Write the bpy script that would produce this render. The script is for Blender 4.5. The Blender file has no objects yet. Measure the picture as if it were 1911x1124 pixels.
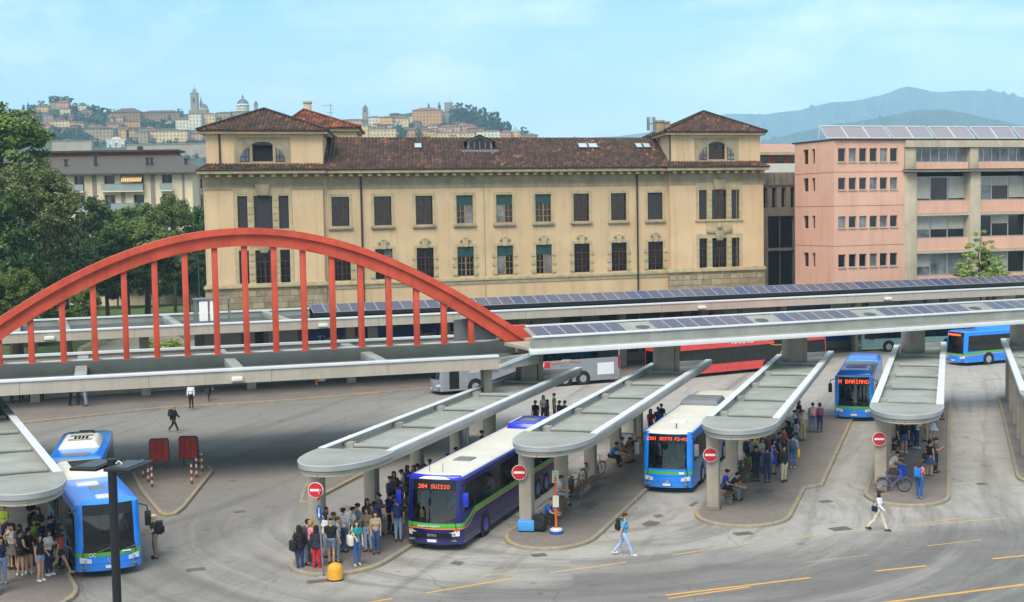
import bpy, bmesh, math, random
import numpy as np
from mathutils import Matrix, Vector

random.seed(7); rng = np.random.default_rng(7)
SC = bpy.context.scene
COL = SC.collection
R = math.radians

# ------------------------------------------------------------------ camera
FPX, PITCH, ROLL, CAMH = 2500.0, R(3.83), R(-1.047), 14.0
CX, CY = 955.5, 562.0
F_ = np.array([0, math.cos(PITCH), -math.sin(PITCH)])
_r0 = np.array([1.0, 0, 0]); _u0 = np.array([0, math.sin(PITCH), math.cos(PITCH)])
R_ = math.cos(ROLL)*_r0 + math.sin(ROLL)*_u0
U_ = -math.sin(ROLL)*_r0 + math.cos(ROLL)*_u0
C_ = np.array([0, 0, CAMH])
cam = bpy.data.cameras.new("camera"); camo = bpy.data.objects.new("camera", cam); COL.objects.link(camo)
cam.sensor_width = 36.0; cam.lens = 36.0*FPX/1911.0; cam.clip_start = 0.5; cam.clip_end = 30000
Mx = Matrix.Identity(4)
for i in range(3):
    Mx[i][0] = R_[i]; Mx[i][1] = U_[i]; Mx[i][2] = -F_[i]; Mx[i][3] = C_[i]
camo.matrix_world = Mx
SC.camera = camo

# ------------------------------------------------------------------ light
SUN_EL, SUN_AZ = R(52), R(200)      # azimuth clockwise from +Y
w = bpy.data.worlds.new("World"); SC.world = w; w.use_nodes = True
nt = w.node_tree; nt.nodes.clear()
out = nt.nodes.new("ShaderNodeOutputWorld"); bg = nt.nodes.new("ShaderNodeBackground")
sky = nt.nodes.new("ShaderNodeTexSky"); sky.sky_type = 'NISHITA'; sky.sun_disc = False
sky.sun_elevation = SUN_EL; sky.sun_rotation = SUN_AZ
sky.air_density = 1.0; sky.dust_density = 0.4; sky.ozone_density = 1.0; sky.altitude = 200
tc0 = nt.nodes.new("ShaderNodeTexCoord"); sep0 = nt.nodes.new("ShaderNodeSeparateXYZ"); nt.links.new(tc0.outputs['Generated'], sep0.inputs[0])
gr = nt.nodes.new("ShaderNodeValToRGB"); e = gr.color_ramp.elements
e[0].position = 0.0; e[0].color = (.95, .96, .95, 1); e[1].position = 0.17; e[1].color = (.25, .57, .69, 1)
q = e.new(0.07); q.color = (.60, .79, .85, 1); q = e.new(0.6); q.color = (.40, .48, .55, 1)
nt.links.new(sep0.outputs[2], gr.inputs[0])
gs = nt.nodes.new("ShaderNodeMix"); gs.data_type = 'RGBA'; gs.blend_type = 'MULTIPLY'; gs.inputs[0].default_value = 1; gs.inputs[7].default_value = (9.5, 9.5, 9.5, 1); nt.links.new(gr.outputs[0], gs.inputs[6])
tint = nt.nodes.new("ShaderNodeMix"); tint.data_type = 'RGBA'
tint.inputs[0].default_value = 0.85
nt.links.new(sky.outputs[0], tint.inputs[6]); nt.links.new(gs.outputs[2], tint.inputs[7])
tc = nt.nodes.new("ShaderNodeTexCoord"); mp = nt.nodes.new("ShaderNodeMapping")
mp.inputs['Scale'].default_value = (1.0, 1.0, 2.6)
nt.links.new(tc.outputs['Generated'], mp.inputs[0])
nz = nt.nodes.new("ShaderNodeTexNoise"); nz.inputs['Scale'].default_value = 7.0; nz.inputs['Detail'].default_value = 9; nz.inputs['Roughness'].default_value = 0.62; nz.inputs['Distortion'].default_value = 0.35
nt.links.new(mp.outputs[0], nz.inputs['Vector'])
cr = nt.nodes.new("ShaderNodeValToRGB"); cr.color_ramp.elements[0].position = 0.44; cr.color_ramp.elements[1].position = 0.70
cr.color_ramp.elements[0].color = (0, 0, 0, 1); cr.color_ramp.elements[1].color = (0.8, 0.8, 0.8, 1)
nt.links.new(nz.outputs['Fac'], cr.inputs[0])
cl = nt.nodes.new("ShaderNodeMix"); cl.data_type = 'RGBA'
nt.links.new(cr.outputs[0], cl.inputs[0]); nt.links.new(tint.outputs[2], cl.inputs[6]); cl.inputs[7].default_value = (8.2, 9.1, 9.4, 1)
nt.links.new(cl.outputs[2], bg.inputs[0]); bg.inputs[1].default_value = 0.074
nt.links.new(bg.outputs[0], out.inputs[0])
sl = bpy.data.lights.new("sun", 'SUN'); sl.energy = 2.0; sl.angle = R(38); sl.color = (1.0, 0.92, 0.83)
so = bpy.data.objects.new("sun", sl); COL.objects.link(so)
sd = Vector((math.sin(SUN_AZ)*math.cos(SUN_EL), math.cos(SUN_AZ)*math.cos(SUN_EL), math.sin(SUN_EL)))
so.rotation_euler = sd.to_track_quat('Z', 'Y').to_euler()
SC.view_settings.view_transform = 'Standard'; SC.view_settings.look = 'None'
SC.view_settings.exposure = 1.07; SC.view_settings.gamma = 1.0
SC.render.engine = 'CYCLES'
SC.cycles.max_bounces = 6; SC.cycles.diffuse_bounces = 3; SC.cycles.glossy_bounces = 3; SC.cycles.transparent_max_bounces = 12
SC.cycles.volume_bounces = 1
SC.cycles.use_denoising = True

# ------------------------------------------------------------------ geometry helpers
def ray(x, y): return F_ + (x-CX)/FPX*R_ - (y-CY)/FPX*U_
def P(x, y, z=0.0):                       # photo pixel -> point on the level z
    d = ray(x, y); return Vector(C_ + d*((z-CAMH)/d[2]))
def PD(x, y, D):                          # photo pixel -> point at depth D
    d = ray(x, y); return Vector(C_ + d*(D/d[1]))
def lin(h):
    if not isinstance(h, str): return tuple(h)
    h = h.lstrip('#'); o = []
    for i in (0, 2, 4):
        c = int(h[i:i+2], 16)/255; o.append(c/12.92 if c <= 0.04045 else ((c+0.055)/1.055)**2.4)
    return tuple(o)

class MB:
    def __init__(s): s.v = []; s.f = []; s.m = []; s.M = None
    def add(s, vs, fs, mi=0):
        n = len(s.v)
        if s.M is not None: vs = [s.M @ Vector(v) for v in vs]
        s.v += [tuple(v) for v in vs]; s.f += [tuple(i+n for i in f) for f in fs]; s.m += [mi]*len(fs); return s
    def box(s, x0, x1, y0, y1, z0, z1, mi=0):
        return s.add([(x0,y0,z0),(x1,y0,z0),(x1,y1,z0),(x0,y1,z0),(x0,y0,z1),(x1,y0,z1),(x1,y1,z1),(x0,y1,z1)],
                     [(0,3,2,1),(4,5,6,7),(0,1,5,4),(1,2,6,5),(2,3,7,6),(3,0,4,7)], mi)
    def quad(s, a, b, c, d, mi=0): return s.add([a, b, c, d], [(0,1,2,3)], mi)
    def prism(s, poly, z0, z1, mi=0, caps=True):      # poly ccw in xy
        n = len(poly); vs = [(p[0], p[1], z0) for p in poly]+[(p[0], p[1], z1) for p in poly]
        fs = [(i, (i+1) % n, n+(i+1) % n, n+i) for i in range(n)]
        if caps: fs += [tuple(range(n-1, -1, -1)), tuple(range(n, 2*n))]
        return s.add(vs, fs, mi)
    def extr(s, poly, y0, y1, mi=0):                  # poly in xz, ccw seen from -y, extruded along y
        n = len(poly); vs = [(p[0], y0, p[1]) for p in poly]+[(p[0], y1, p[1]) for p in poly]
        fs = [(i, n+i, n+(i+1) % n, (i+1) % n) for i in range(n)]+[tuple(range(n)), tuple(range(2*n-1, n-1, -1))]
        return s.add(vs, fs, mi)
    def tube(s, path, r, n=8, mi=0, r1=None, cap=True):
        path = [Vector(p) for p in path]; k = len(path); vs = []; fs = []
        for i, p in enumerate(path):
            t = (path[min(i+1, k-1)]-path[max(i-1, 0)]).normalized()
            a = Vector((0, 0, 1)) if abs(t.z) < 0.9 else Vector((1, 0, 0))
            x = t.cross(a).normalized(); y = x.cross(t)
            rr = r if r1 is None else r+(r1-r)*i/(k-1)
            if isinstance(r, (list, tuple)): rr = r[i]
            for j in range(n):
                q = 2*math.pi*j/n; vs.append(p+x*math.cos(q)*rr+y*math.sin(q)*rr)
        for i in range(k-1):
            for j in range(n):
                a = i*n+j; b = i*n+(j+1) % n; fs.append((a, a+n, b+n, b))
        if cap: fs += [tuple(range(n)), tuple(range(k*n-1, (k-1)*n-1, -1))]
        return s.add(vs, fs, mi)
    def lathe(s, prof, c=(0,0,0), n=16, mi=0, axis='z'):
        vs = []; fs = []; k = len(prof)
        for r, h in prof:
            for j in range(n):
                q = 2*math.pi*j/n; a = r*math.cos(q); b = r*math.sin(q)
                v = {'z': (a, b, h), 'x': (h, a, b), 'y': (b, h, a)}[axis]
                vs.append((v[0]+c[0], v[1]+c[1], v[2]+c[2]))
        for i in range(k-1):
            for j in range(n): fs.append((i*n+j, i*n+(j+1) % n, (i+1)*n+(j+1) % n, (i+1)*n+j))
        fs += [tuple(range(n-1, -1, -1)), tuple(range((k-1)*n, k*n))]
        return s.add(vs, fs, mi)
    def ell(s, c, r, nu=10, nv=7, mi=0, M=None):
        vs = []; fs = []
        for i in range(nv+1):
            t = math.pi*i/nv
            for j in range(nu):
                q = 2*math.pi*j/nu
                v = Vector((r[0]*math.sin(t)*math.cos(q), r[1]*math.sin(t)*math.sin(q), -r[2]*math.cos(t)))
                if M is not None: v = M @ v
                vs.append(v+Vector(c))
        for i in range(nv):
            for j in range(nu): fs.append((i*nu+j, i*nu+(j+1) % nu, (i+1)*nu+(j+1) % nu, (i+1)*nu+j))
        return s.add(vs, fs, mi)
    def build(s, name, mats, parent=None, smooth=0, bevel=0, uv=None):
        me = bpy.data.meshes.new(name); me.from_pydata(s.v, [], s.f)
        for m in (mats if isinstance(mats, (list, tuple)) else [mats]): me.materials.append(m)
        if len(me.materials) > 1: me.polygons.foreach_set('material_index', s.m)
        if bevel:
            bm = bmesh.new(); bm.from_mesh(me)
            bmesh.ops.remove_doubles(bm, verts=bm.verts, dist=1e-5)
            es = [e for e in bm.edges if len(e.link_faces) == 2 and e.calc_face_angle(0) > 0.6]
            bmesh.ops.bevel(bm, geom=es, offset=bevel, segments=2, affect='EDGES', profile=0.5, clamp_overlap=True)
            bm.to_mesh(me); bm.free(); smooth = smooth or 40
        if smooth:
            me.polygons.foreach_set('use_smooth', [True]*len(me.polygons)); me.set_sharp_from_angle(angle=R(smooth))
        me.validate(); me.update()
        o = bpy.data.objects.new(name, me); COL.objects.link(o)
        if parent is not None: o.parent = parent
        return o

def tag(o, label=None, cat=None, group=None, kind=None):
    if label: o['label'] = label
    if cat: o['category'] = cat
    if group: o['group'] = group
    if kind: o['kind'] = kind
    return o
def thing(name, label, cat, loc=(0,0,0), rz=0.0, group=None):
    o = bpy.data.objects.new(name, None); COL.objects.link(o); o.location = loc; o.rotation_euler = (0, 0, rz)
    o.empty_display_size = 0.3
    return tag(o, label, cat, group)
def struct(o): o['kind'] = 'structure'; return o
KIDS = {}
def dup(o, parent=None):
    c = o.copy(); COL.objects.link(c)
    if parent is not None: c.parent = parent
    for ch in [q for q in bpy.data.objects if q.parent == o]: dup(ch, c)
    return c
def place(o, loc, rz, label, cat=None, group=None, sc=None):
    o.location = loc; o.rotation_euler = (0, 0, rz); o['label'] = label
    if group: o['group'] = group
    if sc: o.scale = sc
    return o

# ------------------------------------------------------------------ materials
MATS = {}
class NT:
    def __init__(s, name):
        s.m = bpy.data.materials.new(name); s.m.use_nodes = True; s.t = s.m.node_tree
        s.b = s.t.nodes['Principled BSDF']; s.out = s.t.nodes['Material Output']
    def n(s, typ, **kw):
        q = s.t.nodes.new(typ)
        for k, v in kw.items(): setattr(q, k, v)
        return q
    def l(s, a, b): s.t.links.new(a, b)
    def obj(s, scale=(1,1,1), rot=(0,0,0), space='Object'):
        c = s.n('ShaderNodeTexCoord'); m = s.n('ShaderNodeMapping'); m.inputs['Scale'].default_value = scale; m.inputs['Rotation'].default_value = rot
        s.l(c.outputs[space], m.inputs[0]); return m.outputs[0]
    def noise(s, vec, scale, detail=4, rough=0.55, dist=0.0):
        q = s.n('ShaderNodeTexNoise'); q.inputs['Scale'].default_value = scale; q.inputs['Detail'].default_value = detail
        q.inputs['Roughness'].default_value = rough; q.inputs['Distortion'].default_value = dist; s.l(vec, q.inputs['Vector']); return q.outputs['Fac']
    def ramp(s, fac, stops):
        q = s.n('ShaderNodeValToRGB'); e = q.color_ramp.elements
        while len(e) < len(stops): e.new(0.5)
        for a, (p, c) in zip(e, stops):
            a.position = p; a.color = (c, c, c, 1) if isinstance(c, (int, float)) else (*lin(c), 1)
        s.l(fac, q.inputs[0]); return q.outputs[0]
    def mix(s, fac, a, b, mode='MIX'):
        q = s.n('ShaderNodeMix'); q.data_type = 'RGBA'; q.blend_type = mode
        for sock, v in ((0, fac), (6, a), (7, b)):
            if isinstance(v, bpy.types.NodeSocket): s.l(v, q.inputs[sock])
            elif sock == 0: q.inputs[0].default_value = v
            else: q.inputs[sock].default_value = (*lin(v), 1)
        return q.outputs[2]
    def math(s, op, a, b=0.0, c=None):
        q = s.n('ShaderNodeMath'); q.operation = op
        for i, v in enumerate((a, b, c)):
            if v is None: continue
            if isinstance(v, bpy.types.NodeSocket): s.l(v, q.inputs[i])
            else: q.inputs[i].default_value = v
        return q.outputs[0]
    def maprange(s, v, a, b, c, d, smooth=False):
        q = s.n('ShaderNodeMapRange'); q.interpolation_type = 'SMOOTHSTEP' if smooth else 'LINEAR'
        s.l(v, q.inputs[0])
        for i, k in enumerate((a, b, c, d)): q.inputs[i+1].default_value = k
        return q.outputs[0]
    def sep(s, vec): q = s.n('ShaderNodeSeparateXYZ'); s.l(vec, q.inputs[0]); return q.outputs
    def bump(s, h, strength=0.3, dist=0.05):
        q = s.n('ShaderNodeBump'); q.inputs['Strength'].default_value = strength; q.inputs['Distance'].default_value = dist
        s.l(h, q.inputs['Height']); s.l(q.outputs[0], s.b.inputs['Normal'])
    def base(s, c):
        if isinstance(c, bpy.types.NodeSocket): s.l(c, s.b.inputs['Base Color'])
        else: s.b.inputs['Base Color'].default_value = (*lin(c), 1)

def mat(name, col, rough=0.7, metal=0.0, var=0.12, vs=1.5, bump=0.0, bs=30, spec=0.5, streak=0.0, coat=0.0, stretch=(1,1,1)):
    if name in MATS: return MATS[name]
    n = NT(name); c = lin(col)
    if var or streak:
        v = n.obj(stretch); f = n.noise(v, vs, 6, 0.6)
        a = tuple(x*(1-var) for x in c); b = tuple(min(1, x*(1+var)) for x in c)
        k = n.mix(n.ramp(f, [(0.3, 0.0), (0.7, 1.0)]), a, b)
        if streak:
            g = n.noise(n.obj((1.6, 1.6, 0.12)), 1.3, 5, 0.65)
            k = n.mix(n.ramp(g, [(0.48, 0.0), (0.75, streak)]), k, tuple(x*0.5 for x in c))
        n.base(k)
    else: n.base(c)
    n.b.inputs['Roughness'].default_value = rough; n.b.inputs['Metallic'].default_value = metal
    n.b.inputs['Specular IOR Level'].default_value = spec
    if coat: n.b.inputs['Coat Weight'].default_value = coat; n.b.inputs['Coat Roughness'].default_value = 0.08
    if bump: n.bump(n.noise(n.obj(), bs, 4), bump, 0.02)
    MATS[name] = n.m; return n.m

def glassmat(name, tint, refl=0.12, rough=0.03, glow=None):
    if name in MATS: return MATS[name]
    n = NT(name); n.t.nodes.remove(n.b)
    tr = n.n('ShaderNodeBsdfTransparent'); tr.inputs[0].default_value = (*lin(tint), 1)
    gl = n.n('ShaderNodeBsdfGlossy'); gl.inputs['Roughness'].default_value = rough; gl.inputs[0].default_value = (0.9, 0.95, 0.95, 1)
    lw = n.n('ShaderNodeLayerWeight'); lw.inputs[0].default_value = 0.25
    f = n.math('ADD', n.math('MULTIPLY', lw.outputs['Fresnel'], 0.8), refl)
    mx = n.n('ShaderNodeMixShader'); n.l(f, mx.inputs[0]); n.l(tr.outputs[0], mx.inputs[1]); n.l(gl.outputs[0], mx.inputs[2]); n.l(mx.outputs[0], n.out.inputs[0])
    MATS[name] = n.m; return n.m
def emit(name, col, s=1.0):
    if name in MATS: return MATS[name]
    n = NT(name); n.base((0.01, 0.01, 0.01)); n.b.inputs['Emission Color'].default_value = (*lin(col), 1); n.b.inputs['Emission Strength'].default_value = s
    MATS[name] = n.m; return n.m

def tilemat(name, stops, blot=0.5):
    n = NT(name); uv = n.n('ShaderNodeUVMap'); 
    fl = n.n('ShaderNodeVectorMath'); fl.operation = 'FLOOR'; n.l(uv.outputs[0], fl.inputs[0])
    wn = n.n('ShaderNodeTexWhiteNoise'); wn.noise_dimensions = '2D'; n.l(fl.outputs[0], wn.inputs['Vector'])
    big = n.noise(n.obj(), 0.55, 5, 0.6)
    k = n.math('ADD', n.math('MULTIPLY', wn.outputs['Value'], 1-blot), n.math('MULTIPLY', n.maprange(big, 0.3, 0.7, 0, 1), blot))
    c = n.ramp(k, stops)
    fr = n.n('ShaderNodeVectorMath'); fr.operation = 'FRACTION'; n.l(uv.outputs[0], fr.inputs[0])
    s = n.sep(fr.outputs[0]); c = n.mix(n.ramp(s[1], [(0.0, 0.35), (0.16, 1.0)]), (0.02, 0.015, 0.012), c)
    n.base(c); n.b.inputs['Roughness'].default_value = 0.85
    n.bump(n.math('SUBTRACT', 1.0, s[1]), 0.5, 0.05)
    return n.m

M_conc = mat('concrete', '#a39a8c', 0.85, var=0.16, vs=1.2, bump=0.15, bs=25, streak=0.25)
M_concd = mat('concrete_dark', '#7d776d', 0.9, var=0.2, vs=0.8, bump=0.2, streak=0.3)
M_metal = mat('sheet_metal', '#c3c8cc', 0.42, 0.55, var=0.10, vs=0.7)
M_white = mat('white_metal', '#d4d8da', 0.45, 0.1, var=0.06)
M_memb = mat('roof_membrane', '#8e918b', 0.9, var=0.25, vs=0.45, bump=0.15, bs=14)
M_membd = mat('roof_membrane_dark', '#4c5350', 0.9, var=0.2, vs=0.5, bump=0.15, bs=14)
def fascia_mat():
    n = NT('beige_fascia'); v = n.obj(); s = n.sep(v); b = n.noise(v, .5, 5, .6); c = n.mix(n.ramp(b, [(.3, 0.), (.7, 1.)]), '#a39a8c', '#b4ab9e')
    st = n.noise(n.obj((2.2, 2.2, .25)), 1.6, 5, .7); c = n.mix(n.ramp(st, [(.5, 0.), (.78, .45)]), c, '#857c6f')
    j = n.math('LESS_THAN', n.math('FRACT', n.math('MULTIPLY', s[0], 1/6.2)), .006); c = n.mix(n.math('MULTIPLY', j, .6), c, '#5f584e')
    n.base(c); n.b.inputs['Roughness'].default_value = .8; return n.m
M_fascia = fascia_mat()
M_red = mat('red_paint', '#c34e38', 0.5, var=0.2, vs=0.8, streak=0.45, spec=0.35)
M_black = mat('black_paint', '#1c1d20', 0.5, var=0.05)
M_rubber = mat('rubber', '#17171a', 0.85, var=0.15, vs=8)
M_steel = mat('grey_steel', '#8d9296', 0.45, 0.6, var=0.08)
M_darkin = mat('dark_interior', '#17191b', 0.9, var=0.2)
M_orange = mat('orange_paint', '#d8642a', 0.5, var=0.06)
M_yellow = mat('yellow_paint', '#d79a2a', 0.55, var=0.12, vs=3)
M_sred = mat('sign_red', '#c4202c', 0.4, var=0.03)
M_swhite = mat('sign_white', '#e9e9e6', 0.4, var=0.03)
M_sblue = mat('sign_blue', '#1d4da6', 0.4, var=0.03)
M_wood = mat('wood', '#6d5236', 0.7, var=0.25, vs=4, stretch=(8, 1, 1))

# ------------------------------------------------------------------ lettering
def text_obj(txt, size, m, parent, loc, rot, name='lettering', ext=0.006, align='CENTER', shear=0.0, bold=0.0):
    cu = bpy.data.curves.new('t', 'FONT'); cu.body = txt; cu.size = size; cu.extrude = ext; cu.align_x = align; cu.align_y = 'CENTER'; cu.shear = shear; cu.offset = bold
    to = bpy.data.objects.new('t', cu); COL.objects.link(to)
    dg = bpy.context.evaluated_depsgraph_get(); me = bpy.data.meshes.new_from_object(to.evaluated_get(dg))
    bpy.data.objects.remove(to); bpy.data.curves.remove(cu)
    me.materials.clear(); me.materials.append(m); me.name = name
    o = bpy.data.objects.new(name, me); COL.objects.link(o)
    if parent is not None: o.parent = parent
    o.location = loc; o.rotation_euler = rot
    return o
DOT = {'0':"0E11131519110E",'1':"040C040404040E",'2':"0E11010204081F",'3':"1F02040201110E",'4':"02060A121F0202",'S':"0F10100E01011E",'E':"1F10101E10101F",'T':"1F040404040404",
       'O':"0E11111111110E",'F':"1F10101E101010",'-':"0000001F000000",'M':"111B1515111111",'I':"0E04040404040E",'B':"1E11111E11111E",'A':"0E11111F111111",'R':"1E11111E141211",'N':"11191513111111",'U':"1111111111110E",' ':"00000000000000"}
def dots(txt, hgt):                       # LED matrix: each dot a small square, centred on x, in the xz plane
    mb = MB(); p = hgt/7; wid = len(txt)*6*p; 
    for k, ch in enumerate(txt):
        rows = [int(DOT[ch][2*i:2*i+2], 16) for i in range(7)]
        for i, b in enumerate(rows):
            for j in range(5):
                if b >> (4-j) & 1:
                    x = -wid/2+(k*6+j)*p; z = (6-i)*p
                    mb.quad((x+.08*p, 0, z+.08*p), (x+.92*p, 0, z+.08*p), (x+.92*p, 0, z+.92*p), (x+.08*p, 0, z+.92*p))
    return mb
# ------------------------------------------------------------------ frames of the place
SH = R(18.2); SV = Vector((math.sin(SH), math.cos(SH), 0)); SU = Vector((math.cos(SH), -math.sin(SH), 0))
def UV(u, v, z=0.0): return SU*u + SV*v + Vector((0, 0, z))
class Frame:
    def __init__(s, o, deg):
        s.o = Vector(o); s.a = R(deg); s.e = Vector((math.cos(s.a), math.sin(s.a), 0)); s.n = Vector((-math.sin(s.a), math.cos(s.a), 0))
    def hit(s, x, y, n=0.0):              # photo pixel -> (e, z) on the vertical plane n metres behind the origin
        d = Vector(ray(x, y)); C = Vector(C_); t = ((s.o+s.n*n-C).dot(s.n))/d.dot(s.n); q = C+d*t-s.o
        return q.dot(s.e), q.z+s.o.z
    def w(s, e, n, z): return s.o+s.e*e+s.n*n+Vector((0, 0, z))
    def mat(s): return Matrix.Translation(s.o) @ Matrix.Rotation(s.a, 4, 'Z')
FS = Frame((0.92, 74.72, 0), 22.5)      # long canopy, right wing
FL = Frame((-0.80, 73.25, 0), 17.0)     # long canopy, left wing under the arch
FF = Frame((-16.36, 102.95, 0), 20.3)   # far canopy
FP = Frame((-28.63, 126.0, 0), 19.7)    # palazzo facade

# ------------------------------------------------------------------ ground
def ground_material():
    n = NT('apron_asphalt'); v = n.obj()
    a = P(1180, 1052); b = P(1911, 962); d = (b-a).normalized(); nn = Vector((-d.y, d.x, 0))
    dt = n.n('ShaderNodeVectorMath'); dt.operation = 'DOT_PRODUCT'; n.l(v, dt.inputs[0]); dt.inputs[1].default_value = nn
    dist = n.math('SUBTRACT', dt.outputs['Value'], nn.dot(a))
    wob = n.noise(v, 0.35, 4, 0.6); dist = n.math('ADD', dist, n.math('MULTIPLY', n.math('SUBTRACT', wob, 0.5), 5.0))
    road = n.maprange(dist, -2.2, 1.6, 1.0, 0.0, True)
    big = n.noise(v, 0.07, 6, 0.6); mid = n.noise(v, 0.6, 6, 0.65); fine = n.noise(v, 14, 3, 0.6)
    apron = n.mix(n.ramp(big, [(0.32, 0.0), (0.68, 1.0)]), '#a5a29d', '#b8b5af')
    apron = n.mix(n.ramp(mid, [(0.38, 0.0), (0.72, 0.42)]), apron, '#837e77')
    g2 = n.noise(v, 2.6, 6, 0.75); apron = n.mix(n.ramp(g2, [(0.45, 0.0), (0.75, 0.35)]), apron, '#b3ab9e')
    # worn tracks along the bus lanes
    mp = n.n('ShaderNodeMapping'); mp.vector_type = 'TEXTURE'; mp.inputs['Rotation'].default_value = (0, 0, -SH); n.l(v, mp.inputs[0])
    sc = n.n('ShaderNodeVectorMath'); sc.operation = 'MULTIPLY'; n.l(mp.outputs[0], sc.inputs[0]); sc.inputs[1].default_value = (0.75, 0.045, 1)
    tr = n.noise(sc.outputs[0], 1.0, 4, 0.6, 0.6)
    apron = n.mix(n.ramp(tr, [(0.5, 0.0), (0.7, 0.6)]), apron, '#716d67')
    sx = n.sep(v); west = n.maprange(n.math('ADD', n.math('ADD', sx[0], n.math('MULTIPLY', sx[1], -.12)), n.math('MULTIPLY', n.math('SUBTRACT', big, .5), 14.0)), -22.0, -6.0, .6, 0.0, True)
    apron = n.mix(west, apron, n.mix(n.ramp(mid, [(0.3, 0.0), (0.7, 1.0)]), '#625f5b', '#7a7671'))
    roadc = n.mix(n.ramp(mid, [(0.3, 0.0), (0.7, 1.0)]), '#757371', '#83817e')
    sc2 = n.n('ShaderNodeMapping'); sc2.inputs['Rotation'].default_value = (0, 0, -math.atan2(d.y, d.x)); sc2.inputs['Scale'].default_value = (0.03, 0.5, 1); n.l(v, sc2.inputs[0])
    st = n.noise(sc2.outputs[0], 1.0, 5, 0.6, 0.8)
    roadc = n.mix(n.ramp(st, [(0.45, 0.0), (0.7, 0.5)]), roadc, '#8f8b84')
    c = n.mix(road, apron, roadc)
    c = n.mix(n.ramp(fine, [(0.3, 0.72), (0.7, 1.0)]), (0, 0, 0), c)
    vo = n.n('ShaderNodeTexVoronoi'); vo.inputs['Scale'].default_value = 0.16; vo.feature = 'DISTANCE_TO_EDGE'
    wv = n.n('ShaderNodeVectorMath'); wv.operation = 'ADD'; n.l(v, wv.inputs[0])
    nzv = n.n('ShaderNodeTexNoise'); nzv.inputs['Scale'].default_value = 0.5; n.l(v, nzv.inputs['Vector']); n.l(nzv.outputs['Color'], wv.inputs[1]); n.l(wv.outputs[0], vo.inputs['Vector'])
    c = n.mix(n.ramp(vo.outputs[0], [(0.0, 0.35), (0.006, 0.0)]), c, '#3a3733')
    kc = UV(-17.5, 60); dv = n.n('ShaderNodeVectorMath'); dv.operation = 'SUBTRACT'; n.l(v, dv.inputs[0]); dv.inputs[1].default_value = kc
    ln_ = n.n('ShaderNodeVectorMath'); ln_.operation = 'LENGTH'; n.l(dv.outputs[0], ln_.inputs[0]); ds = n.sep(dv.outputs[0]); an = n.math('ARCTAN2', ds[0], ds[1])
    cb = n.n('ShaderNodeCombineXYZ'); n.l(n.math('MULTIPLY', ln_.outputs['Value'], .85), cb.inputs[0]); n.l(n.math('MULTIPLY', an, 1.1), cb.inputs[1])
    sw = n.noise(cb.outputs[0], 1.0, 5, .65, .4); near = n.maprange(sx[1], 58.0, 68.0, 1.0, 0.0, True)
    c = n.mix(n.math('MULTIPLY', near, n.ramp(sw, [(.48, 0.), (.62, .5)])), c, '#5d5a56'); c = n.mix(n.math('MULTIPLY', near, n.ramp(sw, [(.34, .35), (.44, 0.)])), c, '#a8a49c')
    # oil spots
    sp = n.noise(v, 0.9, 2, 0.5); c = n.mix(n.ramp(sp, [(0.67, 0.0), (0.76, 0.45)]), c, '#3d3a36')
    n.base(c); n.b.inputs['Roughness'].default_value = 0.9; n.b.inputs['Specular IOR Level'].default_value = 0.3
    n.bump(fine, 0.25, 0.02)
    return n.m
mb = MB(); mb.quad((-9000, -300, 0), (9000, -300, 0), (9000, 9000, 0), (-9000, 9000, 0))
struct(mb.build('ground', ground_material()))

M_pave = None
def pave_material():
    n = NT('setts_paving'); v = n.obj()
    br = n.n('ShaderNodeTexBrick'); br.inputs['Scale'].default_value = 7.0; br.inputs['Color1'].default_value = (*lin('#776e67'), 1); br.inputs['Color2'].default_value = (*lin('#918880'), 1)
    br.inputs['Mortar'].default_value = (*lin('#5f5954'), 1); br.inputs['Mortar Size'].default_value = 0.02; n.l(v, br.inputs['Vector'])
    big = n.noise(v, 0.5, 6, 0.65)
    c = n.mix(n.ramp(big, [(0.42, 0.0), (0.7, 0.6)]), br.outputs[0], '#645e58')
    n.base(c); n.b.inputs['Roughness'].default_value = 0.9; return n.m
M_pave = pave_material()
def kerb_material():
    n = NT('kerb_stone'); v = n.obj(); 
    g = n.noise(v, 0.22, 3, 0.5); f = n.noise(v, 3, 5, 0.6)
    c = n.mix(n.ramp(f, [(0.3, 0.0), (0.7, 1.0)]), '#857c6a', '#9d9482')
    c = n.mix(n.ramp(g, [(0.52, 0.0), (0.60, 0.6)]), c, '#a8925c')
    n.base(c); n.b.inputs['Roughness'].default_value = 0.85; return n.m
M_kerb = kerb_material()
def offset_poly(poly, d):                 # inward offset of a ccw polygon
    n = len(poly); o = []
    for i in range(n):
        p0, p1, p2 = Vector(poly[i-1][:2]), Vector(poly[i][:2]), Vector(poly[(i+1) % n][:2])
        e1 = (p1-p0).normalized(); e2 = (p2-p1).normalized(); n1 = Vector((-e1.y, e1.x)); n2 = Vector((-e2.y, e2.x))
        b = n1+n2; b = b/max(0.4, b.dot(n1)) if b.length > 1e-6 else n1
        if b.length > 2.2: b = b.normalized()*2.2
        q = p1+b*d; o.append((q.x, q.y))
    return o
def ccw(poly):
    a = sum(poly[i-1][0]*poly[i][1]-poly[i][0]*poly[i-1][1] for i in range(len(poly)))
    return poly if a > 0 else poly[::-1]
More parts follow.
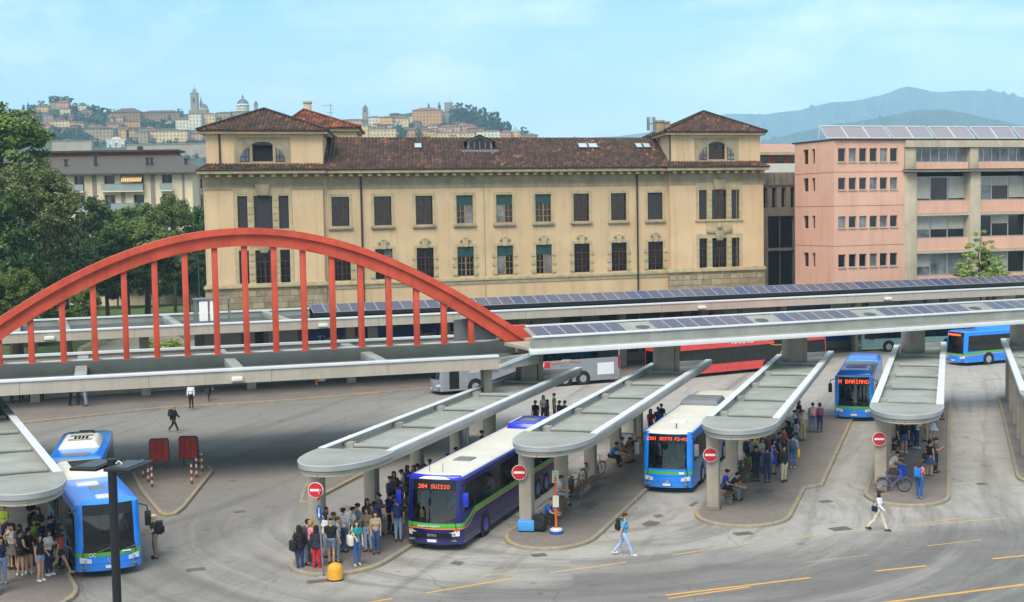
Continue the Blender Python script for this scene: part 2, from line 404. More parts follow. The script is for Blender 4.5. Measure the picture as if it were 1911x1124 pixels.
def island(name, poly, h=0.15, kw=0.17):
    poly = ccw([(p[0], p[1]) for p in poly]); inn = offset_poly(poly, kw)
    mb = MB(); mb.prism(offset_poly(poly, kw*0.97), 0.0, h-0.012); o = struct(mb.build(name, M_pave))
    k = MB(); n = len(poly); c = offset_poly(poly, 0.03)
    vs = [(*p, -0.05) for p in poly]+[(*p, h-0.03) for p in poly]+[(*p, h) for p in c]+[(*p, h) for p in inn]+[(*p, h-0.05) for p in inn]
    fs = []
    for l in range(4): fs += [(l*n+i, l*n+(i+1) % n, (l+1)*n+(i+1) % n, (l+1)*n+i) for i in range(n)]
    k.add(vs, fs); struct(k.build('kerb', M_kerb)); return o
NOSE = lambda k: 46.6+5.87*(k-1) if k else 40.4
UL = lambda k: -25.2+7.15*(k-1) if k else -35.4
FARR = {0: 74.5, 1: 80.0, 2: 85.5, 3: 91.7, 4: 98.9, 5: 104.5}
def nose_outline(ul, ur, vn, depth, vend_l, vend_r, n=14):
    c = (ul+ur)/2; a = (ur-ul)/2; pts = []
    for i in range(n+1):
        t = math.pi+math.pi*i/n
        ct, st = math.cos(t), math.sin(t)
        ct = math.copysign(abs(ct)**0.95, ct)
        pts.append((c+a*ct, vn+depth+depth*st))
    return pts+[(ur, vend_r), (ul, vend_l)]
def uvpoly(pts): return [((SU*u+SV*v).x, (SU*u+SV*v).y) for u, v in pts]
A26 = R(26)
def S0(r, d): return Vector((math.cos(A26)*r-math.sin(A26)*d, math.sin(A26)*r+math.cos(A26)*d, 0))
pts = nose_outline(3.2, 6.95, 49.8, 2.6, 90, 90); island('pavement', [(S0(*q).x, S0(*q).y) for q in pts])
for k in range(1, 6):
    ur = UL(k)+3.75 + (0.35 if k == 3 else 0)
    pts = nose_outline(UL(k)-0.25, ur, NOSE(k)-0.5, 2.6, FARR[k]-3.2, FARR[k]-0.6)
    if k == 3:   # the pavement widens a little way back from the nose
        i = [j for j, q in enumerate(pts) if q == (ur, FARR[k]-0.6)][0]
        pts = pts[:i]+[(ur, 66.6), (ur+0.75, 67.6), (ur+0.75, FARR[k]-0.6)]+pts[i+1:]
    island('pavement', uvpoly(pts))
island('traffic_island', [P(*q, 0) for q in [(558, 941), (578, 944), (600, 930), (665, 895), (757, 852), (735, 842), (640, 880), (580, 893), (565, 915)]])
island('traffic_island', [P(*q, 0) for q in [(243, 880), (262, 920), (297, 962), (310, 966), (330, 962), (345, 950), (399, 882), (392, 873), (320, 866), (256, 872)]])
# far pavement along the wall
fk = [P(*q, 0) for q in [(-260, 823), (100, 786), (300, 764), (560, 748), (797, 727), (1155, 702), (1545, 664), (1990, 633)]]
back = [FF.w(e, 8.6, 0) for e in (100, 60, 20, -10, -50)]
island('pavement', [(p.x, p.y) for p in fk]+[(p.x, p.y) for p in back])

# painted lines
M_line = NT('line_paint'); _v = M_line.obj()
_f = M_line.ramp(M_line.noise(_v, 2.2, 6, 0.7), [(0.38, 0.0), (0.62, 1.0)])
M_line.base(M_line.mix(_f, '#dfa03e', '#c39a50')); M_line.b.inputs['Roughness'].default_value = 0.8; M_line = M_line.m
M_linef = NT('worn_line_paint'); _v = M_linef.obj()
_f = M_linef.ramp(M_linef.noise(_v, 2.6, 6, 0.7), [(0.40, 0.0), (0.6, 1.0)])
M_linef.base(M_linef.mix(_f, '#a29478', '#c8a668')); M_linef.b.inputs['Roughness'].default_value = 0.85; M_linef = M_linef.m
def stripe(a, b, wd, m, z=0.004, name='road_marking', segs=1):
    a = P(*a, z); b = P(*b, z); d = (b-a).normalized(); n = Vector((-d.y, d.x, 0))*wd/2
    mb = MB(); mb.quad(a-n, b-n, b+n, a+n); return struct(mb.build(name, m))
for a, b, wd, worn in [((795,1107),(960,1079),.13,0),((1027,1069),(1170,1049),.13,1),((1242,1111),(1513,1078),.14,0),((1247,1117),(1400,1095),.12,0),((1634,1066),(1729,1056),.15,0),((1640,1126),(1911,1091),.17,0),((1852,1043),(1960,1032),.15,0),
    ((680,1126),(732,1117),.13,0),((1255,1036),(1400,1014),.11,1),((1400,1014),(1620,988),.10,1),((1715,980),(1876,967),.10,1),((898,1076),(1012,1061),.10,1),((1660,984),(1800,966),.09,1),((1500,1050),(1620,1036),.06,1),((1730,1019),(1832,1007),.08,1)]:
    stripe(a, b, wd, M_linef if worn else M_line)
M_seam = mat('tar_seam', '#4b4843', 0.95, var=0.3, vs=3)
for ch in ([(380,834),(480,829),(575,822)], [(0,838),(90,831)], [(1548,742),(1562,741)], [(1768,722),(1870,706)], [(560,755),(650,752),(760,742)], [(1300,735),(1420,716)], [(960,735),(1000,728)]):
    for a, b in zip(ch, ch[1:]): stripe(a, b, 0.07, M_seam, 0.003, 'road_seam')
M_stain = mat('tarred_patch', '#68645f', .95, var=.3, vs=2)
for px, z in (([(1196, 978), (1212, 971), (1232, 974), (1226, 982), (1206, 984)], .004), ([(1218, 962), (1232, 959), (1240, 964), (1226, 967)], .004), ([(1285, 943), (1298, 936), (1304, 938), (1292, 946)], .004), ([(1075, 948), (1085, 938), (1112, 935), (1118, 942), (1100, 951)], .155), ([(1530, 820), (1552, 806), (1560, 812), (1540, 828)], .004), ([(630, 951), (645, 943), (662, 946), (650, 955)], .004), ([(838, 1052), (850, 1046), (868, 1049), (858, 1056)], .004), ([(1404, 916), (1418, 912), (1448, 914), (1440, 920), (1412, 921)], .155)):
    mb = MB(); q = ccw([P(*p, z).xy for p in px]); mb.add([(a[0], a[1], z) for a in q], [tuple(range(len(q)))]); struct(mb.build('asphalt_patch', M_stain))
M_iron = mat('cast_iron', '#6b6762', 0.7, 0.3, var=0.2, vs=6)
for i, (x, y, wx, wy, where) in enumerate([(447,955,.55*.5,.4*.5,'in the lane left of the first shelter'),(365,1063,.75*.5,.45*.5,'on the asphalt right of the lamp post'),(1541,936,.6*.5,.4*.5,'in the lane left of the fourth shelter'),(1832,903,.5*.5,.4*.5,'in the lane right of the fourth shelter'),(1568,987,.9*.5,.6*.5,'beside the faded yellow line'),(1387,996,.8*.5,.5*.5,'in front of the third shelter nose'),(1218,977,.6*.5,.4*.5,'behind the walker with the backpack'),(1006,1036,.6*.5,.45*.5,'in front of the second shelter nose'),(592,1085,.8*.5,.4*.5,'at the foot of the leaning sign pole'),(895,703,.5*.5,.4*.5,'near the silver coach')]):
    t = thing('drain_cover', 'dark iron drain cover set in the asphalt '+where, 'drain cover', P(x, y, 0.006), R(18), 'drain covers in the asphalt')
    mb = MB(); mb.box(-wx, wx, -wy, -wy+.06, 0, .008); mb.box(-wx, wx, wy-.06, wy, 0, .008); mb.box(-wx, -wx+.06, -wy+.06, wy-.06, 0, .008); mb.box(wx-.06, wx, -wy+.06, wy-.06, 0, .008); mb.build('frame', M_iron, t)
    mb = MB(); q = -wx+.09
    mb.box(-wx+.06, wx-.06, -wy+.06, wy-.06, 0, .003)
    while q < wx-.1: mb.box(q, q+.045, -wy+.07, wy-.07, .003, .007); q += .09
    mb.build('grate', M_iron, t)

# ------------------------------------------------------------------ the six bus shelters
ORD = ['at the left edge beside the articulated bus', 'over the crowd at the leaning sign pole', 'over the orange stop pole and blue suitcase', 'right of the white roofed light blue bus', 'over the purple bicycle and blue backpack', 'rightmost, cut off by the right edge']
M_zinc = mat('zinc_edge', '#9fa2a3', 0.6, 0.0, var=0.10, vs=0.8)
def shelter(k):
    t = thing('bus_shelter', 'flat concrete bus shelter with rounded end, '+ORD[k], 'bus shelter', UV(UL(k)+1.7, NOSE(k)+2.4) if k else S0(5.05, 52.6), -SH if k else A26, 'bus shelters')
    ox, oy = UL(k)+1.7, NOSE(k)+2.4
    fr = FARR[k]-oy if k else 26; fl = fr-3.4*0.75; L = lambda v: v
    def outl(ins, dep): return nose_outline(-1.72+ins, 1.72-ins, -2.4+ins, dep+.4-ins*.6, fl-ins, fr-ins)
    o0 = outl(0.0, 2.7); o1 = outl(0.10, 2.7)
    mb = MB(); mb.prism(o1, 3.79, 3.90); ri = outl(0.26, 2.7); nr = len(o1)
    mb.add([(*p, 3.90) for p in o1]+[(*p, 4.02) for p in o1]+[(*p, 4.02) for p in ri]+[(*p, 3.90) for p in ri], [(l*nr+i, l*nr+(i+1) % nr, (l+1)*nr+(i+1) % nr, (l+1)*nr+i) for l in range(3) for i in range(nr)]); mb.build('roof_slab', M_fascia, t)
    # zinc edge: ring with an open middle
    n = len(o0); inn = outl(0.22, 2.7); mb = MB()
    vs = [(*p, 4.02) for p in o0]+[(*p, 4.22) for p in offset_poly(o0, -0.02)]+[(*p, 4.25) for p in offset_poly(o0, 0.04)]+[(*p, 4.25) for p in inn]+[(*p, 4.03) for p in inn]
    fs = []
    for l in range(4): fs += [(l*n+i, l*n+(i+1) % n, (l+1)*n+(i+1) % n, (l+1)*n+i) for i in range(n)]
    mb.add(vs, fs); mb.build('metal_edge', M_zinc, t, smooth=24)
    vend = 1.25     # the flat nose plate ends here, the trough begins
    nose = [p for p in offset_poly(o0, 0.06)[:15]]
    mb = MB(); mb.prism([(-1.66, vend)]+nose+[(1.66, vend)], 3.902, 4.26); mb.build('nose_plate', M_memb, t)
    for s in (-1, 1):
        mb = MB(); e = (fl if s < 0 else fr)-0.1; x0, x1 = sorted((s*1.71, s*1.36)); mb.box(x0, x1, vend+0.05, e, 4.254, 4.275)
        q = vend+3.0
        while q < e-1: mb.box(x0-.01, x1+.01, q, q+.12, 4.275, 4.287); q += 2.7
        mb.build('edge_flashing', M_white, t)
    mb = MB(); mb.prism([(-1.5, vend), (1.5, vend), (1.5, fr-.2), (-1.5, fl-.2)], 3.902, 3.93); mb.build('membrane', M_memb, t)
    # cross ribs with an outlet box at the left, one by each pillar
    q = 3.3; i = 0
    while q < fl-1.0:
        mb = MB(); bow = [(x, q+0.16*math.sin(math.pi*(x+1.4)/2.8), 4.02) for x in np.linspace(-1.4, 1.4, 9)]
        mb.tube(bow, 0.10, 8); mb.box(-1.46, -1.02, q-.08, q+.34, 3.93, 4.16)
        mb.build('roof_rib', M_memb, t, smooth=50); q += 5.42; i += 1
    q = 0.0; j = 0
    while q < fl-2:
        ln = 0.27 if j < 5 else 0.8
        mb = MB(); mb.box(-1.45, -0.9, q-ln, q+ln, 0.14, 3.79); mb.build('pillar', M_conc, t, bevel=0.025)
        if j == 0:
            mb = MB(); mb.box(-1.49, -.86, q-ln-.04, q+ln+.04, .15, .30); mb.build('pillar_base', M_concd, t)
        q += 5.42; j += 1
    for q in np.arange(3, fl-2, 5.42):
        mb = MB(); mb.box(-.1, .1, q, q+1.2, 3.73, 3.79); mb.build('ceiling_lamp', M_white, t)
    return t
shel = [shelter(k) for k in range(6)]

# benches beside the pillars
BW = {1: 'under the first crowded shelter', 2: 'beside the bicycles at the second shelter', 3: 'under the seated pair at the third shelter', 4: 'behind the purple bicycle at the fourth shelter'}
def bench(u, v, ln, label):
    t = thing('bench', label, 'bench', UV(u, v, 0.15), -SH, 'shelter benches')
    mb = MB()
    for x in (-.2, -.06, .08): mb.box(x, x+.12, -ln/2, ln/2, .42, .47)
    mb.build('seat', M_wood, t)
    for q in (-ln/2+.25, ln/2-.4):
        mb = MB(); mb.box(-.17, .17, q, q+.14, 0, .42); mb.build('leg', M_concd, t, bevel=.01)
    mb = MB(); mb.tube([(-.3, -ln/2, .78), (-.3, ln/2, .78)], .025, 6); mb.build('back_rail', M_steel, t)
for k in BW:
    for j in range(2):
        v = NOSE(k)+2.4+2.72+5.42*j
        bench(UL(k)+1.0, v, 3.6, ('front slatted bench ' if j == 0 else 'rear slatted bench ')+BW[k])

# ------------------------------------------------------------------ long canopy, right wing
can = thing('spine_canopy', 'long grey canopy with solar panels crossing above the shelter roofs, right of the red arch', 'canopy', FS.o, FS.a, 'long canopies')
E1 = 46.0
mb = MB(); mb.box(0.2, E1, 0.05, 4.2, 6.12, 6.3); mb.box(1.5, E1, 3.7, 4.2, 6.3, 6.5); mb.build('roof_slab', M_fascia, can)
mb = MB(); mb.box(0.2, E1, 0.14, 0.32, 6.30, 6.86)
for q in np.arange(.25, E1, 1.05): mb.box(q, q+.025, 0.125, 0.14, 6.31, 6.86)
mb.build('upstand', M_memb, can)
mb = MB(); mb.box(0.0, E1, -0.12, 0.05, 5.95, 6.22); mb.box(0.0, E1, 0.05, 0.13, 6.22, 6.29); mb.build('lower_trim', M_white, can, bevel=.02)
mb = MB(); mb.box(0.3, E1, 0.05, 0.36, 6.86, 6.97); mb.box(.55, E1, 1.75, 1.9, 7.36, 7.46); mb.build('upper_trim', M_white, can, bevel=.015)
def panel_material():
    n = NT('solar_cells'); v = n.obj()
    inf = n.n('ShaderNodeObjectInfo'); g = n.ramp(inf.outputs['Random'], [(0.0, '#484452'), (0.3, '#5a525a'), (0.55, '#4c4a60'), (0.72, '#383c60'), (0.85, '#5d555c'), (1.0, '#4f4c5a')])
    br = n.n('ShaderNodeTexBrick'); br.offset = 0; br.inputs['Scale'].default_value = 1.0; br.inputs['Brick Width'].default_value = 0.155; br.inputs['Row Height'].default_value = 0.155; br.inputs['Mortar Size'].default_value = 0.006
    br.inputs['Color1'].default_value = (1, 1, 1, 1); br.inputs['Color2'].default_value = (.86, .86, .9, 1); br.inputs['Mortar'].default_value = (1.3, 1.3, 1.3, 1); n.l(v, br.inputs['Vector'])
    n.base(n.mix(1.0, g, br.outputs[0], 'MULTIPLY')); n.b.inputs['Roughness'].default_value = 0.24; n.b.inputs['Specular IOR Level'].default_value = 0.5
    return n.m
M_pv = panel_material(); M_pvf = mat('panel_frame', '#b9bdc2', 0.4, 0.5, var=0.04)
def pv(parent, w, l, tilt, e, n, z):
    mb = MB(); mb.box(0, w, 0, .03, -.04, .012); mb.box(0, w, l-.03, l, -.04, .012); mb.box(0, .03, .03, l-.03, -.04, .012); mb.box(w-.03, w, .03, l-.03, -.04, .012)
    fr = mb.build('solar_panel', M_pvf, parent)
    mb = MB(); mb.box(.03, w-.03, .03, l-.03, -.03, .004); mb.build('cells', M_pv, fr)
    fr.location = (e, n, z); fr.rotation_euler = (tilt, 0, 0); return fr
def pv_row(parent, pitch, es, l, tilt, n, z):
    first = None
    for e in es:
        if first is None: first = pv(parent, pitch-.03, l, tilt, e, n, z)
        else:
            c = dup(first, parent); c.location = (e, n, z)
mb = MB(); mb.extr([(.4, 0), (E1, 0), (E1, .08), (.4, .08)], 0, 1.5); bd = mb.build('panel_bed', M_memb, can); bd.location = (0, .3, 6.80); bd.rotation_euler = (R(17.5), 0, 0)
gaps = [FS.hit(x, 605)[0] for x in (1213, 1437, 1640, 1838)]
pv_row(can, .97, [e for e in np.arange(.6, E1-1, .97) if all(not (g-1.6 < e < g+.5) for g in gaps)], 1.45, R(17.5), .36, 6.94)
for g in gaps:      # shallow roof lights between the panels
    mb = MB(); mb.M = Matrix.Translation((g, 1.0, 6.97)) @ Matrix.Rotation(R(14), 4, 'X'); mb.ell((0, 0, 0), (.8, .55, .16), 16, 6); mb.build('roof_light', M_membd, can, smooth=60)
M_dark2 = mat('shadow_gap', '#45433f', 0.9)
for k in range(1, 6):
    q = UV(UL(k)+1.1, FARR[k]-3.4-3.4*.3); e = (q-FS.o).dot(FS.e); nn = (q-FS.o).dot(FS.n)
    mb = MB(); mb.box(e-.45, e+.55, max(.6, nn-.5), max(.6, nn-.5)+.9, 3.935, 6.12); mb.box(e+.75, e+1.1, max(.6, nn-.2), max(.6, nn-.2)+.5, 3.935, 6.12); mb.build('stub_column', M_conc, can, bevel=.02)

# ------------------------------------------------------------------ long canopy, left wing, and the red arch
lw = thing('arch_canopy', 'wide grey canopy with beige front edge hung from the red arch', 'canopy', FL.o, FL.a, 'long canopies')
E0 = -42.0
mb = MB(); mb.box(E0, 0, 0, .25, 5.36, 6.0); mb.build('fascia', M_fascia, lw)
mb = MB(); mb.box(E0, .03, -.07, .38, 6.0, 6.14); mb.build('front_trim', M_white, lw, bevel=.02)
mb = MB(); mb.box(E0, .0, .25, 5.7, 5.45, 5.62); mb.box(0, 2.9, 2.2, 5.7, 5.45, 5.62); mb.box(E0, 4.9, 6.3, 13, 5.45, 5.62); mb.build('membrane', M_membd, lw)
mb = MB(); mb.prism([(0.0, .25), (.0, -.02), (.12, -.02), (3.0, 2.05), (2.9, 2.2)], 5.3, 5.95); mb.build('end_beam', M_memb, lw)
mb = MB(); mb.add([(0, -.12, 5.42), (3.05, 1.92, 5.92), (3.05, 2.06, 5.92), (0, .02, 5.42), (0, -.12, 5.62), (3.05, 1.92, 6.12), (3.05, 2.06, 6.12), (0, .02, 5.62)], [(0,3,2,1),(4,5,6,7),(0,1,5,4),(1,2,6,5),(2,3,7,6),(3,0,4,7)]); mb.build('end_trim', M_white, lw)
for e in (-37.4, -29.6, -21.9, -14.0, -6.3):
    mb = MB(); mb.extr([(e-.3, 5.62), (e+.3, 5.62), (e+.3, 6.08), (e-.3, 6.08)], .38, 5.7); mb.build('cross_beam', M_memb, lw, bevel=.02)
    mb = MB(); mb.box(e-.3, e+.3, 6.3, 12.6, 5.62, 5.95); mb.build('cross_beam', M_memb, lw)
mb = MB(); mb.box(E0, 5.0, 5.7, 6.3, 5.45, 6.30); mb.build('tie_beam', M_membd, lw, bevel=.03)
mb = MB(); mb.box(E0, 3.0, 6.18, 6.34, 6.302, 6.36); mb.build('tie_trim', M_white, lw)
mb = MB(); mb.box(E0, 4.9, 12.9, 13.15, 5.2, 6.0); mb.build('rear_fascia', M_fascia, lw)
mb = MB(); mb.box(E0, 4.9, 12.75, 13.2, 6.0, 6.13); mb.build('rear_trim', M_white, lw)
for e, n in ((-.25, 1.6),):
    mb = MB(); mb.box(e-.24, e+.24, n-.3, n+.4, 3.935 if n < 4 else 0.0, 5.45); mb.build('column', M_conc, lw, bevel=.02)
# white luminaires under the front edge
M_lum = mat('white_plastic', '#dcdad2', 0.4, var=0.03)
for x, y, fr, ow in ((442, 709, FL, lw),):
    e, z = fr.hit(x, y); mb = MB(); z = 5.62; mb.box(e-.28, e+.28, -.3, 0, z-.13, z+.1); mb.build('luminaire', M_lum, ow, bevel=.04)
aq = np.array([8.9, -0.62, -0.02, 0, 0])
ax = [-25.95,-24.07,-22.19,-19.31,-16.4,-13.42,-11.42,-9.38,-6.78,-3.63,-.44,2.3,3.75]; ay = [8.79,10.14,11.09,12.21,12.94,13.34,13.31,13.05,12.22,10.93,9.14,7.39,6.4]
ap = np.polyfit(ax, ay, 4); apex = -12.6
def arch_top(e):
    return float(np.polyval(ap, e)) if e > -25.5 else float(np.polyval(ap, 2*apex-e) - 0.0)
_d = float(np.polyval(ap, -25.5)-np.polyval(ap, 2*apex+25.5))
arch = thing('red_arch', 'big red steel arch with vertical hangers standing over the left canopy', 'arch', FL.w(0, 6.0, 0), FL.a)
es = np.linspace(-29.6, 3.9, 60)
def az(e): return arch_top(e)+(_d if e <= -25.5 else 0)
def arch_part(z0, z1, hw, m, name, mi=0):
    mb = MB(); vs = []; fs = []
    for i, e in enumerate(es):
        sl = (az(e+.05)-az(e-.05))/.1; L = math.hypot(1, sl); nx, nz = -sl/L, 1/L; zt = az(e)
        for (d, y) in ((z0, -hw), (z1, -hw), (z1, hw), (z0, hw)): vs.append((e+nx*d, y, zt+nz*d))
    for i in range(len(es)-1):
        for j in range(4): fs.append((4*i+j, 4*i+(j+1) % 4, 4*i+4+(j+1) % 4, 4*i+4+j))
    fs += [(3, 2, 1, 0), tuple(4*(len(es)-1)+j for j in range(4))]
    mb.add(vs, fs); return mb.build(name, m, arch, smooth=30)
arch_part(-.36, 0, .55, M_red, 'arch_flange'); arch_part(-1.02, -.36, .34, M_red, 'arch_web')
mb = MB(); mb.extr([(2.0, 6.30), (4.6, 6.30), (4.62, 6.42), (3.6, 7.2), (2.0, 7.2)], -.36, .36); mb.build('arch_foot', M_red, arch)
for i in range(17):
    e = -26.07+i*1.635
    mb = MB(); mb.box(e-.155, e+.155, -.2, .2, 6.30, az(e)-1.0); mb.build('hanger', M_red, arch, bevel=.02)
    mb = MB(); mb.box(e-.22, e+.22, -.27, .27, 6.285, 6.31); mb.build('base_plate', M_red, arch)
for e in (-24.5, -16.9, -8.9, -1.2):
    sl = math.atan2(az(e+.1)-az(e-.1), .2); mb = MB(); mb.M = Matrix.Translation((e, 0, az(e))) @ Matrix.Rotation(-sl, 4, 'Y'); mb.box(-.45, .45, -.365, -.341, -.96, -.42)
    for bx in (-.34, -.12, .12, .34):
        for bz in (-.86, -.69, -.52): mb.box(bx-.03, bx+.03, -.385, -.365, bz-.03, bz+.03)
    mb.build('splice_plate', M_red, arch)
# grey sheet cabinet at the arch's right foot
e0, z1 = FL.hit(847, 600, 6.6); e1, _ = FL.hit(925, 600, 6.6)
t = thing('sheet_screen', 'plain grey sheet metal screen behind the right foot of the red arch', 'screen', FL.w(e0, 6.65, 6.36), FL.a)
mb = MB(); mb.extr([(0, 0), (e1-e0, 0), (e1-e0, .75), (e1-e0-.5, 1.1), (1.2, 1.35), (0, 1.25)], 0, .06); mb.build('sheet', M_steel, t)
for q in (.05, (e1-e0)/2, e1-e0-.1):
    mb = MB(); mb.box(q, q+.06, .06, .16, 0, 1.2); mb.build('post', M_steel, t)

# ------------------------------------------------------------------ far canopy
fc = thing('far_canopy', 'far long canopy with a row of solar panels in front of the yellow palazzo', 'canopy', FF.o, FF.a, 'long canopies')
A0, A1 = -48.0, 92.0
mb = MB(); mb.box(A0, A1, 0, .25, 5.2, 5.86); mb.build('fascia', M_fascia, fc)
mb = MB(); mb.box(A0, A1, -.07, .4, 5.86, 6.0); mb.build('front_trim', M_white, fc, bevel=.02)
mb = MB(); mb.box(A0, A1, .25, 11, 5.35, 5.5); mb.build('membrane', M_membd, fc)
mb = MB(); mb.box(A0, A1, 10.8, 11.1, 5.2, 5.98); mb.build('rear_upstand', M_memb, fc)
mb = MB(); mb.box(A0, A1, 10.7, 11.2, 5.98, 6.1); mb.build('rear_trim', M_white, fc)
for x in (30, 125, 336, 541):
    e, _ = FF.hit(x, 610); mb = MB(); mb.extr([(e-.3, 5.5), (e+.3, 5.5), (e+.3, 5.98), (e-.3, 5.98)], .4, 10.7); mb.build('cross_beam', M_memb, fc, bevel=.02)
ep, _ = FF.hit(583, 585, 2)
pv_row(fc, 1.06, list(np.arange(ep, A1-1, 1.06)), 1.55, R(21), 1.7, 6.32)
mb = MB(); mb.box(ep, A1, 1.75, 1.83, 6.0, 6.3); mb.box(ep, A1, 3.0, 3.1, 5.5, 6.75); mb.build('panel_rail', M_black, fc)
for x in (92, 602, 1308, 1655):
    e, z = FF.hit(x, {92: 633, 602: 610, 1308: 571, 1655: 551}[x]); mb = MB(); z = 5.48; mb.box(e-.35, e+.35, -.35, 0, z-.14, z+.12); mb.build('luminaire', M_lum, fc, bevel=.05)
for e in np.arange(-44, 90, 8.2):
    mb = MB(); mb.box(e-.35, e+.35, 5.2, 5.9, .15, 5.35); mb.build('column', M_conc, fc, bevel=.02)
# wall behind the far canopy, with posters
wl = thing('station_wall', 'long grey wall with dark shuttered openings under the far canopy', 'wall', FF.w(0, 8.7, 0), FF.a)
ws, _ = FF.hit(365, 660, 8.7)
mb = MB(); mb.box(ws, A1, 0, .4, 0, 5.34); mb.build('wall', mat('grey_render', '#8f897d', .9, var=.12, vs=.5, streak=.3), wl)
M_shut = mat('dark_shutter', '#34363a', .6, var=.15); M_lshut = mat('pale_shutter', '#a9a79e', .6, var=.08)
for x0, x1, d in ((968,1000,1),(1010,1045,1),(1052,1085,0),(1118,1150,0),(1158,1190,0),(1198,1230,0),(1240,1275,0),(1290,1330,0),(1350,1375,1),(1385,1420,1),(380,450,1),(462,490,0),(500,555,1)):
    a, z = FF.hit(x0, 612, 8.7); b, _ = FF.hit(x1, 612, 8.7)
    mb = MB(); mb.box(a, b, -.03, -.001, .9, 4.6); s = mb.build('shutter', M_lshut if d else M_shut, wl)
    mb = MB(); mb.box(a-.08, b+.08, -.06, -.031, 4.6, 4.72); mb.box(a-.08, a, -.06, -.031, .9, 4.6); mb.box(b, b+.08, -.06, -.031, .9, 4.6); mb.build('frame', M_concd, s)
M_pblue = mat('poster_blue', '#1d3a78', .45, var=.35, vs=.5); M_pteal = mat('poster_pale', '#a9bdbd', .45, var=.2, vs=.4); M_pcream = mat('poster_cream', '#c8c3b0', .45, var=.1); M_pred = mat('poster_red', '#a5333a', .5); M_ltxt = mat('poster_lettering', '#a9b7d0', .5, var=0)
def poster(x0, x1, ybot, label, bg, words=None, tx=None, z1=4.75, extras=()):
    a, z0 = FF.hit(x0, ybot, 8.6); b, _ = FF.hit(x1, ybot, 8.6); z0 = max(1.0, z0)
    t = thing('poster_panel', label, 'poster', FF.w(a, 8.62, z0), FF.a, 'large posters on the station wall')
    W = b-a; H = z1-z0
    mb = MB(); mb.box(0, W, 0, .05, 0, H); mb.build('backing', bg, t)
    mb = MB(); mb.box(-.12, W+.12, -.04, .05, H, H+.12); mb.box(-.12, W+.12, -.04, .05, -.12, 0); mb.box(-.12, 0, -.04, .05, 0, H); mb.box(W, W+.12, -.04, .05, 0, H); mb.build('frame', M_sblue, t)
    for (u0, u1, w0, w1, m) in extras:
        mb = MB(); mb.box(u0*W, u1*W, -.008, -.001, w0*H, w1*H); mb.build('image_block', m, t)
    if words: text_obj(words, .95, M_ltxt, t, (tx*W, -.012, H-1.25), (R(90), 0, 0), ext=.003)
    return t
poster(566, 722, 690, 'dark blue poster with pale lettering behind the middle of the red arch', M_pblue, 'Tieni alto', .42, extras=((.78,.9,.35,.9,M_pcream),(0,1,0,.1,M_pteal)))
poster(738, 862, 690, 'dark blue poster with red streak and lettering behind the arch right foot', M_pblue, 'Tieni alto', .6, extras=((.3,.55,.55,.7,M_pred),))
poster(1456, 1598, 655, 'blue and pale poster with lettering left of the two pale posters', M_pteal, 'Tieni alto', .38, extras=((0,.66,.25,1,M_pblue),(0,1,0,.2,M_sblue)))
poster(1620, 1753, 655, 'pale poster with red spot above the right canopy, between two others', M_pteal, extras=((.02,.25,.3,.95,M_pcream),(.45,.55,.85,.95,M_pred),(0,1,0,.15,M_sblue)))
poster(1768, 1895, 650, 'pale poster with dark figure nearest the right edge', M_pcream, extras=((.1,.5,.72,.95,M_pteal),(.55,.62,.8,.95,M_pred),(.75,.8,.3,.9,M_black),(0,1,0,.15,M_sblue)))
# notice frame on the far canopy roof
a, z0 = FF.hit(364, 595, 1.2); b, z1 = FF.hit(430, 558, 1.2)
t = thing('notice_frame', 'open white steel frame holding two white boards on the far canopy roof', 'sign frame', FF.w(a, 1.2, 5.5), FF.a)
W = b-a; z1 -= 5.5
for q in (0, .5*W, W-.08):
    mb = MB(); mb.box(q, q+.08, 0, .08, 0, z1); mb.build('post', M_steel, t)
mb = MB(); mb.box(-.05, W+.05, -.1, .9, z1, z1+.12); mb.box(0, W, .0, .06, .42, .5); mb.box(0, .08, .8, .88, 0, z1); mb.box(W-.08, W, .8, .88, 0, z1); mb.build('frame', M_steel, t)
for q in (.12*W, .42*W):
    mb = MB(); mb.box(q, q+.24*W, -.03, 0, .6, z1-.12); mb.build('board', M_swhite, t)
    mb = MB(); mb.box(q-.08*W, q-.02*W, .1, .14, .55, z1-.05); mb.build('back_panel', M_steel, t)
# ------------------------------------------------------------------ buildings: helpers
def wall_holes(mb, x0, x1, z0, z1, holes, y=0.0, depth=0.28, mi=0):
    xs = sorted({x0, x1} | {min(max(v, x0), x1) for h in holes for v in h[:2]}); zs = sorted({z0, z1} | {min(max(v, z0), z1) for h in holes for v in h[2:]})
    for a, b in zip(xs, xs[1:]):
        for c, d in zip(zs, zs[1:]):
            mx, mz = (a+b)/2, (c+d)/2
            if any(h[0] < mx < h[1] and h[2] < mz < h[3] for h in holes): continue
            mb.quad((a, y, c), (b, y, c), (b, y, d), (a, y, d), mi)
    for a, b, c, d in holes:
        q = y+depth
        mb.quad((a, y, c), (a, q, c), (a, q, d), (a, y, d), mi); mb.quad((b, y, c), (b, y, d), (b, q, d), (b, q, c), mi)
        mb.quad((a, y, c), (b, y, c), (b, q, c), (a, q, c), mi); mb.quad((a, y, d), (a, q, d), (b, q, d), (b, y, d), mi)
def pane_mat(name, col, rough=.08):
    n = NT(name); f = n.noise(n.obj(), .7, 3); n.base(n.mix(n.ramp(f, [(.35, 0.), (.65, 1.)]), tuple(x*.5 for x in lin(col)), tuple(x*1.6 for x in lin(col))))
    n.b.inputs['Roughness'].default_value = rough; n.b.inputs['Specular IOR Level'].default_value = .5; return n.m
M_pane = pane_mat('window_glass', '#14171a'); M_panel_l = pane_mat('curtained_glass', '#6a7176', .12); M_paneb = pane_mat('painted_sky_glass', '#55657c', .06)  # the last one has a bluish sky reflection painted into the pane colour
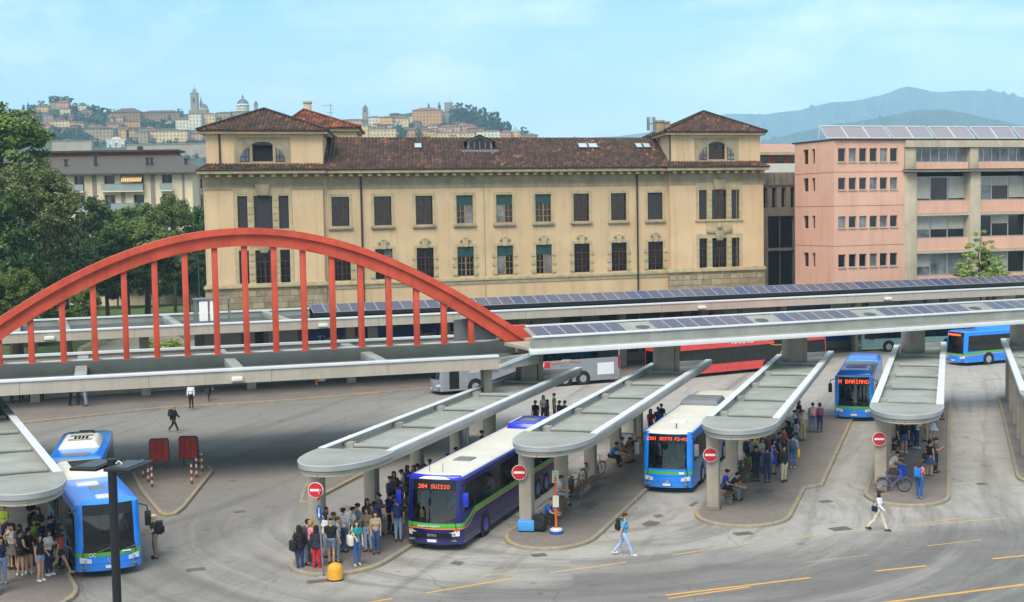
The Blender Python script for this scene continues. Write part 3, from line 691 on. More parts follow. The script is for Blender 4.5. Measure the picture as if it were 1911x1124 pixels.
M_brown = mat('brown_frame', '#4e2a20', .6, var=.15); M_tan = mat('tan_frame', '#8d7452', .6, var=.1); M_greensh = mat('green_blind', '#1f4744', .6, var=.08); M_roll = mat('roller_shutter', '#2b2b2f', .55, var=.12, stretch=(1, 1, 14))
def slat_mat():
    n = NT('slatted_blind'); v = n.obj(); s = n.sep(v); k = n.math('FRACT', n.math('MULTIPLY', s[2], 9.0))
    n.base(n.mix(n.ramp(k, [(0, 0.), (.2, 1.)]), '#161617', '#36353a')); n.b.inputs['Roughness'].default_value = .6; n.bump(k, .4, .03); return n.m
M_slat = slat_mat()
def window(parent, x0, x1, z0, z1, y, style='brown', name='window', fm=None, pm=None, cols=2, tr=.68, fw=.07):
    mb = MB(); f = fw; y0, y1 = y-.05, y+.03
    mb.box(x0, x0+f, y0, y1, z0, z1); mb.box(x1-f, x1, y0, y1, z0, z1); mb.box(x0+f, x1-f, y0, y1, z0, z0+f); mb.box(x0+f, x1-f, y0, y1, z1-f, z1)
    zt = z0+(z1-z0)*tr
    if style in ('brown', 'green', 'open'):
        mb.box(x0+f, x1-f, y0-.01, y1, zt-.05, zt+.05)
        for i in range(1, cols): q = x0+(x1-x0)*i/cols; mb.box(q-.07, q+.07, y0, y1, z0+f, zt-.05); mb.box(q-.05, q+.05, y0, y1, zt+.05, z1-f)
        for i in range(cols):
            q = x0+(x1-x0)*(i+.5)/cols; mb.box(q-.028, q+.028, y0+.02, y1, z0+f, zt-.05)
            for h in (.33, .66): mb.box(x0+(x1-x0)*i/cols+f, x0+(x1-x0)*(i+1)/cols-f, y0+.025, y1, z0+(zt-z0)*h-.025, z0+(zt-z0)*h+.025)
    elif style == 'strip':
        for i in range(1, cols): q = x0+(x1-x0)*i/cols; mb.box(q-.05, q+.05, y0, y1, z0+f, z1-f)
    w = mb.build(name, fm or {'green': M_tan}.get(style, M_brown), parent)
    mb = MB()
    if style in ('brown', 'green', 'open', 'strip') and cols > 1:
        for i in range(cols):
            a = x0+(x1-x0)*i/cols; b = x0+(x1-x0)*(i+1)/cols; mb.quad((a+.02, y+.0, z0+.02), (b-.02, y, z0+.02), (b-.02, y, z1-.02), (a+.02, y, z1-.02), (0 if random.random() < .75 else 1) if style != 'open' else 0)
    else: mb.quad((x0+.02, y, z0+.02), (x1-.02, y, z0+.02), (x1-.02, y, z1-.02), (x0+.02, y, z1-.02))
    mb.build('pane', [pm or M_pane, M_panel_l], w)
    if style == 'green':
        mb = MB(); mb.box(x0+f, x1-f, y0-.04, y0-.012, zt-.02, z1-f); mb.build('blind', M_greensh, w)
    if style == 'shut':
        mb = MB(); mb.box(x0+f, x1-f, y0-.02, y-.01, z0+f, z1-f); mb.build('blind', M_slat, w)
    return w
def roof_plane(name, parent, mt, a, b, apexes, pitch_pts=.095, tw=.38, tl=.5, amp=.065):
    # a,b: eave ends; apexes: list of (param along eave 0..1, point) upper boundary, piecewise linear between
    a, b = Vector(a), Vector(b); L = (b-a).length; n = max(2, int(L/pitch_pts)); vs = []; fs = []; uvs = []
    e = (b-a).normalized()
    pts = [(0.0, a)] if apexes[0][0] > 0 else []
    pts += [(t, Vector(p)) for t, p in apexes]
    if apexes[-1][0] < 1: pts.append((1.0, b))
    nrm = e.cross((Vector(apexes[0][1])-a) if apexes[0][0] > 0 else Vector(apexes[0][1])-a).normalized()
    if nrm.z < 0: nrm = -nrm
    for i in range(n+1):
        t = i/n; lo = a+(b-a)*t
        for (t0, p0), (t1, p1) in zip(pts, pts[1:]):
            if t0 <= t <= t1+1e-9: hi = p0+(p1-p0)*((t-t0)/max(1e-9, t1-t0)); break
        s = (0, 1, .2)[i % 3] if False else math.sin(i*math.pi/2*1.0)
        off = nrm*amp*(-1, 0, 1, 0)[i % 4]
        vs += [lo+off, hi+off]; ln = (hi-lo).length
        uvs.append((t*L/tw, ln/tl))
    for i in range(n): fs.append((2*i, 2*i+2, 2*i+3, 2*i+1))
    me = bpy.data.meshes.new(name); me.from_pydata([tuple(v) for v in vs], [], fs); me.materials.append(mt)
    ul = me.uv_layers.new(name='UVMap'); k = 0
    for i in range(n):
        for (q, up) in ((i, 0), (i+1, 0), (i+1, 1), (i, 1)): ul.data[k].uv = (uvs[q][0], uvs[q][1]*up+.5); k += 1
    o = bpy.data.objects.new(name, me); COL.objects.link(o); o.parent = parent; return o
def hip_roof(parent, mt, x0, x1, y0, y1, z, ax, ay, az, ax2=None, name='roof', th=.14, um=None):
    ax2 = ax if ax2 is None else ax2
    A = (ax, ay, az); B = (ax2, ay, az); W = x1-x0; D = y1-y0
    r = roof_plane(name, parent, mt, (x0, y0, z), (x1, y0, z), [((ax-x0)/W, A)]+([((ax2-x0)/W, B)] if ax2 != ax else []))
    roof_plane('roof_slope', r, mt, (x1, y0, z), (x1, y1, z), [((ay-y0)/D, B)])
    roof_plane('roof_slope', r, mt, (x1, y1, z), (x0, y1, z), [((x1-ax2)/W, B)]+([((x1-ax)/W, A)] if ax2 != ax else []))
    roof_plane('roof_slope', r, mt, (x0, y1, z), (x0, y0, z), [((y1-ay)/D, A)])
    mb = MB(); mb.box(x0+.05, x1-.05, y0+.05, y1-.05, z-th, z-.045); mb.build('eave', um or M_brown, r)
    mb = MB()
    for c, q in (((x0, y0, z), A), ((x1, y0, z), B), ((x1, y1, z), B), ((x0, y1, z), A)): mb.tube([Vector(c)+Vector((0, 0, .05)), Vector(q)+Vector((0, 0, .05))], .13, 6)
    if ax2 != ax: mb.tube([A, B], .13, 6)
    mb.build('ridge_tiles', mt, r)
    return r
M_tileD = tilemat('dark_roof_tiles', [(0.0, '#231b17'), (.3, '#37281f'), (.55, '#4b3326'), (.74, '#61402f'), (.84, '#3a2a20'), (.93, '#8a553b'), (1.0, '#ad7a56')], .16)
M_tileR = tilemat('red_roof_tiles', [(0.0, '#2e1c17'), (.35, '#5a2f23'), (.6, '#7d412e'), (.8, '#9c5238'), (1.0, '#b8704c')], .40)
def plaster(name, c1, c2, stain='#8e7a55'):
    n = NT(name); v = n.obj(); b = n.noise(v, .35, 6, .62); c = n.mix(n.ramp(b, [(.3, 0.), (.7, 1.)]), c1, c2)
    s = n.noise(n.obj((1.2, 1.2, .1)), 1.2, 5, .65); c = n.mix(n.ramp(s, [(.5, 0.), (.78, .6)]), c, stain); pt = n.noise(v, .16, 3, .5); c = n.mix(n.ramp(pt, [(.52, 0.), (.60, .3)]), c, tuple(min(1, q*1.18) for q in lin(c2)))
    f = n.noise(v, 9, 4, .6); c = n.mix(n.ramp(f, [(.3, .0), (.7, .12)]), c, stain)
    n.base(c); n.b.inputs['Roughness'].default_value = .92; n.bump(f, .12, .02); return n.m
M_pl = plaster('cream_plaster', '#ceb089', '#d8bc97', '#9c8a70'); M_pl2 = plaster('cream_plaster_flat', '#c6aa84', '#d0b690', '#96846a')
def stone_mat(name, c1, c2, bw=1.0, bh=.5, mortar='#4d463c', ms=.03, dirt=.6):
    n = NT(name); v = n.obj(rot=(R(90), 0, 0)); br = n.n('ShaderNodeTexBrick'); br.inputs['Scale'].default_value = 1; br.inputs['Brick Width'].default_value = bw; br.offset_frequency = 2; br.squash = .7; br.squash_frequency = 3; br.inputs['Row Height'].default_value = bh; br.inputs['Mortar Size'].default_value = ms
    br.inputs['Color1'].default_value = (*lin(c1), 1); br.inputs['Color2'].default_value = (*lin(c2), 1); br.inputs['Mortar'].default_value = (*lin(mortar), 1); n.l(v, br.inputs['Vector'])
    d = n.noise(n.obj(), .9, 6, .65); c = n.mix(n.ramp(d, [(.42, 0.), (.75, dirt)]), br.outputs[0], '#4b453c')
    n.base(c); n.b.inputs['Roughness'].default_value = .92
    h = n.math('ADD', n.math('MULTIPLY', br.outputs['Fac'], -1.0), n.math('MULTIPLY', n.noise(n.obj(), 4, 5), .8)); n.bump(h, .7, .08); return n.m
M_rust = stone_mat('rusticated_stone', '#8f8165', '#b0a184', 1.15, .58, '#6a604e', .02, .7); M_frieze = mat('weathered_stone', '#a09379', .92, var=.25, vs=.7, bump=.3, bs=8, streak=.5)
M_trim = mat('stone_trim', '#b3a582', .9, var=.2, vs=1.5, streak=.4); M_gutter = mat('dark_gutter', '#2c2825', .6, var=.1)

# ------------------------------------------------------------------ the palazzo
KS = math.tan(R(15.5))
class SkewFP:
    def hit(s, x, y, n=0.0): u, z = FP.hit(x, y, n); return u-KS*n, z
FPS = SkewFP()
pal = thing('palazzo', 'long cream palazzo with stone cornice, tiled roof and two square attic towers', 'building', FP.o, FP.a)
UW = [12.9+4.218*i for i in range(9)]
def tri(c): return [(c-2.42, c-1.48), (c-.87, c+.87), (c+1.48, c+2.42)]
row1 = (12.85, 15.7); row2 = (7.55, 10.55); row0 = (2.2, 5.2)
def walls(x0, x1, holes, y, m, z0, z1, name='wall'):
    mb = MB(); wall_holes(mb, x0, x1, z0, z1, holes, y); return mb.build(name, m, pal)
YB = -.55
walls(11.25, 48.2, [(u-.87, u+.87, *r) for u in UW for r in (row1, row2)], 0, M_pl2, 0, 18.2)
for c, (x0, x1) in ((5.5, (0, 11.25)), (54.1, (48.2, 59.5))):
    walls(x0, x1, [(a, b, r[0]-(.1 if r is row1 else 0), r[1]+.2) for a, b in tri(c) for r in (row1, row2)], YB, M_pl, 7.2, 18.2)
    mb = MB(); wall_holes(mb, x0-.12, x1+.12, 0, 7.2, [], YB-.18); mb.quad((x0-.12, YB-.18, 7.2), (x1+.12, YB-.18, 7.2), (x1+.12, YB+.1, 7.2), (x0-.12, YB+.1, 7.2)); mb.quad((x0-.12, YB-.18, 0), (x0-.12, YB-.18, 7.2), (x0-.12, 14, 7.2), (x0-.12, 14, 0)); mb.quad((x1+.12, YB-.18, 0), (x1+.12, 14, 0), (x1+.12, 14, 7.2), (x1+.12, YB-.18, 7.2)); mb.build('stone_base', M_rust, pal)
    mb = MB(); mb.box(x0-.22, x1+.22, YB-.35, YB-.02, 7.2, 7.5); mb.box(x0-.1, x1+.1, YB-.12, YB-.02, 7.5, 7.62); mb.build('string_course', M_trim, pal, bevel=.03)
    for q in (x0, x1-.002):      # side returns of the block
        mb = MB(); mb.quad((q, YB, 7.2), (q, 14, 7.2), (q, 14, 18.2), (q, YB, 18.2)); mb.build('side_wall', M_pl, pal)
    mb = MB(); mb.box(c-2.75, c+2.75, YB-.06, YB-.002, 16.05, 16.62)
    for z0, z1 in ((12.55, 16.05), (7.5, 10.9)):
        for q in (-2.75, -1.48, .87, 2.42): w = .33 if abs(q) > 2 else .61; mb.box(c+q, c+q+w, YB-.07, YB-.002, z0, z1)
        mb.box(c-2.9, c+2.9, YB-.16, YB-.071, z0, z0+.18) if z0 > 10 else None
        for zq in np.arange(z0+.4, z1-.2, .62):
            for q in (-1.44, .91): mb.box(c+q, c+q+.53, YB-.13, YB-.07, zq, zq+.42)
    mb.box(c-2.75, c+2.75, YB-.06, YB-.002, 10.75, 11.2); mb.box(c-1.6, c+1.6, YB-.05, YB-.002, 11.2, 12.5)
    mb.build('window_surround', M_trim, pal)
    mb = MB(); mb.extr([(c-.55, 15.95), (c+.55, 15.95), (c+.75, 17.0), (c-.75, 17.0)], YB-.3, YB-.06); mb.build('window_ornament', M_frieze, pal, bevel=.03); mb = MB(); mb.extr([(c-.35, 10.5), (c+.35, 10.5), (c+.6, 11.6), (c-.6, 11.6)], YB-.3, YB-.05); mb.ell((c, YB-.25, 12.0), (.32, .2, .34), 10, 6)
    mb.extr([(c-1.5, 11.35), (c-.4, 11.25), (c-.4, 11.6), (c-1.5, 11.75)], YB-.2, YB-.05); mb.extr([(c+.4, 11.25), (c+1.5, 11.35), (c+1.5, 11.75), (c+.4, 11.6)], YB-.2, YB-.05); mb.build('window_ornament', M_frieze, pal, bevel=.03)
    for i, (a, b) in enumerate(tri(c)):
        window(pal, a, b, row1[0]-.1, row1[1]+.2, YB+.22, 'shut' if c < 20 or i == 9 else ('shut' if i != 1 else 'brown'), cols=1 if i != 1 else 2, fm=M_roll if c < 20 else None)
        window(pal, a, b, row2[0], row2[1]+.2, YB+.22, 'brown', cols=1 if i != 1 else 2, tr=.66)
    for q in (x0+1.7, x1-1.7): 
        mb = MB(); mb.box(q-1.6, q-1.56, YB-.012, YB-.001, 7.6, 16.4); mb.box(q+1.0, q+1.03, YB-.012, YB-.001, 7.6, 16.4); mb.build('panel_joint', M_trim, pal)
st1 = ['brown', 'brown', 'brown', 'green', 'green', 'green', 'open', 'brown', 'shut']; st2 = ['brown', 'brown', 'open', 'green', 'green', 'green', 'open', 'brown', 'brown']
for i, u in enumerate(UW):
    for (z0, z1), st, r in ((row1, st1, 1), (row2, st2, 2)):
        w = window(pal, u-.87, u+.87, z0, z1, .2, st[i])
        mb = MB(); s = .28
        mb.box(u-.87-s, u-.872, -.06, -.002, z0, z1+s); mb.box(u+.872, u+.87+s, -.06, -.002, z0, z1+s); mb.box(u-.872, u+.872, -.06, -.002, z1, z1+s)
        if r == 2:
            for zq in (z0+.15, z0+1.0, z0+1.85):
                for sx in (-1, 1): mb.box(min(u+sx*.9, u+sx*1.36), max(u+sx*.9, u+sx*1.30), -.11, -.06, zq, zq+.36)
            for q in np.linspace(-1, 1, 7): mb.ell((u+q*.5, -.1, z1+.62+.28*(1-q*q)), (.11, .08, .15), 7, 5)
            mb.extr([(u-.22, z1-.02), (u+.22, z1-.02), (u+.34, z1+.75), (u-.34, z1+.75)], -.22, -.06)
        mb.build('window_surround', M_trim, w)
        if r == 1: mb = MB(); mb.box(u-1.22, u+1.22, -.24, -.0, z0-.3, z0-.02); mb.box(u-1.05, u+1.05, -.14, 0, z0-.42, z0-.3); mb.build('sill', M_frieze, w, bevel=.03)
mb = MB(); mb.box(11.25, 48.2, -.16, -.001, 7.1, 7.45); mb.build('string_course', M_trim, pal, bevel=.03)
mb = MB(); mb.box(11.25, 48.2, -.07, -.001, 6.75, 7.1); mb.build('string_course', M_frieze, pal)
def cornice(x0, x1, y, ends=True):
    mb = MB(); mb.box(x0, x1, y-.05, y-.001, 16.45, 17.75); mb.box(x0, x1, y-.12, y-.05, 16.85, 16.95); mb.box(x0, x1, y-.14, y-.05, 17.02, 17.1); mb.build('frieze', M_frieze, pal)
    mb = MB(); mb.box(x0-.1, x1+.1, y-.12, y-.001, 17.75, 17.95)
    n = int((x1-x0)/.95)
    for i in range(n): q = x0+(i+.5)*(x1-x0)/n; mb.box(q-.2, q+.2, y-.95, y-.3, 17.66, 17.93)
    mb.build('cornice_brackets', M_frieze, pal)
    mb = MB(); mb.box(x0-.35, x1+.35, y-1.15, y, 17.95, 18.25); mb.build('cornice', M_trim, pal, bevel=.04)
    mb = MB(); mb.box(x0-.45, x1+.45, y-1.28, y-.2, 18.25, 18.40); mb.build('gutter', M_gutter, pal, bevel=.05)
cornice(11.65, 47.8, 0); cornice(-.05, 11.3, YB); cornice(48.15, 59.55, YB)
# roofs
roof_plane('roof', pal, M_tileD, (11.2, -.95, 18.42), (48.6, -.95, 18.42), [(0.0, (11.2, 8, 21.9)), (1.0, (48.6, 8, 21.9))])
roof_plane('roof', pal, M_tileD, (48.6, 17, 18.42), (11.2, 17, 18.42), [(0.0, (48.6, 8, 21.9)), (1.0, (11.2, 8, 21.9))])
for x0, x1 in ((-.5, 11.8), (47.7, 60.0)):   # skirt roofs under the attic towers
    roof_plane('roof', pal, M_tileD, (x0, YB-1.0, 18.42), (x1, YB-1.0, 18.42), [(0.0, (x0+.9, .9, 19.15)), (1.0, (x1-.9, .9, 19.15))])
    mb = MB(); mb.box(x0+.1, x1-.1, YB-.3, 14, 18.2, 18.4); mb.build('roof_deck', M_gutter, pal)
def attic(c, x0, x1, dep, apex, aw, opened, chim):
    y0 = .35
    holes = [(c-.98, c+.98, 19.15, 20.75)]
    mb = MB(); wall_holes(mb, x0, x1, 18.4, 21.75, holes, y0, .3); mb.quad((x0, y0, 18.4), (x0, y0, 21.75), (x0, dep, 21.75), (x0, dep, 18.4)); mb.quad((x1, y0, 18.4), (x1, dep, 18.4), (x1, dep, 21.75), (x1, y0, 21.75)); mb.quad((x0, dep, 18.4), (x0, dep, 21.75), (x1, dep, 21.75), (x1, dep, 18.4)); mb.build('attic_wall', M_pl, pal)
    # stone field round the lunette
    mb = MB(); mb.box(c-2.65, c-.98, y0-.06, y0-.002, 18.95, 21.45); mb.box(c+.98, c+2.65, y0-.06, y0-.002, 18.95, 21.45); mb.box(c-.98, c+.98, y0-.06, y0-.002, 20.75, 21.45); mb.box(c-2.3, c+2.3, y0-.2, y0-.061, 18.9, 19.1)
    for s in (-1, 1): mb.extr([(c+s*1.25-.12, 20.75), (c+s*1.25+.12, 20.75), (c+s*1.7+.12, 21.4), (c+s*1.7-.12, 21.4)], y0-.1, y0-.061)
    mb.build('lunette_surround', M_frieze, pal)
    arc = [(c+.98*math.cos(t), 20.72+.32*math.sin(t)) for t in np.linspace(0, math.pi, 9)]
    mb = MB(); mb.extr([(c-.98, 20.7)]+[(q[0], q[1]) for q in arc[::-1]][1:-1]+[(c+.98, 20.7)], y0-.075, y0-.061) if False else mb.extr(arc, y0-.085, y0-.061); mb.build('arch_head', M_gutter, pal)
    if opened: w = window(pal, c-.98, c+.98, 19.15, 20.75, y0+.25, 'none', pm=M_darkin)
    else: w = window(pal, c-.98, c+.98, 19.15, 20.75, y0+.25, 'brown', pm=M_pane, tr=.62)
    for s in (-1, 1):
        q = [(c+s*1.25, 19.15), (c+s*2.15, 19.15)]+[(c+s*(1.25+.9*math.cos(t)), 19.15+1.35*math.sin(t)) for t in np.linspace(.25, math.pi/2, 6)]
        if s < 0: q = q[::-1]
        mb = MB(); mb.extr(q, y0-.09, y0-.062); f = mb.build('side_window', M_paneb if s < 0 and opened else M_panel_l, pal)
        mb = MB(); mb.box(min(c+s*1.25, c+s*1.33), max(c+s*1.25, c+s*1.33), y0-.13, y0-.091, 19.15, 20.5); mb.box(min(c+s*1.6, c+s*1.66), max(c+s*1.6, c+s*1.66), y0-.13, y0-.091, 19.15, 20.25); mb.box(min(c+s*1.25, c+s*2.1), max(c+s*1.25, c+s*2.1), y0-.14, y0-.131, 19.62, 19.68); mb.box(min(c+s*1.25, c+s*2.15), max(c+s*1.25, c+s*2.15), y0-.13, y0-.091, 19.12, 19.2); mb.build('frame', M_brown, f)
    mb = MB(); mb.box(x0-.55, x1+.55, y0-.6, dep+.5, 21.75, 21.98); mb.build('attic_cornice', M_trim, pal, bevel=.04)
    mb = MB(); mb.box(x0-.62, x1+.62, y0-.68, y0-.4, 21.98, 22.1); mb.build('gutter', M_gutter, pal)
    hip_roof(pal, M_tileD, x0-.7, x1+.7, y0-.75, dep+.7, 22.12, apex[0], apex[1], apex[2])
    mb = MB(); q = x0+1.3 if opened else x0+.05; mb.tube([(q, y0-.12, 18.6), (q, y0-.12, 21.7), (q, y0-.45, 21.95)], .09, 6); mb.build('downpipe', M_gutter, pal)
attic(5.5, .2, 11.3, 11.2, (FPS.hit(493, 209, 5.6)[0], 5.6, 24.55), 0, True, False)
attic(54.1, 48.45, 59.4, 12.0, (FPS.hit(1313, 214, 6.4)[0], 6.4, 24.75), 0, False, True)
for c in (5.5, 54.1):
    for s in (-1, 1): mb = MB(); mb.box(c+s*4.05-.02, c+s*4.05+.02, .338, .349, 18.6, 21.7); mb.build('panel_joint', M_trim, pal)
u0, z = FPS.hit(532, 243, 15.); u1, _ = FPS.hit(664, 243, 15.); ua, za = FPS.hit(567, 205, 19.5); 
mb = MB(); mb.box(u0, u1, 15, 24.5, 18.5, z-.1); mb.build('rear_tower_wall', M_pl, pal)
mb = MB(); mb.box(u0-.35, u1+.35, 14.6, 24.9, z-.1, z+.18); mb.build('attic_cornice', M_trim, pal)
hip_roof(pal, M_tileR, u0-.6, u1+.6, 14.4, 25.1, z+.3, ua, 19.5, za)
mb = MB(); mb.box(u1-4.4, u1-1.2, 14.95, 14.999, z-1.9, z-1.0); mb.build('window', M_pane, pal)
def chimney(u, y, z0, z1, w, d, m):
    mb = MB(); mb.box(u-w, u+w, y-d, y+d, z0, z1-.25); mb.box(u-w-.08, u+w+.08, y-d-.08, y+d+.08, z1-.25, z1); return mb.build('chimney', m, pal, bevel=.02)
uc, zc = FPS.hit(573.5, 189, 21.5); chimney(uc, 21.5, zc-3.2, zc, .42, .42, mat('pale_chimney', '#b8b0a0', .9, var=.15))
uc, zc = FPS.hit(1231, 225, 6); chimney(uc, 6, 21.5, zc, .42, .5, M_frieze); uc, zc = FPS.hit(1242, 225, 7.2); chimney(uc, 7.2, 21.5, zc-.1, .4, .5, M_frieze)
# aerials
def aerial(x, y, n, h, label, kind):
    u, z = FP.hit(x, y, n); t = thing('roof_aerial', label, 'aerial', FP.w(u, n, z-h), FP.a); mb = MB(); mb.tube([(0, 0, 0), (0, 0, h)], .035, 6); mb.build('mast', M_steel, t)
    mb = MB()
    if kind: 
        for q in (-.45, -.25, .25, .45): mb.box(q-.06, q+.06, -.06, .06, h-1.6, h-.1)
        mb.box(-.5, .5, -.03, .03, h-.9, h-.8)
    else:
        mb.tube([(-1, 0, h-.25), (.3, 0, h-.25)], .02, 5); 
        for q in (-.9, -.6, -.3, 0): mb.tube([(q, -.3, h-.25), (q, .3, h-.25)], .015, 4)
        mb.tube([(-.5, 0, h-1.), (.3, 0, h-1.)], .02, 5)
    mb.build('antenna', M_steel, t)
aerial(617, 193, 16, 3.2, 'thin television aerial on the roof ridge right of the pale chimney', 0)
aerial(1215, 217, 8, 2.6, 'cluster of white mobile phone antennas left of the twin chimneys', 1)
# downpipes on the facade
for u in (15.0, 44.55): mb = MB(); mb.tube([(u, -.75, 18.3), (u, -.2, 17.4), (u, -.2, 0)], .1, 8); mb.build('downpipe', M_gutter, pal)
mb = MB(); mb.tube([(27.6, -.06, 17.8), (27.6, -.06, 0)], .03, 6); mb.build('cable', M_frieze, pal)
# dormer and roof lights on the main slope
def on_roof(u, y): return 18.42+(y+.95)/8.95*3.48
ud, _ = FPS.hit(895, 275, 5)
dm = MB(); y = 4.6; z0 = on_roof(ud, y)
mb = MB(); mb.box(ud-1.35, ud+1.35, y, y+3.2, z0-.3, z0+.75); mb.extr([(ud-1.35, z0+.75), (ud+1.35, z0+.75), (ud, z0+1.35)], y, y+3.2); dmo = mb.build('dormer', M_trim, pal)
mb = MB(); mb.quad((ud-1.75, y-.35, z0+.62), (ud, y-.35, z0+1.45), (ud, y+4, z0+1.45), (ud-1.75, y+4, z0+.62)); mb.quad((ud, y-.35, z0+1.45), (ud+1.75, y-.35, z0+.62), (ud+1.75, y+4, z0+.62), (ud, y+4, z0+1.45)); mb.build('dormer_roof', M_tileR, dmo)
mb = MB(); mb.extr([(ud-1.2, z0-.05), (ud+1.2, z0-.05), (ud+1.2, z0+.68), (ud, z0+1.2), (ud-1.2, z0+.68)], y-.06, y-.02); mb.build('pane', M_pane, dmo)
mb = MB(); mb.box(ud-2.0, ud+2.0, y-1.0, y-.9, z0-.5, z0-.18)
for q in (-1.2, -.6, 0, .6, 1.2): mb.box(ud+q-.04, ud+q+.04, y-.1, y-.06, z0-.1, z0+.7)
mb.build('frame', M_steel, dmo)
for xs, yy in (((773, 787), 272), ((1079, 1096), 275), ((1098, 1115), 275), ((1186, 1198), 273), ((1200, 1213), 273)):
    y = 5.2; a, _ = FPS.hit(xs[0], yy, y); b, _ = FPS.hit(xs[1], yy, y); M = Matrix.Translation((a, y-.7, on_roof(a, y-.7)+.09)) @ Matrix.Rotation(math.atan2(3.48, 8.95), 4, 'X')
    mb = MB(); mb.M = M; mb.box(0, b-a, 0, .07, 0, .07); mb.box(0, b-a, 1.43, 1.5, 0, .07); mb.box(0, .07, .07, 1.43, 0, .07); mb.box(b-a-.07, b-a, .07, 1.43, 0, .07); s = mb.build('skylight', M_steel, pal)
    mb = MB(); mb.M = M; mb.box(.07, b-a-.07, .07, 1.43, 0, .04); mb.build('pane', mat('skylight_glass', '#aebfc4', .1, var=.15), s)

# the palazzo stands on a slightly skewed plot: its side walls run back at an angle to the front
_done = set()
def skew(o):
    for c in [q for q in bpy.data.objects if q.parent == o]:
        if c.type == 'MESH' and c.data.name not in _done:
            _done.add(c.data.name)
            for v in c.data.vertices: v.co.x += KS*v.co.y
        skew(c)
skew(pal)
# ------------------------------------------------------------------ linking block and what stands behind it
a, _ = FP.hit(1420, 400, 6); b, _ = FP.hit(1492, 400, 6); zz = lambda y: FP.hit(1455, y, 6)[1]
lk = thing('link_building', 'narrow grey concrete block with tall dark glazing between the palazzo and the pink building', 'building', FP.w(a, 6, 0), FP.a); W = b-a
mb = MB(); h = [(.18*W, .86*W, zz(535)-6, zz(468)), (.18*W, .86*W, zz(464), zz(403))]+[(.05*W+i*.24*W, .05*W+i*.24*W+.12*W, zz(388), zz(350)) for i in range(4)]
wall_holes(mb, 0, W, 0, zz(322), h, 0, .4); mb.box(0, W, .5, 10, zz(322)-.3, zz(322)); mb.build('wall', M_concd, lk)
for q in h: window(lk, *q, .35, 'strip', cols=1 if q[1]-q[0] < 1 else 2, fm=M_steel)
mb = MB()
for i in range(6): mb.box(i*W/6+.05, i*W/6+W/6-.08, -.16, -.002, zz(346), zz(324))
mb.build('parapet_panel', M_concd, lk)
mb = MB(); mb.box(-.35, -.12, -.3, -.002, 0, zz(400)); mb.build('drainpipe', mat('red_pipe', '#8d4436', .6), lk)
a, _ = FP.hit(1410, 300, 30); b, _ = FP.hit(1500, 300, 30); zz = lambda y: FP.hit(1455, y, 30)[1]
bk = thing('balcony_building', 'orange walled block with white balcony parapet seen behind the grey link block', 'building', FP.w(a, 30, 0), FP.a); W = b-a
mb = MB(); mb.box(0, W, 0, 9, 0, zz(290)); mb.build('wall', mat('orange_render', '#b5644a', .9, var=.1), bk)
mb = MB(); mb.box(0, W, -1.4, -1.2, zz(330), zz(306)); mb.build('balcony_parapet', mat('white_render', '#cfcac0', .8, var=.08), bk)
mb = MB(); mb.box(-.5, W+.5, -1.8, 9, zz(290), zz(285)); mb.build('eave', M_trim, bk)
mb = MB(); mb.add([(-.5, -1.8, zz(285)), (W+.5, -1.8, zz(285)), (W+.5, 4, zz(266)), (-.5, 4, zz(266))], [(0, 1, 2, 3)]); mb.build('roof', mat('pink_tiles', '#b08a78', .9, var=.15, vs=3), bk)
for i in range(3): mb = MB(); mb.box(.6+i*W*.33, .6+i*W*.33+W*.16, -.05, -.002, zz(306), zz(293)); mb.build('window', M_pane, bk)

# ------------------------------------------------------------------ the pink office building
FK = Frame((33.54, 139.0, 0), 19.7)
pk = thing('pink_building', 'pink rendered office block with concrete frame bays and tilted solar collectors on its roof', 'building', FK.o, FK.a)
M_pink = plaster('pink_render', '#d3a38c', '#dbb09a', '#b88d7b'); M_tanc = mat('tan_concrete', '#b5aa94', .9, var=.16, vs=.6, streak=.4)
rows = [(18.5, 19.9), (15.6, 16.85), (11.65, 12.85), (7.55, 8.9), (3.4, 4.7)]
wx = [(.47, 1.37), (1.76, 2.67), (3.03, 3.93), (4.31, 5.23), (5.56, 6.49), (6.82, 7.75)]
mb = MB(); wall_holes(mb, 0, 8.6, 0, 20.7, [(a, b, *r) for a, b in wx for r in rows], 0, .3)
side = [(1.3, 2.1), (2.75, 3.2)]
hs = [(7.6-5.9, 7.6-4.9, r[0]-.05, r[1]+.1) for r in rows]+[(7.6-4.2, 7.6-3.6, r[0]-.05, r[1]+.1) for r in rows]
sm = MB(); wall_holes(sm, 0, 7.6, 0, 20.7, hs, 0, .3)
mb.M = Matrix(((0, 1, 0, 0), (-1, 0, 0, 7.6), (0, 0, 1, 0), (0, 0, 0, 1)))   # local x -> -y
mb.add(sm.v, sm.f); mb.M = None
mb.quad((0, 7.6, 0), (0, 7.6, 20.7), (9, 20, 20.7), (9, 20, 0))
mb.build('wall', M_pink, pk)
for r in rows:
    for a, b in wx: window(pk, a, b, *r, .22, 'strip', cols=1, fm=M_steel, pm=M_panel_l if random.random() < .45 else M_pane); m2 = MB(); m2.box(a-.06, b+.06, -.1, -.001, r[0]-.12, r[0]-.01); m2.build('sill', M_tanc, pk)
    for x0, x1 in ((7.6-5.9, 7.6-4.9), (7.6-4.2, 7.6-3.6)):
        m2 = MB(); m2.box(.24, .27, 7.6-x1, 7.6-x0, r[0]-.05, r[1]+.1); m2.build('window', M_pane, pk)
for z in (17.4, 13.9, 9.75): m2 = MB(); m2.box(0, 8.6, -.015, -.001, z, z+.06); m2.box(-.015, -.001, 0, 7.6, z, z+.06); m2.build('joint_line', mat('joint', '#9c7160', .9), pk)
m2 = MB(); m2.box(-.1, 44, -.25, 8, 20.72, 20.86); m2.build('roof_edge', M_gutter, pk)
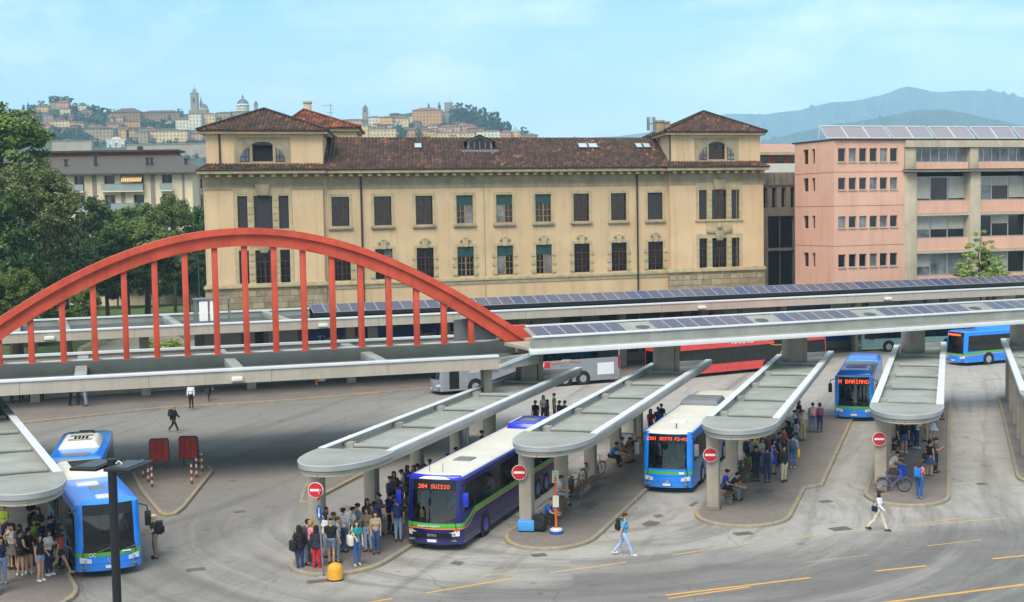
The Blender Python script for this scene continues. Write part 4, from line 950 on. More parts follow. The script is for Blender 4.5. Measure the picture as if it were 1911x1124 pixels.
# concrete bays
cols_ = [(8.6, 10.15)]+[(16.85+i*8.0, 18.15+i*8.0) for i in range(4)]
for i, (a, b) in enumerate(cols_): m2 = MB(); m2.box(a, b, -.35 if i else -.1, 2, 0, 17.3); m2.box(a+.1, b-.1, -.1 if i else -.05, 2, 17.62, 19.95); m2.build('concrete_pier', M_tanc, pk, bevel=.03)
m2 = MB(); m2.box(8.6, 44, -.3, 2, 19.98, 20.7); m2.build('concrete_beam', M_tanc, pk)
m2 = MB(); m2.box(8.4, 44, -.9, 2, 17.35, 17.6); m2.build('ledge', M_concd, pk)
m2 = MB(); m2.box(8.4, 44, -.95, 1, 17.6, 17.66); m2.build('ledge_flashing', M_gutter, pk)
for z in (13.0, 9.0, 5.0): m2 = MB(); m2.box(10.15, 44, -.1, 2, z-.3, z-.02); m2.build('concrete_beam', M_tanc, pk)
for i, (a, b) in enumerate(cols_[:-1]):
    x0, x1 = b, cols_[i+1][0]
    for j, (zs0, zs1, zw) in enumerate(((17.66, 18.4, 19.98), (13.0, 14.3, 16.9), (9.0, 10.3, 12.68), (5.0, 6.3, 8.7))):
        m2 = MB(); m2.box(x0, x1, .1, .5, zs0, zs1); m2.build('spandrel', M_pink, pk)
        w = window(pk, x0+.02, x1-.02, zs1+.02, zw-.02, .75, 'strip', fm=M_pvf, cols=6 if j == 0 else 3, pm=(M_panel_l if j == 0 else M_pane))
        for q in range(3):
            if j and random.random() < .55: m3 = MB(); wd = (x1-x0)/3; m3.box(x0+q*wd+.1, x0+q*wd+wd-.1, .80, .83, zs1+(zw-zs1)*random.choice((.1, .4, .6)), zw-.1); m3.M = None; bl = m3.build('blind', M_lshut, w); bl.location.y = -.12
m2 = MB(); m2.box(8.6, 44, 1.0, 2, 0, 20.6); m2.build('inner_wall', M_darkin, pk)
M_coll = NT('vacuum_tubes'); _s = M_coll.sep(M_coll.obj()); _k = M_coll.math('FRACT', M_coll.math('MULTIPLY', _s[0], 6.5))
_inf = M_coll.n('ShaderNodeObjectInfo')
M_coll.base(M_coll.mix(M_coll.ramp(_k, [(.0, 0.), (.25, 1.), (.75, 1.), (1., 0.)]), M_coll.ramp(_inf.outputs['Random'], [(0, '#b3aaa6'), (.6, '#b5b0b6'), (1, '#8d94c4')]), '#7d7880')); M_coll.b.inputs['Roughness'].default_value = .3; M_coll = M_coll.m
e = -.8
for grp, n in ((3.5*0+ -1.0, 3), (6.5, 2), (11.7, 2), (17.0, 2), (22.2, 2), (27.4, 2), (32.6, 2)):
    pass
for px0, px1, n in ((1535, 1655, 3), (1658, 1735, 2), (1738, 1811, 2), (1816, 1890, 2), (1895, 1975, 2)):
    a, _ = FK.hit(px0, 250, 2); b, _ = FK.hit(px1, 250, 2)
    for i in range(n):
        x0 = a+(b-a)*i/n+.05; x1 = a+(b-a)*(i+1)/n-.05; m2 = MB(); m2.quad((x0, 1.2, 21.0), (x1, 1.2, 21.0), (x1, 2.6, 22.3), (x0, 2.6, 22.3)); m2.quad((x0, 1.26, 20.98), (x0, 2.66, 22.26), (x1, 2.66, 22.26), (x1, 1.26, 20.98)); c = m2.build('solar_collector', M_coll, pk)
        m2 = MB(); m2.tube([(x0, 2.6, 22.34), (x1, 2.6, 22.34)], .07, 6); m2.tube([(x0, 1.2, 21.0), (x1, 1.2, 21.0)], .06, 6)
        for q in (x0, x1): m2.tube([(q, 1.2, 21.), (q, 2.6, 22.3)], .03, 5); m2.tube([(q, 2.6, 22.3), (q, 2.9, 20.86)], .05, 5)
        m2.build('frame', M_white, c)
# ------------------------------------------------------------------ apartment block behind the trees on the left
FA = Frame(PD(100, 400, 215).xy.to_3d(), 4.0)
fa = lambda x, y, n=0: FA.hit(x, y, n)
apt = thing('apartment_block', 'cream apartment block with dark metal roof and glazed balconies behind the trees on the left', 'building', FA.o, FA.a)
W = fa(359, 340)[0]; ze = fa(230, 323)[1]; zr = fa(230, 290, 8)[1]
M_apt = plaster('sand_render', '#d3c3a4', '#ddceb0', '#b1a28a'); M_aptd = mat('mauve_strip', '#8d7f7a', .9, var=.12)
bays = [(138, 157), (194, 214), (248, 268), (302, 321)]; fl = [(ze-.05-3.1*i, 2.35) for i in range(6)]
hs = [(fa(a, 340)[0], fa(b, 340)[0], z-2.75, z-.35) for a, b in bays for z, _ in fl]
mb = MB(); wall_holes(mb, 0, W, 0, ze, hs, 0, 1.2); mb.quad((W, 0, 0), (W, 12, 0), (W, 12, ze), (W, 0, ze)); mb.build('wall', M_apt, apt)
for h in hs: w = window(apt, *h, 1.0, 'strip', cols=2, fm=M_aptd)
for x0, x1 in ((114, 122), (172, 180), (225, 232), (281, 289), (340, 344)): mb = MB(); mb.box(fa(x0, 340)[0], fa(x1, 340)[0], -.08, -.002, 0, ze-.3); mb.build('pilaster', M_aptd, apt)
for z, _ in fl:
    for x0, x1 in ((136, 158), (191, 269), (300, 323)):
        a, b = fa(x0, 340)[0], fa(x1, 340)[0]; mb = MB(); mb.box(a, b, -1.1, 0, z-3.0, z-2.8); bl = mb.build('balcony', mat('white_render', '#cfcac0'), apt)
        mb = MB(); mb.box(a, b, -1.1, -1.05, z-2.75, z-1.75); mb.build('glass_rail', mat('rail_glass', '#8f9a98', .2, var=.1), bl); mb = MB(); mb.box(a, b, -1.13, -1.02, z-1.75, z-1.68); mb.build('handrail', M_steel, bl)
a, b = fa(229, 340)[0], fa(267, 340)[0]
def awn():
    n = NT('striped_awning'); s = n.sep(n.obj()); k = n.math('FRACT', n.math('MULTIPLY', s[0], 3.0)); n.base(n.mix(n.math('GREATER_THAN', k, .5), '#d3b88c', '#b88a4a')); n.b.inputs['Roughness'].default_value = .9; return n.m
mb = MB(); mb.add([(a, -.1, ze-.3), (b, -.1, ze-.3), (b, -1.4, ze-1.3), (a, -1.4, ze-1.3), (a, -1.42, ze-1.5), (b, -1.42, ze-1.5)], [(0, 1, 2, 3), (3, 2, 5, 4)]); mb.build('awning', awn(), apt)
M_dkroof = mat('dark_metal_roof', '#57514b', .6, .1, var=.12, vs=2, stretch=(6, .3, .3))
mb = MB(); xs0, xs1 = -1.2, W+1.2; mb.add([(xs0-8, -1.2, ze), (xs1, -1.2, ze), (xs1-5, 9, zr), (xs0-8, 9, zr), (xs1, 13, ze)], [(0, 1, 2, 3), (1, 4, 2)]); mb.box(xs0-8, xs1, -1.2, 13, ze-.25, ze-.01); mb.build('roof', M_dkroof, apt)
zt = fa(230, 281, 10)[1]
mb = MB(); mb.box(-6, fa(325, 300, 9.5)[0], 9, 15, zr-.5, zt-.3); mb.build('penthouse_wall', mat('rust_brick', '#6f4230', .9, var=.2), apt)
mb = MB(); mb.box(-7, fa(330, 300, 9)[0]+.3, 8.4, 16, zt-.3, zt); mb.build('penthouse_roof', mat('slate', '#3f3a3c', .7), apt)
for x, y in ((123, 306), (178, 300), (275, 303), (283, 303), (347, 305)): u, z = fa(x, y, 3); mb = MB(); mb.box(u-.2, u+.2, 2.8, 3.2, ze, z+.6); mb.box(u-.32, u+.32, 2.7, 3.3, z+.6, z+.75); mb.build('vent_pipe', M_gutter, apt)
mb = MB(); mb.box(fa(256, 275, 11)[0], fa(265, 275, 11)[0], 11, 12, zt, zt+.7); mb.build('chimney', M_gutter, apt)
# a second wing to its right, half hidden by the palazzo
u0 = fa(361, 340, 8)[0]; wg = thing('white_balcony_block', 'narrow pale block with stacked white balconies beside the palazzo left corner', 'building', FA.w(u0, 8, 0), FA.a)
mb = MB(); wall_holes(mb, 0, 5, 0, ze-.2, [(.3, 1.4, ze-3.0-3.2*i, ze-.9-3.2*i) for i in range(5)], 0, .5); mb.build('wall', M_apt, wg)
for i in range(5): window(wg, .3, 1.4, ze-3.0-3.2*i, ze-.9-3.2*i, .4, 'strip', cols=2, fm=M_aptd); mb = MB(); mb.box(-.2, 2.2, -1, -.05, ze-3.6-3.2*i, ze-2.5-3.2*i); mb.build('balcony', mat('white_render', '#cfcac0'), wg)
mb = MB(); mb.box(-.5, 6, -.6, 6, ze-.2, ze+.1); mb.build('roof', M_dkroof, wg)
# ------------------------------------------------------------------ trees
def leafmat(name, a, b, c):
    n = NT(name); g = n.n('ShaderNodeNewGeometry'); oi = n.n('ShaderNodeObjectInfo')
    k = n.ramp(g.outputs['Random Per Island'], [(0, a), (.55, b), (1, c)]); 
    h = n.n('ShaderNodeHueSaturation'); n.l(k, h.inputs['Color']); n.l(n.maprange(oi.outputs['Random'], 0, 1, .8, 1.2), h.inputs['Value']); n.l(n.maprange(oi.outputs['Random'], 0, 1, .485, .512), h.inputs['Hue'])
    n.base(h.outputs[0]); n.b.inputs['Roughness'].default_value = .7; n.b.inputs['Specular IOR Level'].default_value = .25; return n.m
M_leaf = leafmat('broad_leaves', '#3b4d20', '#53682c', '#788a45'); M_leafd = leafmat('dark_needles', '#243a18', '#385224', '#587038'); M_leafg = leafmat('grey_green_leaves', '#42522a', '#5f703c', '#8f9a64'); M_leafy = leafmat('bright_leaves', '#4d6426', '#768a38', '#a3ab55')
M_leafh = leafmat('far_leaves', '#22331b', '#314626', '#4a5f36')
M_bark = mat('bark', '#4a3d31', .95, var=.3, vs=3, bump=.4, bs=8, stretch=(1, 1, .25))
def crown_mesh(name, seed, shape, nclump, nleaf, ls, cr, m):
    g = np.random.default_rng(seed); V = []
    cs = []
    while len(cs) < nclump:
        p = g.uniform(-1, 1, 3); r = np.linalg.norm(p)
        if shape == 'cone':
            h = (p[2]+1)/2; rad = (1-h)**.8*.95+.05
            if math.hypot(p[0], p[1]) > rad or (math.hypot(p[0], p[1]) < rad*.45 and g.random() < .7): continue
        elif shape == 'column':
            h = (p[2]+1)/2; rad = .9*math.sin(min(1, h*1.2+.15)*math.pi*.55+.2)*(1-h**3)+.05
            if math.hypot(p[0], p[1]) > rad: continue
        else:
            if r > 1 or (r < .55 and g.random() < .8): continue
            lob = .72+.28*math.sin(3.1*p[0]+seed)*math.cos(2.7*p[1]+seed*2)+.12*math.sin(5*p[2]+seed)
            if r > lob*1.12 or (p[2] < -.75): continue
        cs.append(p)
    for c in cs:
        k = int(nleaf*g.uniform(.6, 1.3)); q = g.normal(0, 1, (k, 3)); q /= np.linalg.norm(q, axis=1)[:, None]; q *= g.random((k, 1))**.4
        q[:, 2] *= .62; s = cr*g.uniform(.65, 1.25); pts = c+q*s
        out = q+.35*c+g.normal(0, .45, (k, 3))+np.array([0, 0, .35]); out /= np.linalg.norm(out, axis=1)[:, None]
        t = np.cross(out, g.normal(0, 1, (k, 3))); t /= np.linalg.norm(t, axis=1)[:, None]; b = np.cross(out, t)
        sz = ls*g.uniform(.6, 1.3, (k, 1))
        V.append(np.stack([pts-t*sz-b*sz*.55, pts+t*sz-b*sz*.55, pts+t*sz*.8+b*sz*.55, pts-t*sz*.8+b*sz*.55], 1).reshape(-1, 3))
    V = np.concatenate(V); n = len(V)//4
    me = bpy.data.meshes.new(name); me.vertices.add(len(V)); me.vertices.foreach_set('co', V.ravel()); me.loops.add(n*4); me.loops.foreach_set('vertex_index', np.arange(n*4)); me.polygons.add(n); me.polygons.foreach_set('loop_start', np.arange(n)*4); me.polygons.foreach_set('loop_total', np.full(n, 4)); me.materials.append(m); me.update(); me.validate(); return me
CROWN = {}
def crown(key):
    if key not in CROWN:
        a = {'b1': (11, 'ball', 260, 120, .021, .15, M_leaf), 'b2': (12, 'ball', 260, 110, .024, .15, M_leaf), 'b3': (15, 'ball', 220, 110, .026, .17, M_leafd), 'g1': (13, 'ball', 300, 130, .018, .15, M_leafg), 'y1': (14, 'ball', 60, 55, .045, .2, M_leafy),
             'h1': (21, 'ball', 40, 26, .09, .26, M_leafh), 'h2': (22, 'ball', 30, 26, .1, .3, M_leafh), 'hc': (23, 'column', 50, 20, .08, .25, M_leafh), 'yc': (24, 'cone', 110, 70, .026, .12, M_leafy)}[key]
        CROWN[key] = crown_mesh('crown_'+key, *a)
    return CROWN[key]
def tree(loc, h, rw, hc, key, label, group, tr=.3, limbs=5, name='tree', cat='tree', seed=0):
    # h total height, rw crown half width, hc crown height
    t = thing(name, label, cat, loc, random.uniform(0, 6.28), group); g = random.Random(seed+int(loc[0]*10))
    mb = MB(); zc = h-hc/2
    mb.tube([(0, 0, -.2), (g.uniform(-.2, .2), g.uniform(-.2, .2), h*.3), (g.uniform(-.3, .3), g.uniform(-.3, .3), zc), (0, 0, zc+hc*.3)], [tr, tr*.75, tr*.45, tr*.12], 8)
    for i in range(limbs):
        a = g.uniform(0, 6.28); q = g.uniform(.4, .75); z0 = h-hc+hc*g.uniform(.0, .45)
        mb.tube([(0, 0, z0), (math.cos(a)*rw*q*.5, math.sin(a)*rw*q*.5, z0+hc*.13), (math.cos(a)*rw*q, math.sin(a)*rw*q, z0+hc*.33)], [tr*.45, tr*.28, tr*.08], 6)
    mb.build('trunk', M_bark, t, smooth=60)
    o = bpy.data.objects.new('crown', crown(key)); COL.objects.link(o); o.parent = t; o.location = (0, 0, zc); o.scale = (rw, rw, hc/2); return t
def tree_px(x, ytop, ybot, hw, D, key, label, group=None, **kw):
    top = PD(x, ytop, D); bot = PD(x, ybot, D); rw = hw*D/FPX*(1/.93)
    return tree((top.x, top.y, 0), top.z, rw, top.z-bot.z, key, label, group, **kw)
G = 'park trees on the left'
tree_px(-10, 196, 420, 125, 150, 'b1', 'tall dark green tree filling the upper left corner', G, tr=.5)
tree_px(20, 275, 560, 118, 138, 'g1', 'large grey green feathery tree at the left edge above the arch', G, tr=.45)
tree_px(-40, 330, 640, 110, 128, 'b3', 'dark tree cut by the left edge behind the arch foot', G)
tree_px(160, 366, 560, 62, 176, 'b3', 'dark tree in the gap between the feathery tree and the apartment block', G)
tree_px(232, 366, 520, 62, 186, 'b2', 'round green tree in front of the striped awning balcony', G)
tree_px(320, 366, 520, 52, 190, 'b1', 'green tree top beside the palazzo left corner, under the apartment roof end', G)
tree_px(366, 384, 560, 48, 196, 'b3', 'dark tree touching the palazzo left wall', G)
tree_px(268, 392, 545, 92, 168, 'b2', 'broad layered green tree over the park lawn', G, tr=.45)
tree_px(195, 425, 575, 62, 160, 'b3', 'dark low tree behind the left hangers of the arch', G)
tree_px(345, 440, 540, 45, 165, 'b3', 'dark low tree beside the palazzo stone base', G, tr=.4)
tree_px(14, 488, 610, 58, 116, 'b2', 'small bright green tree behind the arch left end', G)
tree_px(128, 528, 612, 52, 120, 'b2', 'low green tree under the left half of the arch', G)
tree_px(305, 622, 672, 38, 122, 'y1', 'yellowish round bush between the two canopies', None, name='bush', cat='bush', tr=.08, limbs=3)
tree_px(1832, 424, 520, 52, 133, 'yc', 'young yellow green tree in front of the pink building bays', None, tr=.12, limbs=6)
tree_px(90, 420, 560, 60, 190, 'b3', 'dark tree deep in the park behind the feathery tree', G)
tree_px(60, 560, 650, 60, 150, 'b3', 'dark shrub mass under the left end of the arch', G)
for i, (x, hw) in enumerate(((150, 50), (215, 46), (285, 44), (345, 40), (385, 30))): tree_px(x, 452-6*(i % 2), 566, hw, 205+3*i, 'b3', 'dark shrubbery behind the park trunks, '+['far left part', 'left part', 'middle part', 'right part', 'part touching the palazzo'][i], 'shrubs closing the park lawn', tr=.15, name='shrub', cat='shrub')
# lawn and park paths
M_lawn = mat('lawn', '#4f6330', .95, var=.25, vs=.35, bump=.3, bs=6)
mb = MB(); mb.quad((-140, 126, .004), (-36, 128, .004), (-40, 300, .004), (-190, 300, .004)); tag(mb.build('lawn', M_lawn), kind='structure')
M_path = mat('park_path', '#8d8478', .9, var=.12)
def ground_poly(name, px, m, z): mb = MB(); q = ccw([P(*p, z).xy for p in px]); mb.add([(a[0], a[1], z) for a in q], [tuple(range(len(q)))]); return struct(mb.build(name, m))
ground_poly('park_path', [(165, 665), (196, 640), (240, 628), (330, 626), (372, 650), (380, 690), (150, 700)], M_path, .009)
ground_poly('park_path', [(196, 641), (250, 622), (330, 612), (330, 625), (240, 629)], mat('brown_path', '#7c6a5c', .9, var=.1), .014)
t = thing('park_wall', 'low pale stone wall edging the park path under the far canopy', 'wall', P(195, 641, 0), 0)
a, b = P(195, 641), P(150, 663); mb = MB(); d = (b-a).normalized(); n = Vector((-d.y, d.x, 0))*.25; L = (b-a).length
mb.add([(-n.x, -n.y, 0), (d.x*L-n.x, d.y*L-n.y, 0), (d.x*L+n.x, d.y*L+n.y, 0), (n.x, n.y, 0), (-n.x, -n.y, .7), (d.x*L-n.x, d.y*L-n.y, .7), (d.x*L+n.x, d.y*L+n.y, .7), (n.x, n.y, .7)], [(0, 3, 2, 1), (4, 5, 6, 7), (0, 1, 5, 4), (1, 2, 6, 5), (2, 3, 7, 6), (3, 0, 4, 7)]); mb.build('wall', M_trim, t)
mb = MB(); mb.tube([(0, 0, .75), (d.x*L, d.y*L, .75)], .12, 6); mb.build('coping', M_conc, t)
# old green street lamp in the park
q = PD(372, 545, 150); t = thing('park_lamp', 'green cast iron street lamp with curled arm beside the palazzo corner', 'street lamp', (q.x, q.y, 0))
mb = MB(); M_gl = mat('green_iron', '#2e4a41', .6, var=.1); mb.tube([(0, 0, 0), (0, 0, 1.2), (0, 0, 9.6)], [.16, .1, .07], 8); mb.tube([(0, 0, 8.6), (-.4, 0, 9.8), (-1.1, 0, 10.1), (-1.7, 0, 9.6)], .05, 6); mb.build('post', M_gl, t); mb = MB(); mb.lathe([(.02, .1), (.25, 0), (.55, -.45), (.5, -.5)], (-1.7, 0, 9.5), 12); mb.build('lamp_shade', M_gl, t)

# ------------------------------------------------------------------ the far hill with the upper town
HD = lambda y: 1250+(290-y)*3.6
RIDGE = [(-300, 222), (0, 214), (25, 208), (60, 202), (95, 192), (135, 193), (165, 200), (200, 208), (260, 212), (350, 210), (480, 209), (520, 216), (640, 224), (680, 222), (770, 207), (845, 207), (900, 216), (950, 241), (990, 259), (1050, 277), (1150, 292)]
def ridge(x): return float(np.interp(x, [q[0] for q in RIDGE], [q[1] for q in RIDGE]))
def hill_mesh():
    xs = np.arange(-300, 1160, 12); rows = 22; vs = []; fs = []
    for x in xs:
        r = ridge(x)+3
        for j in range(rows):
            y = 330-(330-r)*j/(rows-1); p = PD(x, y, HD(y)); p.z += (random.random()-.5)*2.0*(0 < j < rows-1); vs.append(p)
        p = vs[-1].copy(); p.y += 60; p.z -= 12; vs.append(p); p = p.copy(); p.y += 400; p.z = 0; vs.append(p)
    k = rows+2
    for j in range(len(xs)): p = vs[j*k].copy()
    for i in range(len(xs)-1):
        for j in range(k-1): fs.append((i*k+j, (i+1)*k+j, (i+1)*k+j+1, i*k+j+1))
    n0 = len(vs)
    for i in range(len(xs)): p = vs[i*k]; vs.append(Vector((p.x*.92, p.y-130, 0)))
    for i in range(len(xs)-1): fs.append((n0+i, n0+i+1, (i+1)*k, i*k))
    mb = MB(); mb.add(vs, fs); return mb
struct(hill_mesh().build('hill', mat('hillside', '#414c30', .95, var=.35, vs=.03), smooth=60))
def housemat(name, c):
    n = NT(name); v = n.obj(); s = n.sep(v); g = n.n('ShaderNodeNewGeometry')
    fx = n.math('FRACT', n.math('MULTIPLY', n.math('ADD', s[0], s[1]), 1/3.6)); fz = n.math('FRACT', n.math('MULTIPLY', s[2], 1/3.7))
    wnd = n.math('MULTIPLY', n.math('MULTIPLY', n.math('GREATER_THAN', fx, .34), n.math('LESS_THAN', fx, .66)), n.math('MULTIPLY', n.math('GREATER_THAN', fz, .3), n.math('LESS_THAN', fz, .78)))
    f = n.noise(v, .08, 4); c = lin(c); k = n.mix(n.ramp(f, [(.3, 0.), (.7, 1.)]), tuple(q*.85 for q in c), tuple(min(1, q*1.1) for q in c))
    n.base(n.mix(wnd, k, tuple(q*.28 for q in c))); n.b.inputs['Roughness'].default_value = .9; return n.m
HM = {'cream': housemat('hill_cream', '#d2b88a'), 'yellow': housemat('hill_yellow', '#cfa862'), 'pink': housemat('hill_pink', '#c4937a'), 'white': housemat('hill_white', '#d3ccb9'), 'tan': housemat('hill_tan', '#a28e70'), 'brown': housemat('hill_brown', '#8d6f52'), 'orange': housemat('hill_orange', '#c09058'), 'stone': mat('hill_stone', '#948a76', .95, var=.2, vs=.1)}
M_hroof = mat('hill_roof', '#7d5b4b', .9, var=.2, vs=.15); M_hroofd = mat('hill_roof_dark', '#5d4a42', .9, var=.2, vs=.15); M_hroofr = mat('hill_roof_red', '#94604c', .9, var=.2, vs=.15)
WTXT = {'cream': 'cream', 'yellow': 'pale yellow', 'pink': 'pinkish', 'white': 'whitish', 'tan': 'tan', 'brown': 'brown', 'orange': 'orange cream', 'stone': 'grey stone'}
def house(x0, x1, yt, yb, col, where, rh=4, roof=None, label=None, dep=None, name='hill_house', grp='houses on the far hill'):
    D = HD(yb); s = D/FPX; a = PD(x0, yb, D); W = (x1-x0)*s; H = (yb-yt)*s; dep = dep or min(18, max(8, W*.6)); rh *= s
    t = thing(name, label or f'{WTXT[col]} hill house, {where}', 'house', (a.x, D, a.z), 0.0, grp)
    mb = MB(); mb.box(0, W, 0, dep, -14, H); mb.build('wall', HM[col], t)
    e = .8; mb = MB(); i = min(W*.3, dep*.5)
    mb.add([(-e, -e, H), (W+e, -e, H), (W+e, dep+e, H), (-e, dep+e, H), (i, dep/2, H+rh), (W-i, dep/2, H+rh)], [(0, 1, 5, 4), (1, 2, 5), (2, 3, 4, 5), (3, 0, 4), (3, 2, 1, 0)]); mb.build('roof', roof or M_hroof, t)
    return t
hs = [
 (25,52,210,220,'pink','leftmost, below the pair of cypresses',3,M_hroofr),(67,90,199,210,'yellow','below the round trees left of the tree topped knoll',3,None),(92,106,191,203,'stone','left one directly under the tree topped knoll',1,None),(106,128,191,203,'pink','right one directly under the tree topped knoll',3,M_hroofr),(111,131,203,214,'cream','second row below the tree topped knoll',2,None),(146,163,197,206,'white','right of the tree topped knoll, by the skyline trees',2,None),(79,100,214,227,'tan','in the middle of the left slope',3,M_hroofd),(90,131,226,237,'cream','long and bright with red roof above the dark wood',2,M_hroofr),(54,74,216,228,'orange','small and vivid left of the long bright red roofed house',2,None),(142,156,229,240,'pink','left of the small church tower on the slope',3,M_hroofd),
 (158,211,241,266,'tan','large and grey, left of the yellow one behind the white gate',5,M_hroofd),(200,228,232,241,'pink','above the yellow one behind the white gate',4,M_hroofd),(209,241,241,262,'yellow','directly behind the white gate',3,None),(209,262,210,228,'brown','big hip roofed palace left of the long brown wing',8,M_hroofd),(262,335,211,226,'brown','long wing with low roof left of the bell tower',5,M_hroofd),(228,262,227,238,'orange','below the big hip roofed palace',2,None),(328,353,223,241,'white','left of the tall one under the bell tower',3,None),(353,376,213,243,'white','tall one directly under the bell tower',2,M_hroof),(377,402,213,240,'cream','tall one under the church drum',2,M_hroof),(404,430,211,228,'tan','between the church and the blue dome',2,None),(430,478,209,226,'tan','wide one under the blue dome',2,M_hroof),
 (276,349,245,265,'cream','long bright palace on the bastion wall',2,M_hroofr),(254,276,246,268,'tan','narrow one left of the long bright palace',3,M_hroof),(352,378,249,262,'pink','right of the long bright palace, by the attic tower',3,M_hroof),(236,254,243,262,'orange','between the white gate and the narrow tan house',2,None),(402,440,232,246,'cream','half hidden by the palazzo attic roof',3,None),
 (640,676,224,237,'pink','left of the slender bell tower, above the palazzo rear roof',2,M_hroofr),(664,688,234,262,'cream','left end of the lower row, by the rear attic tower',3,M_hroof),(688,710,219,236,'white','right of the slender bell tower',2,None),(710,733,219,237,'yellow','second right of the slender bell tower',2,None),(727,747,213,220,'brown','dark roofed on the skyline left of the castle palace',2,M_hroofd),(735,763,221,236,'cream','with loggia, left of the castle palace',2,None),(761,771,217,231,'white','narrow one touching the castle palace',1,None),(770,825,207,235,'orange','big castle palace under the two cypresses',6,M_hroof),
 (689,740,241,263,'cream','lower row, broad pale one left of the dark tree',2,M_hroof),(759,780,242,263,'orange','lower row, left of the lone cypress',3,None),(786,800,242,263,'orange','lower row, right of the lone cypress',2,None),(800,815,246,263,'yellow','lower row, narrow one left of the long arcaded house',1,None),(814,857,248,263,'cream','lower row, long and arcaded',2,M_hroofr),(857,886,248,263,'cream','lower row, behind the palazzo dormer',2,M_hroofr),(817,859,237,248,'pink','upper row under the castle trees',3,M_hroofr),(859,887,235,247,'pink','upper row, right end, under the castle wood',3,M_hroofr),(889,934,245,264,'white','lower row, white and wide, right of the dormer',2,M_hroofr),(934,954,247,264,'pink','between the white wide one and the green dome',3,M_hroofr),(976,1004,252,266,'tan','rightmost, beyond the green domed rotunda',2,M_hroofr),(740,760,244,263,'tan','lower row, behind the dark tree',3,None),(826,838,209,229,'stone','bastion under the castle tower',.5,None)]
for h in hs: house(*h[:6], rh=h[6], roof=h[7])
g = random.Random(4)
for i in range(125):   # the small roofs in between
    x = g.choice((g.uniform(60, 470), g.uniform(640, 900))); y = g.uniform(ridge(x)+14, 262)
    if x > 780 and y < 236: continue
    w_ = g.uniform(9, 18); house(x, x+w_, y-g.uniform(5, 9), y+2, g.choice(['cream', 'tan', 'pink', 'yellow', 'white', 'brown']), '', 2.5, g.choice([M_hroof, M_hroofd, M_hroofr]), label='small house with tiled roof packed among the larger houses on the far hill', grp='small packed houses on the far hill')
def px_thing(name, label, cat, x, yb, D=None): D = D or HD(yb); p = PD(x, yb, D); return thing(name, label, cat, (p.x, p.y, p.z)), D/FPX
M_verd = mat('verdigris', '#7fa095', .7, var=.12, vs=.2); M_lead = mat('blue_lead', '#55667c', .6, var=.12, vs=.2)
# campanile
t, s = px_thing('bell_tower', 'tall square stone bell tower with green lantern on the hill skyline', 'tower', 362.5, 214)
mb = MB(); mb.box(-6.3*s, 6.3*s, 0, 12*s, -10, 39*s); mb.box(-7*s, 7*s, -.7*s, 12.7*s, 39*s, 40.5*s); mb.box(-10*s, 9*s, -1*s, 14*s, -10, 8*s); mb.build('shaft', HM['stone'], t)
mb = MB(); mb.box(-1.5*s, 1.5*s, -.12*s, -.02*s, 22*s, 31*s); mb.build('opening', M_darkin, t)
mb = MB(); mb.lathe([(3.4*s, 40.5*s), (3.4*s, 45*s), (3.7*s, 45.3*s), (2.6*s, 48*s), (.9*s, 50*s), (.5*s, 53*s), (.1*s, 56*s)], (0, 6*s, 0), 8); mb.build('lantern', M_verd, t)
t, s = px_thing('church_spire', 'pointed church spire beside the tall bell tower', 'tower', 375, 212); mb = MB(); mb.lathe([(2.6*s, 0), (2.6*s, 17*s), (3*s, 17.5*s), (.1*s, 30*s)], (0, 3*s, 0), 8); mb.build('spire', HM['stone'], t)
mb = MB(); mb.lathe([(.3*s, 30*s), (.1*s, 33*s)], (0, 3*s, 0), 6); mb.build('finial', M_lead, t)
t, s = px_thing('church', 'octagonal church drum right of the tall bell tower', 'church', 379, 216); mb = MB(); mb.lathe([(9.5*s, -6), (9.5*s, 9*s), (10*s, 9.4*s), (7.5*s, 15*s), (7.3*s, 17*s)], (0, 8*s, 0), 8); mb.build('drum', HM['tan'], t); mb = MB(); mb.lathe([(7.6*s, 17*s), (5*s, 20*s), (1.2*s, 22*s), (.3*s, 24*s)], (0, 8*s, 0), 8); mb.build('roof', M_lead, t)
t, s = px_thing('domed_church', 'round church with blue grey dome on the hill skyline', 'church', 451.5, 213)
mb = MB(); mb.lathe([(11.5*s, -8), (11.5*s, 15*s), (12.6*s, 15.5*s), (12.6*s, 17*s), (11.5*s, 17.5*s), (11*s, 19*s)], (0, 11*s, 0), 24); mb.build('drum', HM['white'], t)
mb = MB(); mb.lathe([(11*s, 19*s), (9.6*s, 23*s), (6.8*s, 26.5*s), (2.6*s, 29*s), (1.6*s, 29.5*s)], (0, 11*s, 0), 24); mb.build('dome', M_lead, t, smooth=40); mb = MB(); mb.lathe([(1.5*s, 29.5*s), (1.5*s, 33*s), (1.9*s, 33.3*s), (.3*s, 36*s), (.15*s, 41*s)], (0, 11*s, 0), 10); mb.build('lantern', M_lead, t)
t, s = px_thing('bell_tower', 'small dark capped bell tower right of the blue dome', 'tower', 477.5, 213); mb = MB(); mb.box(-3.3*s, 3.3*s, 0, 6*s, -8, 17*s); mb.build('shaft', HM['stone'], t); mb = MB(); mb.lathe([(3.8*s, 17*s), (3.4*s, 20*s), (1.5*s, 23*s), (.2*s, 25*s)], (0, 3*s, 0), 8); mb.build('cap', M_lead, t)
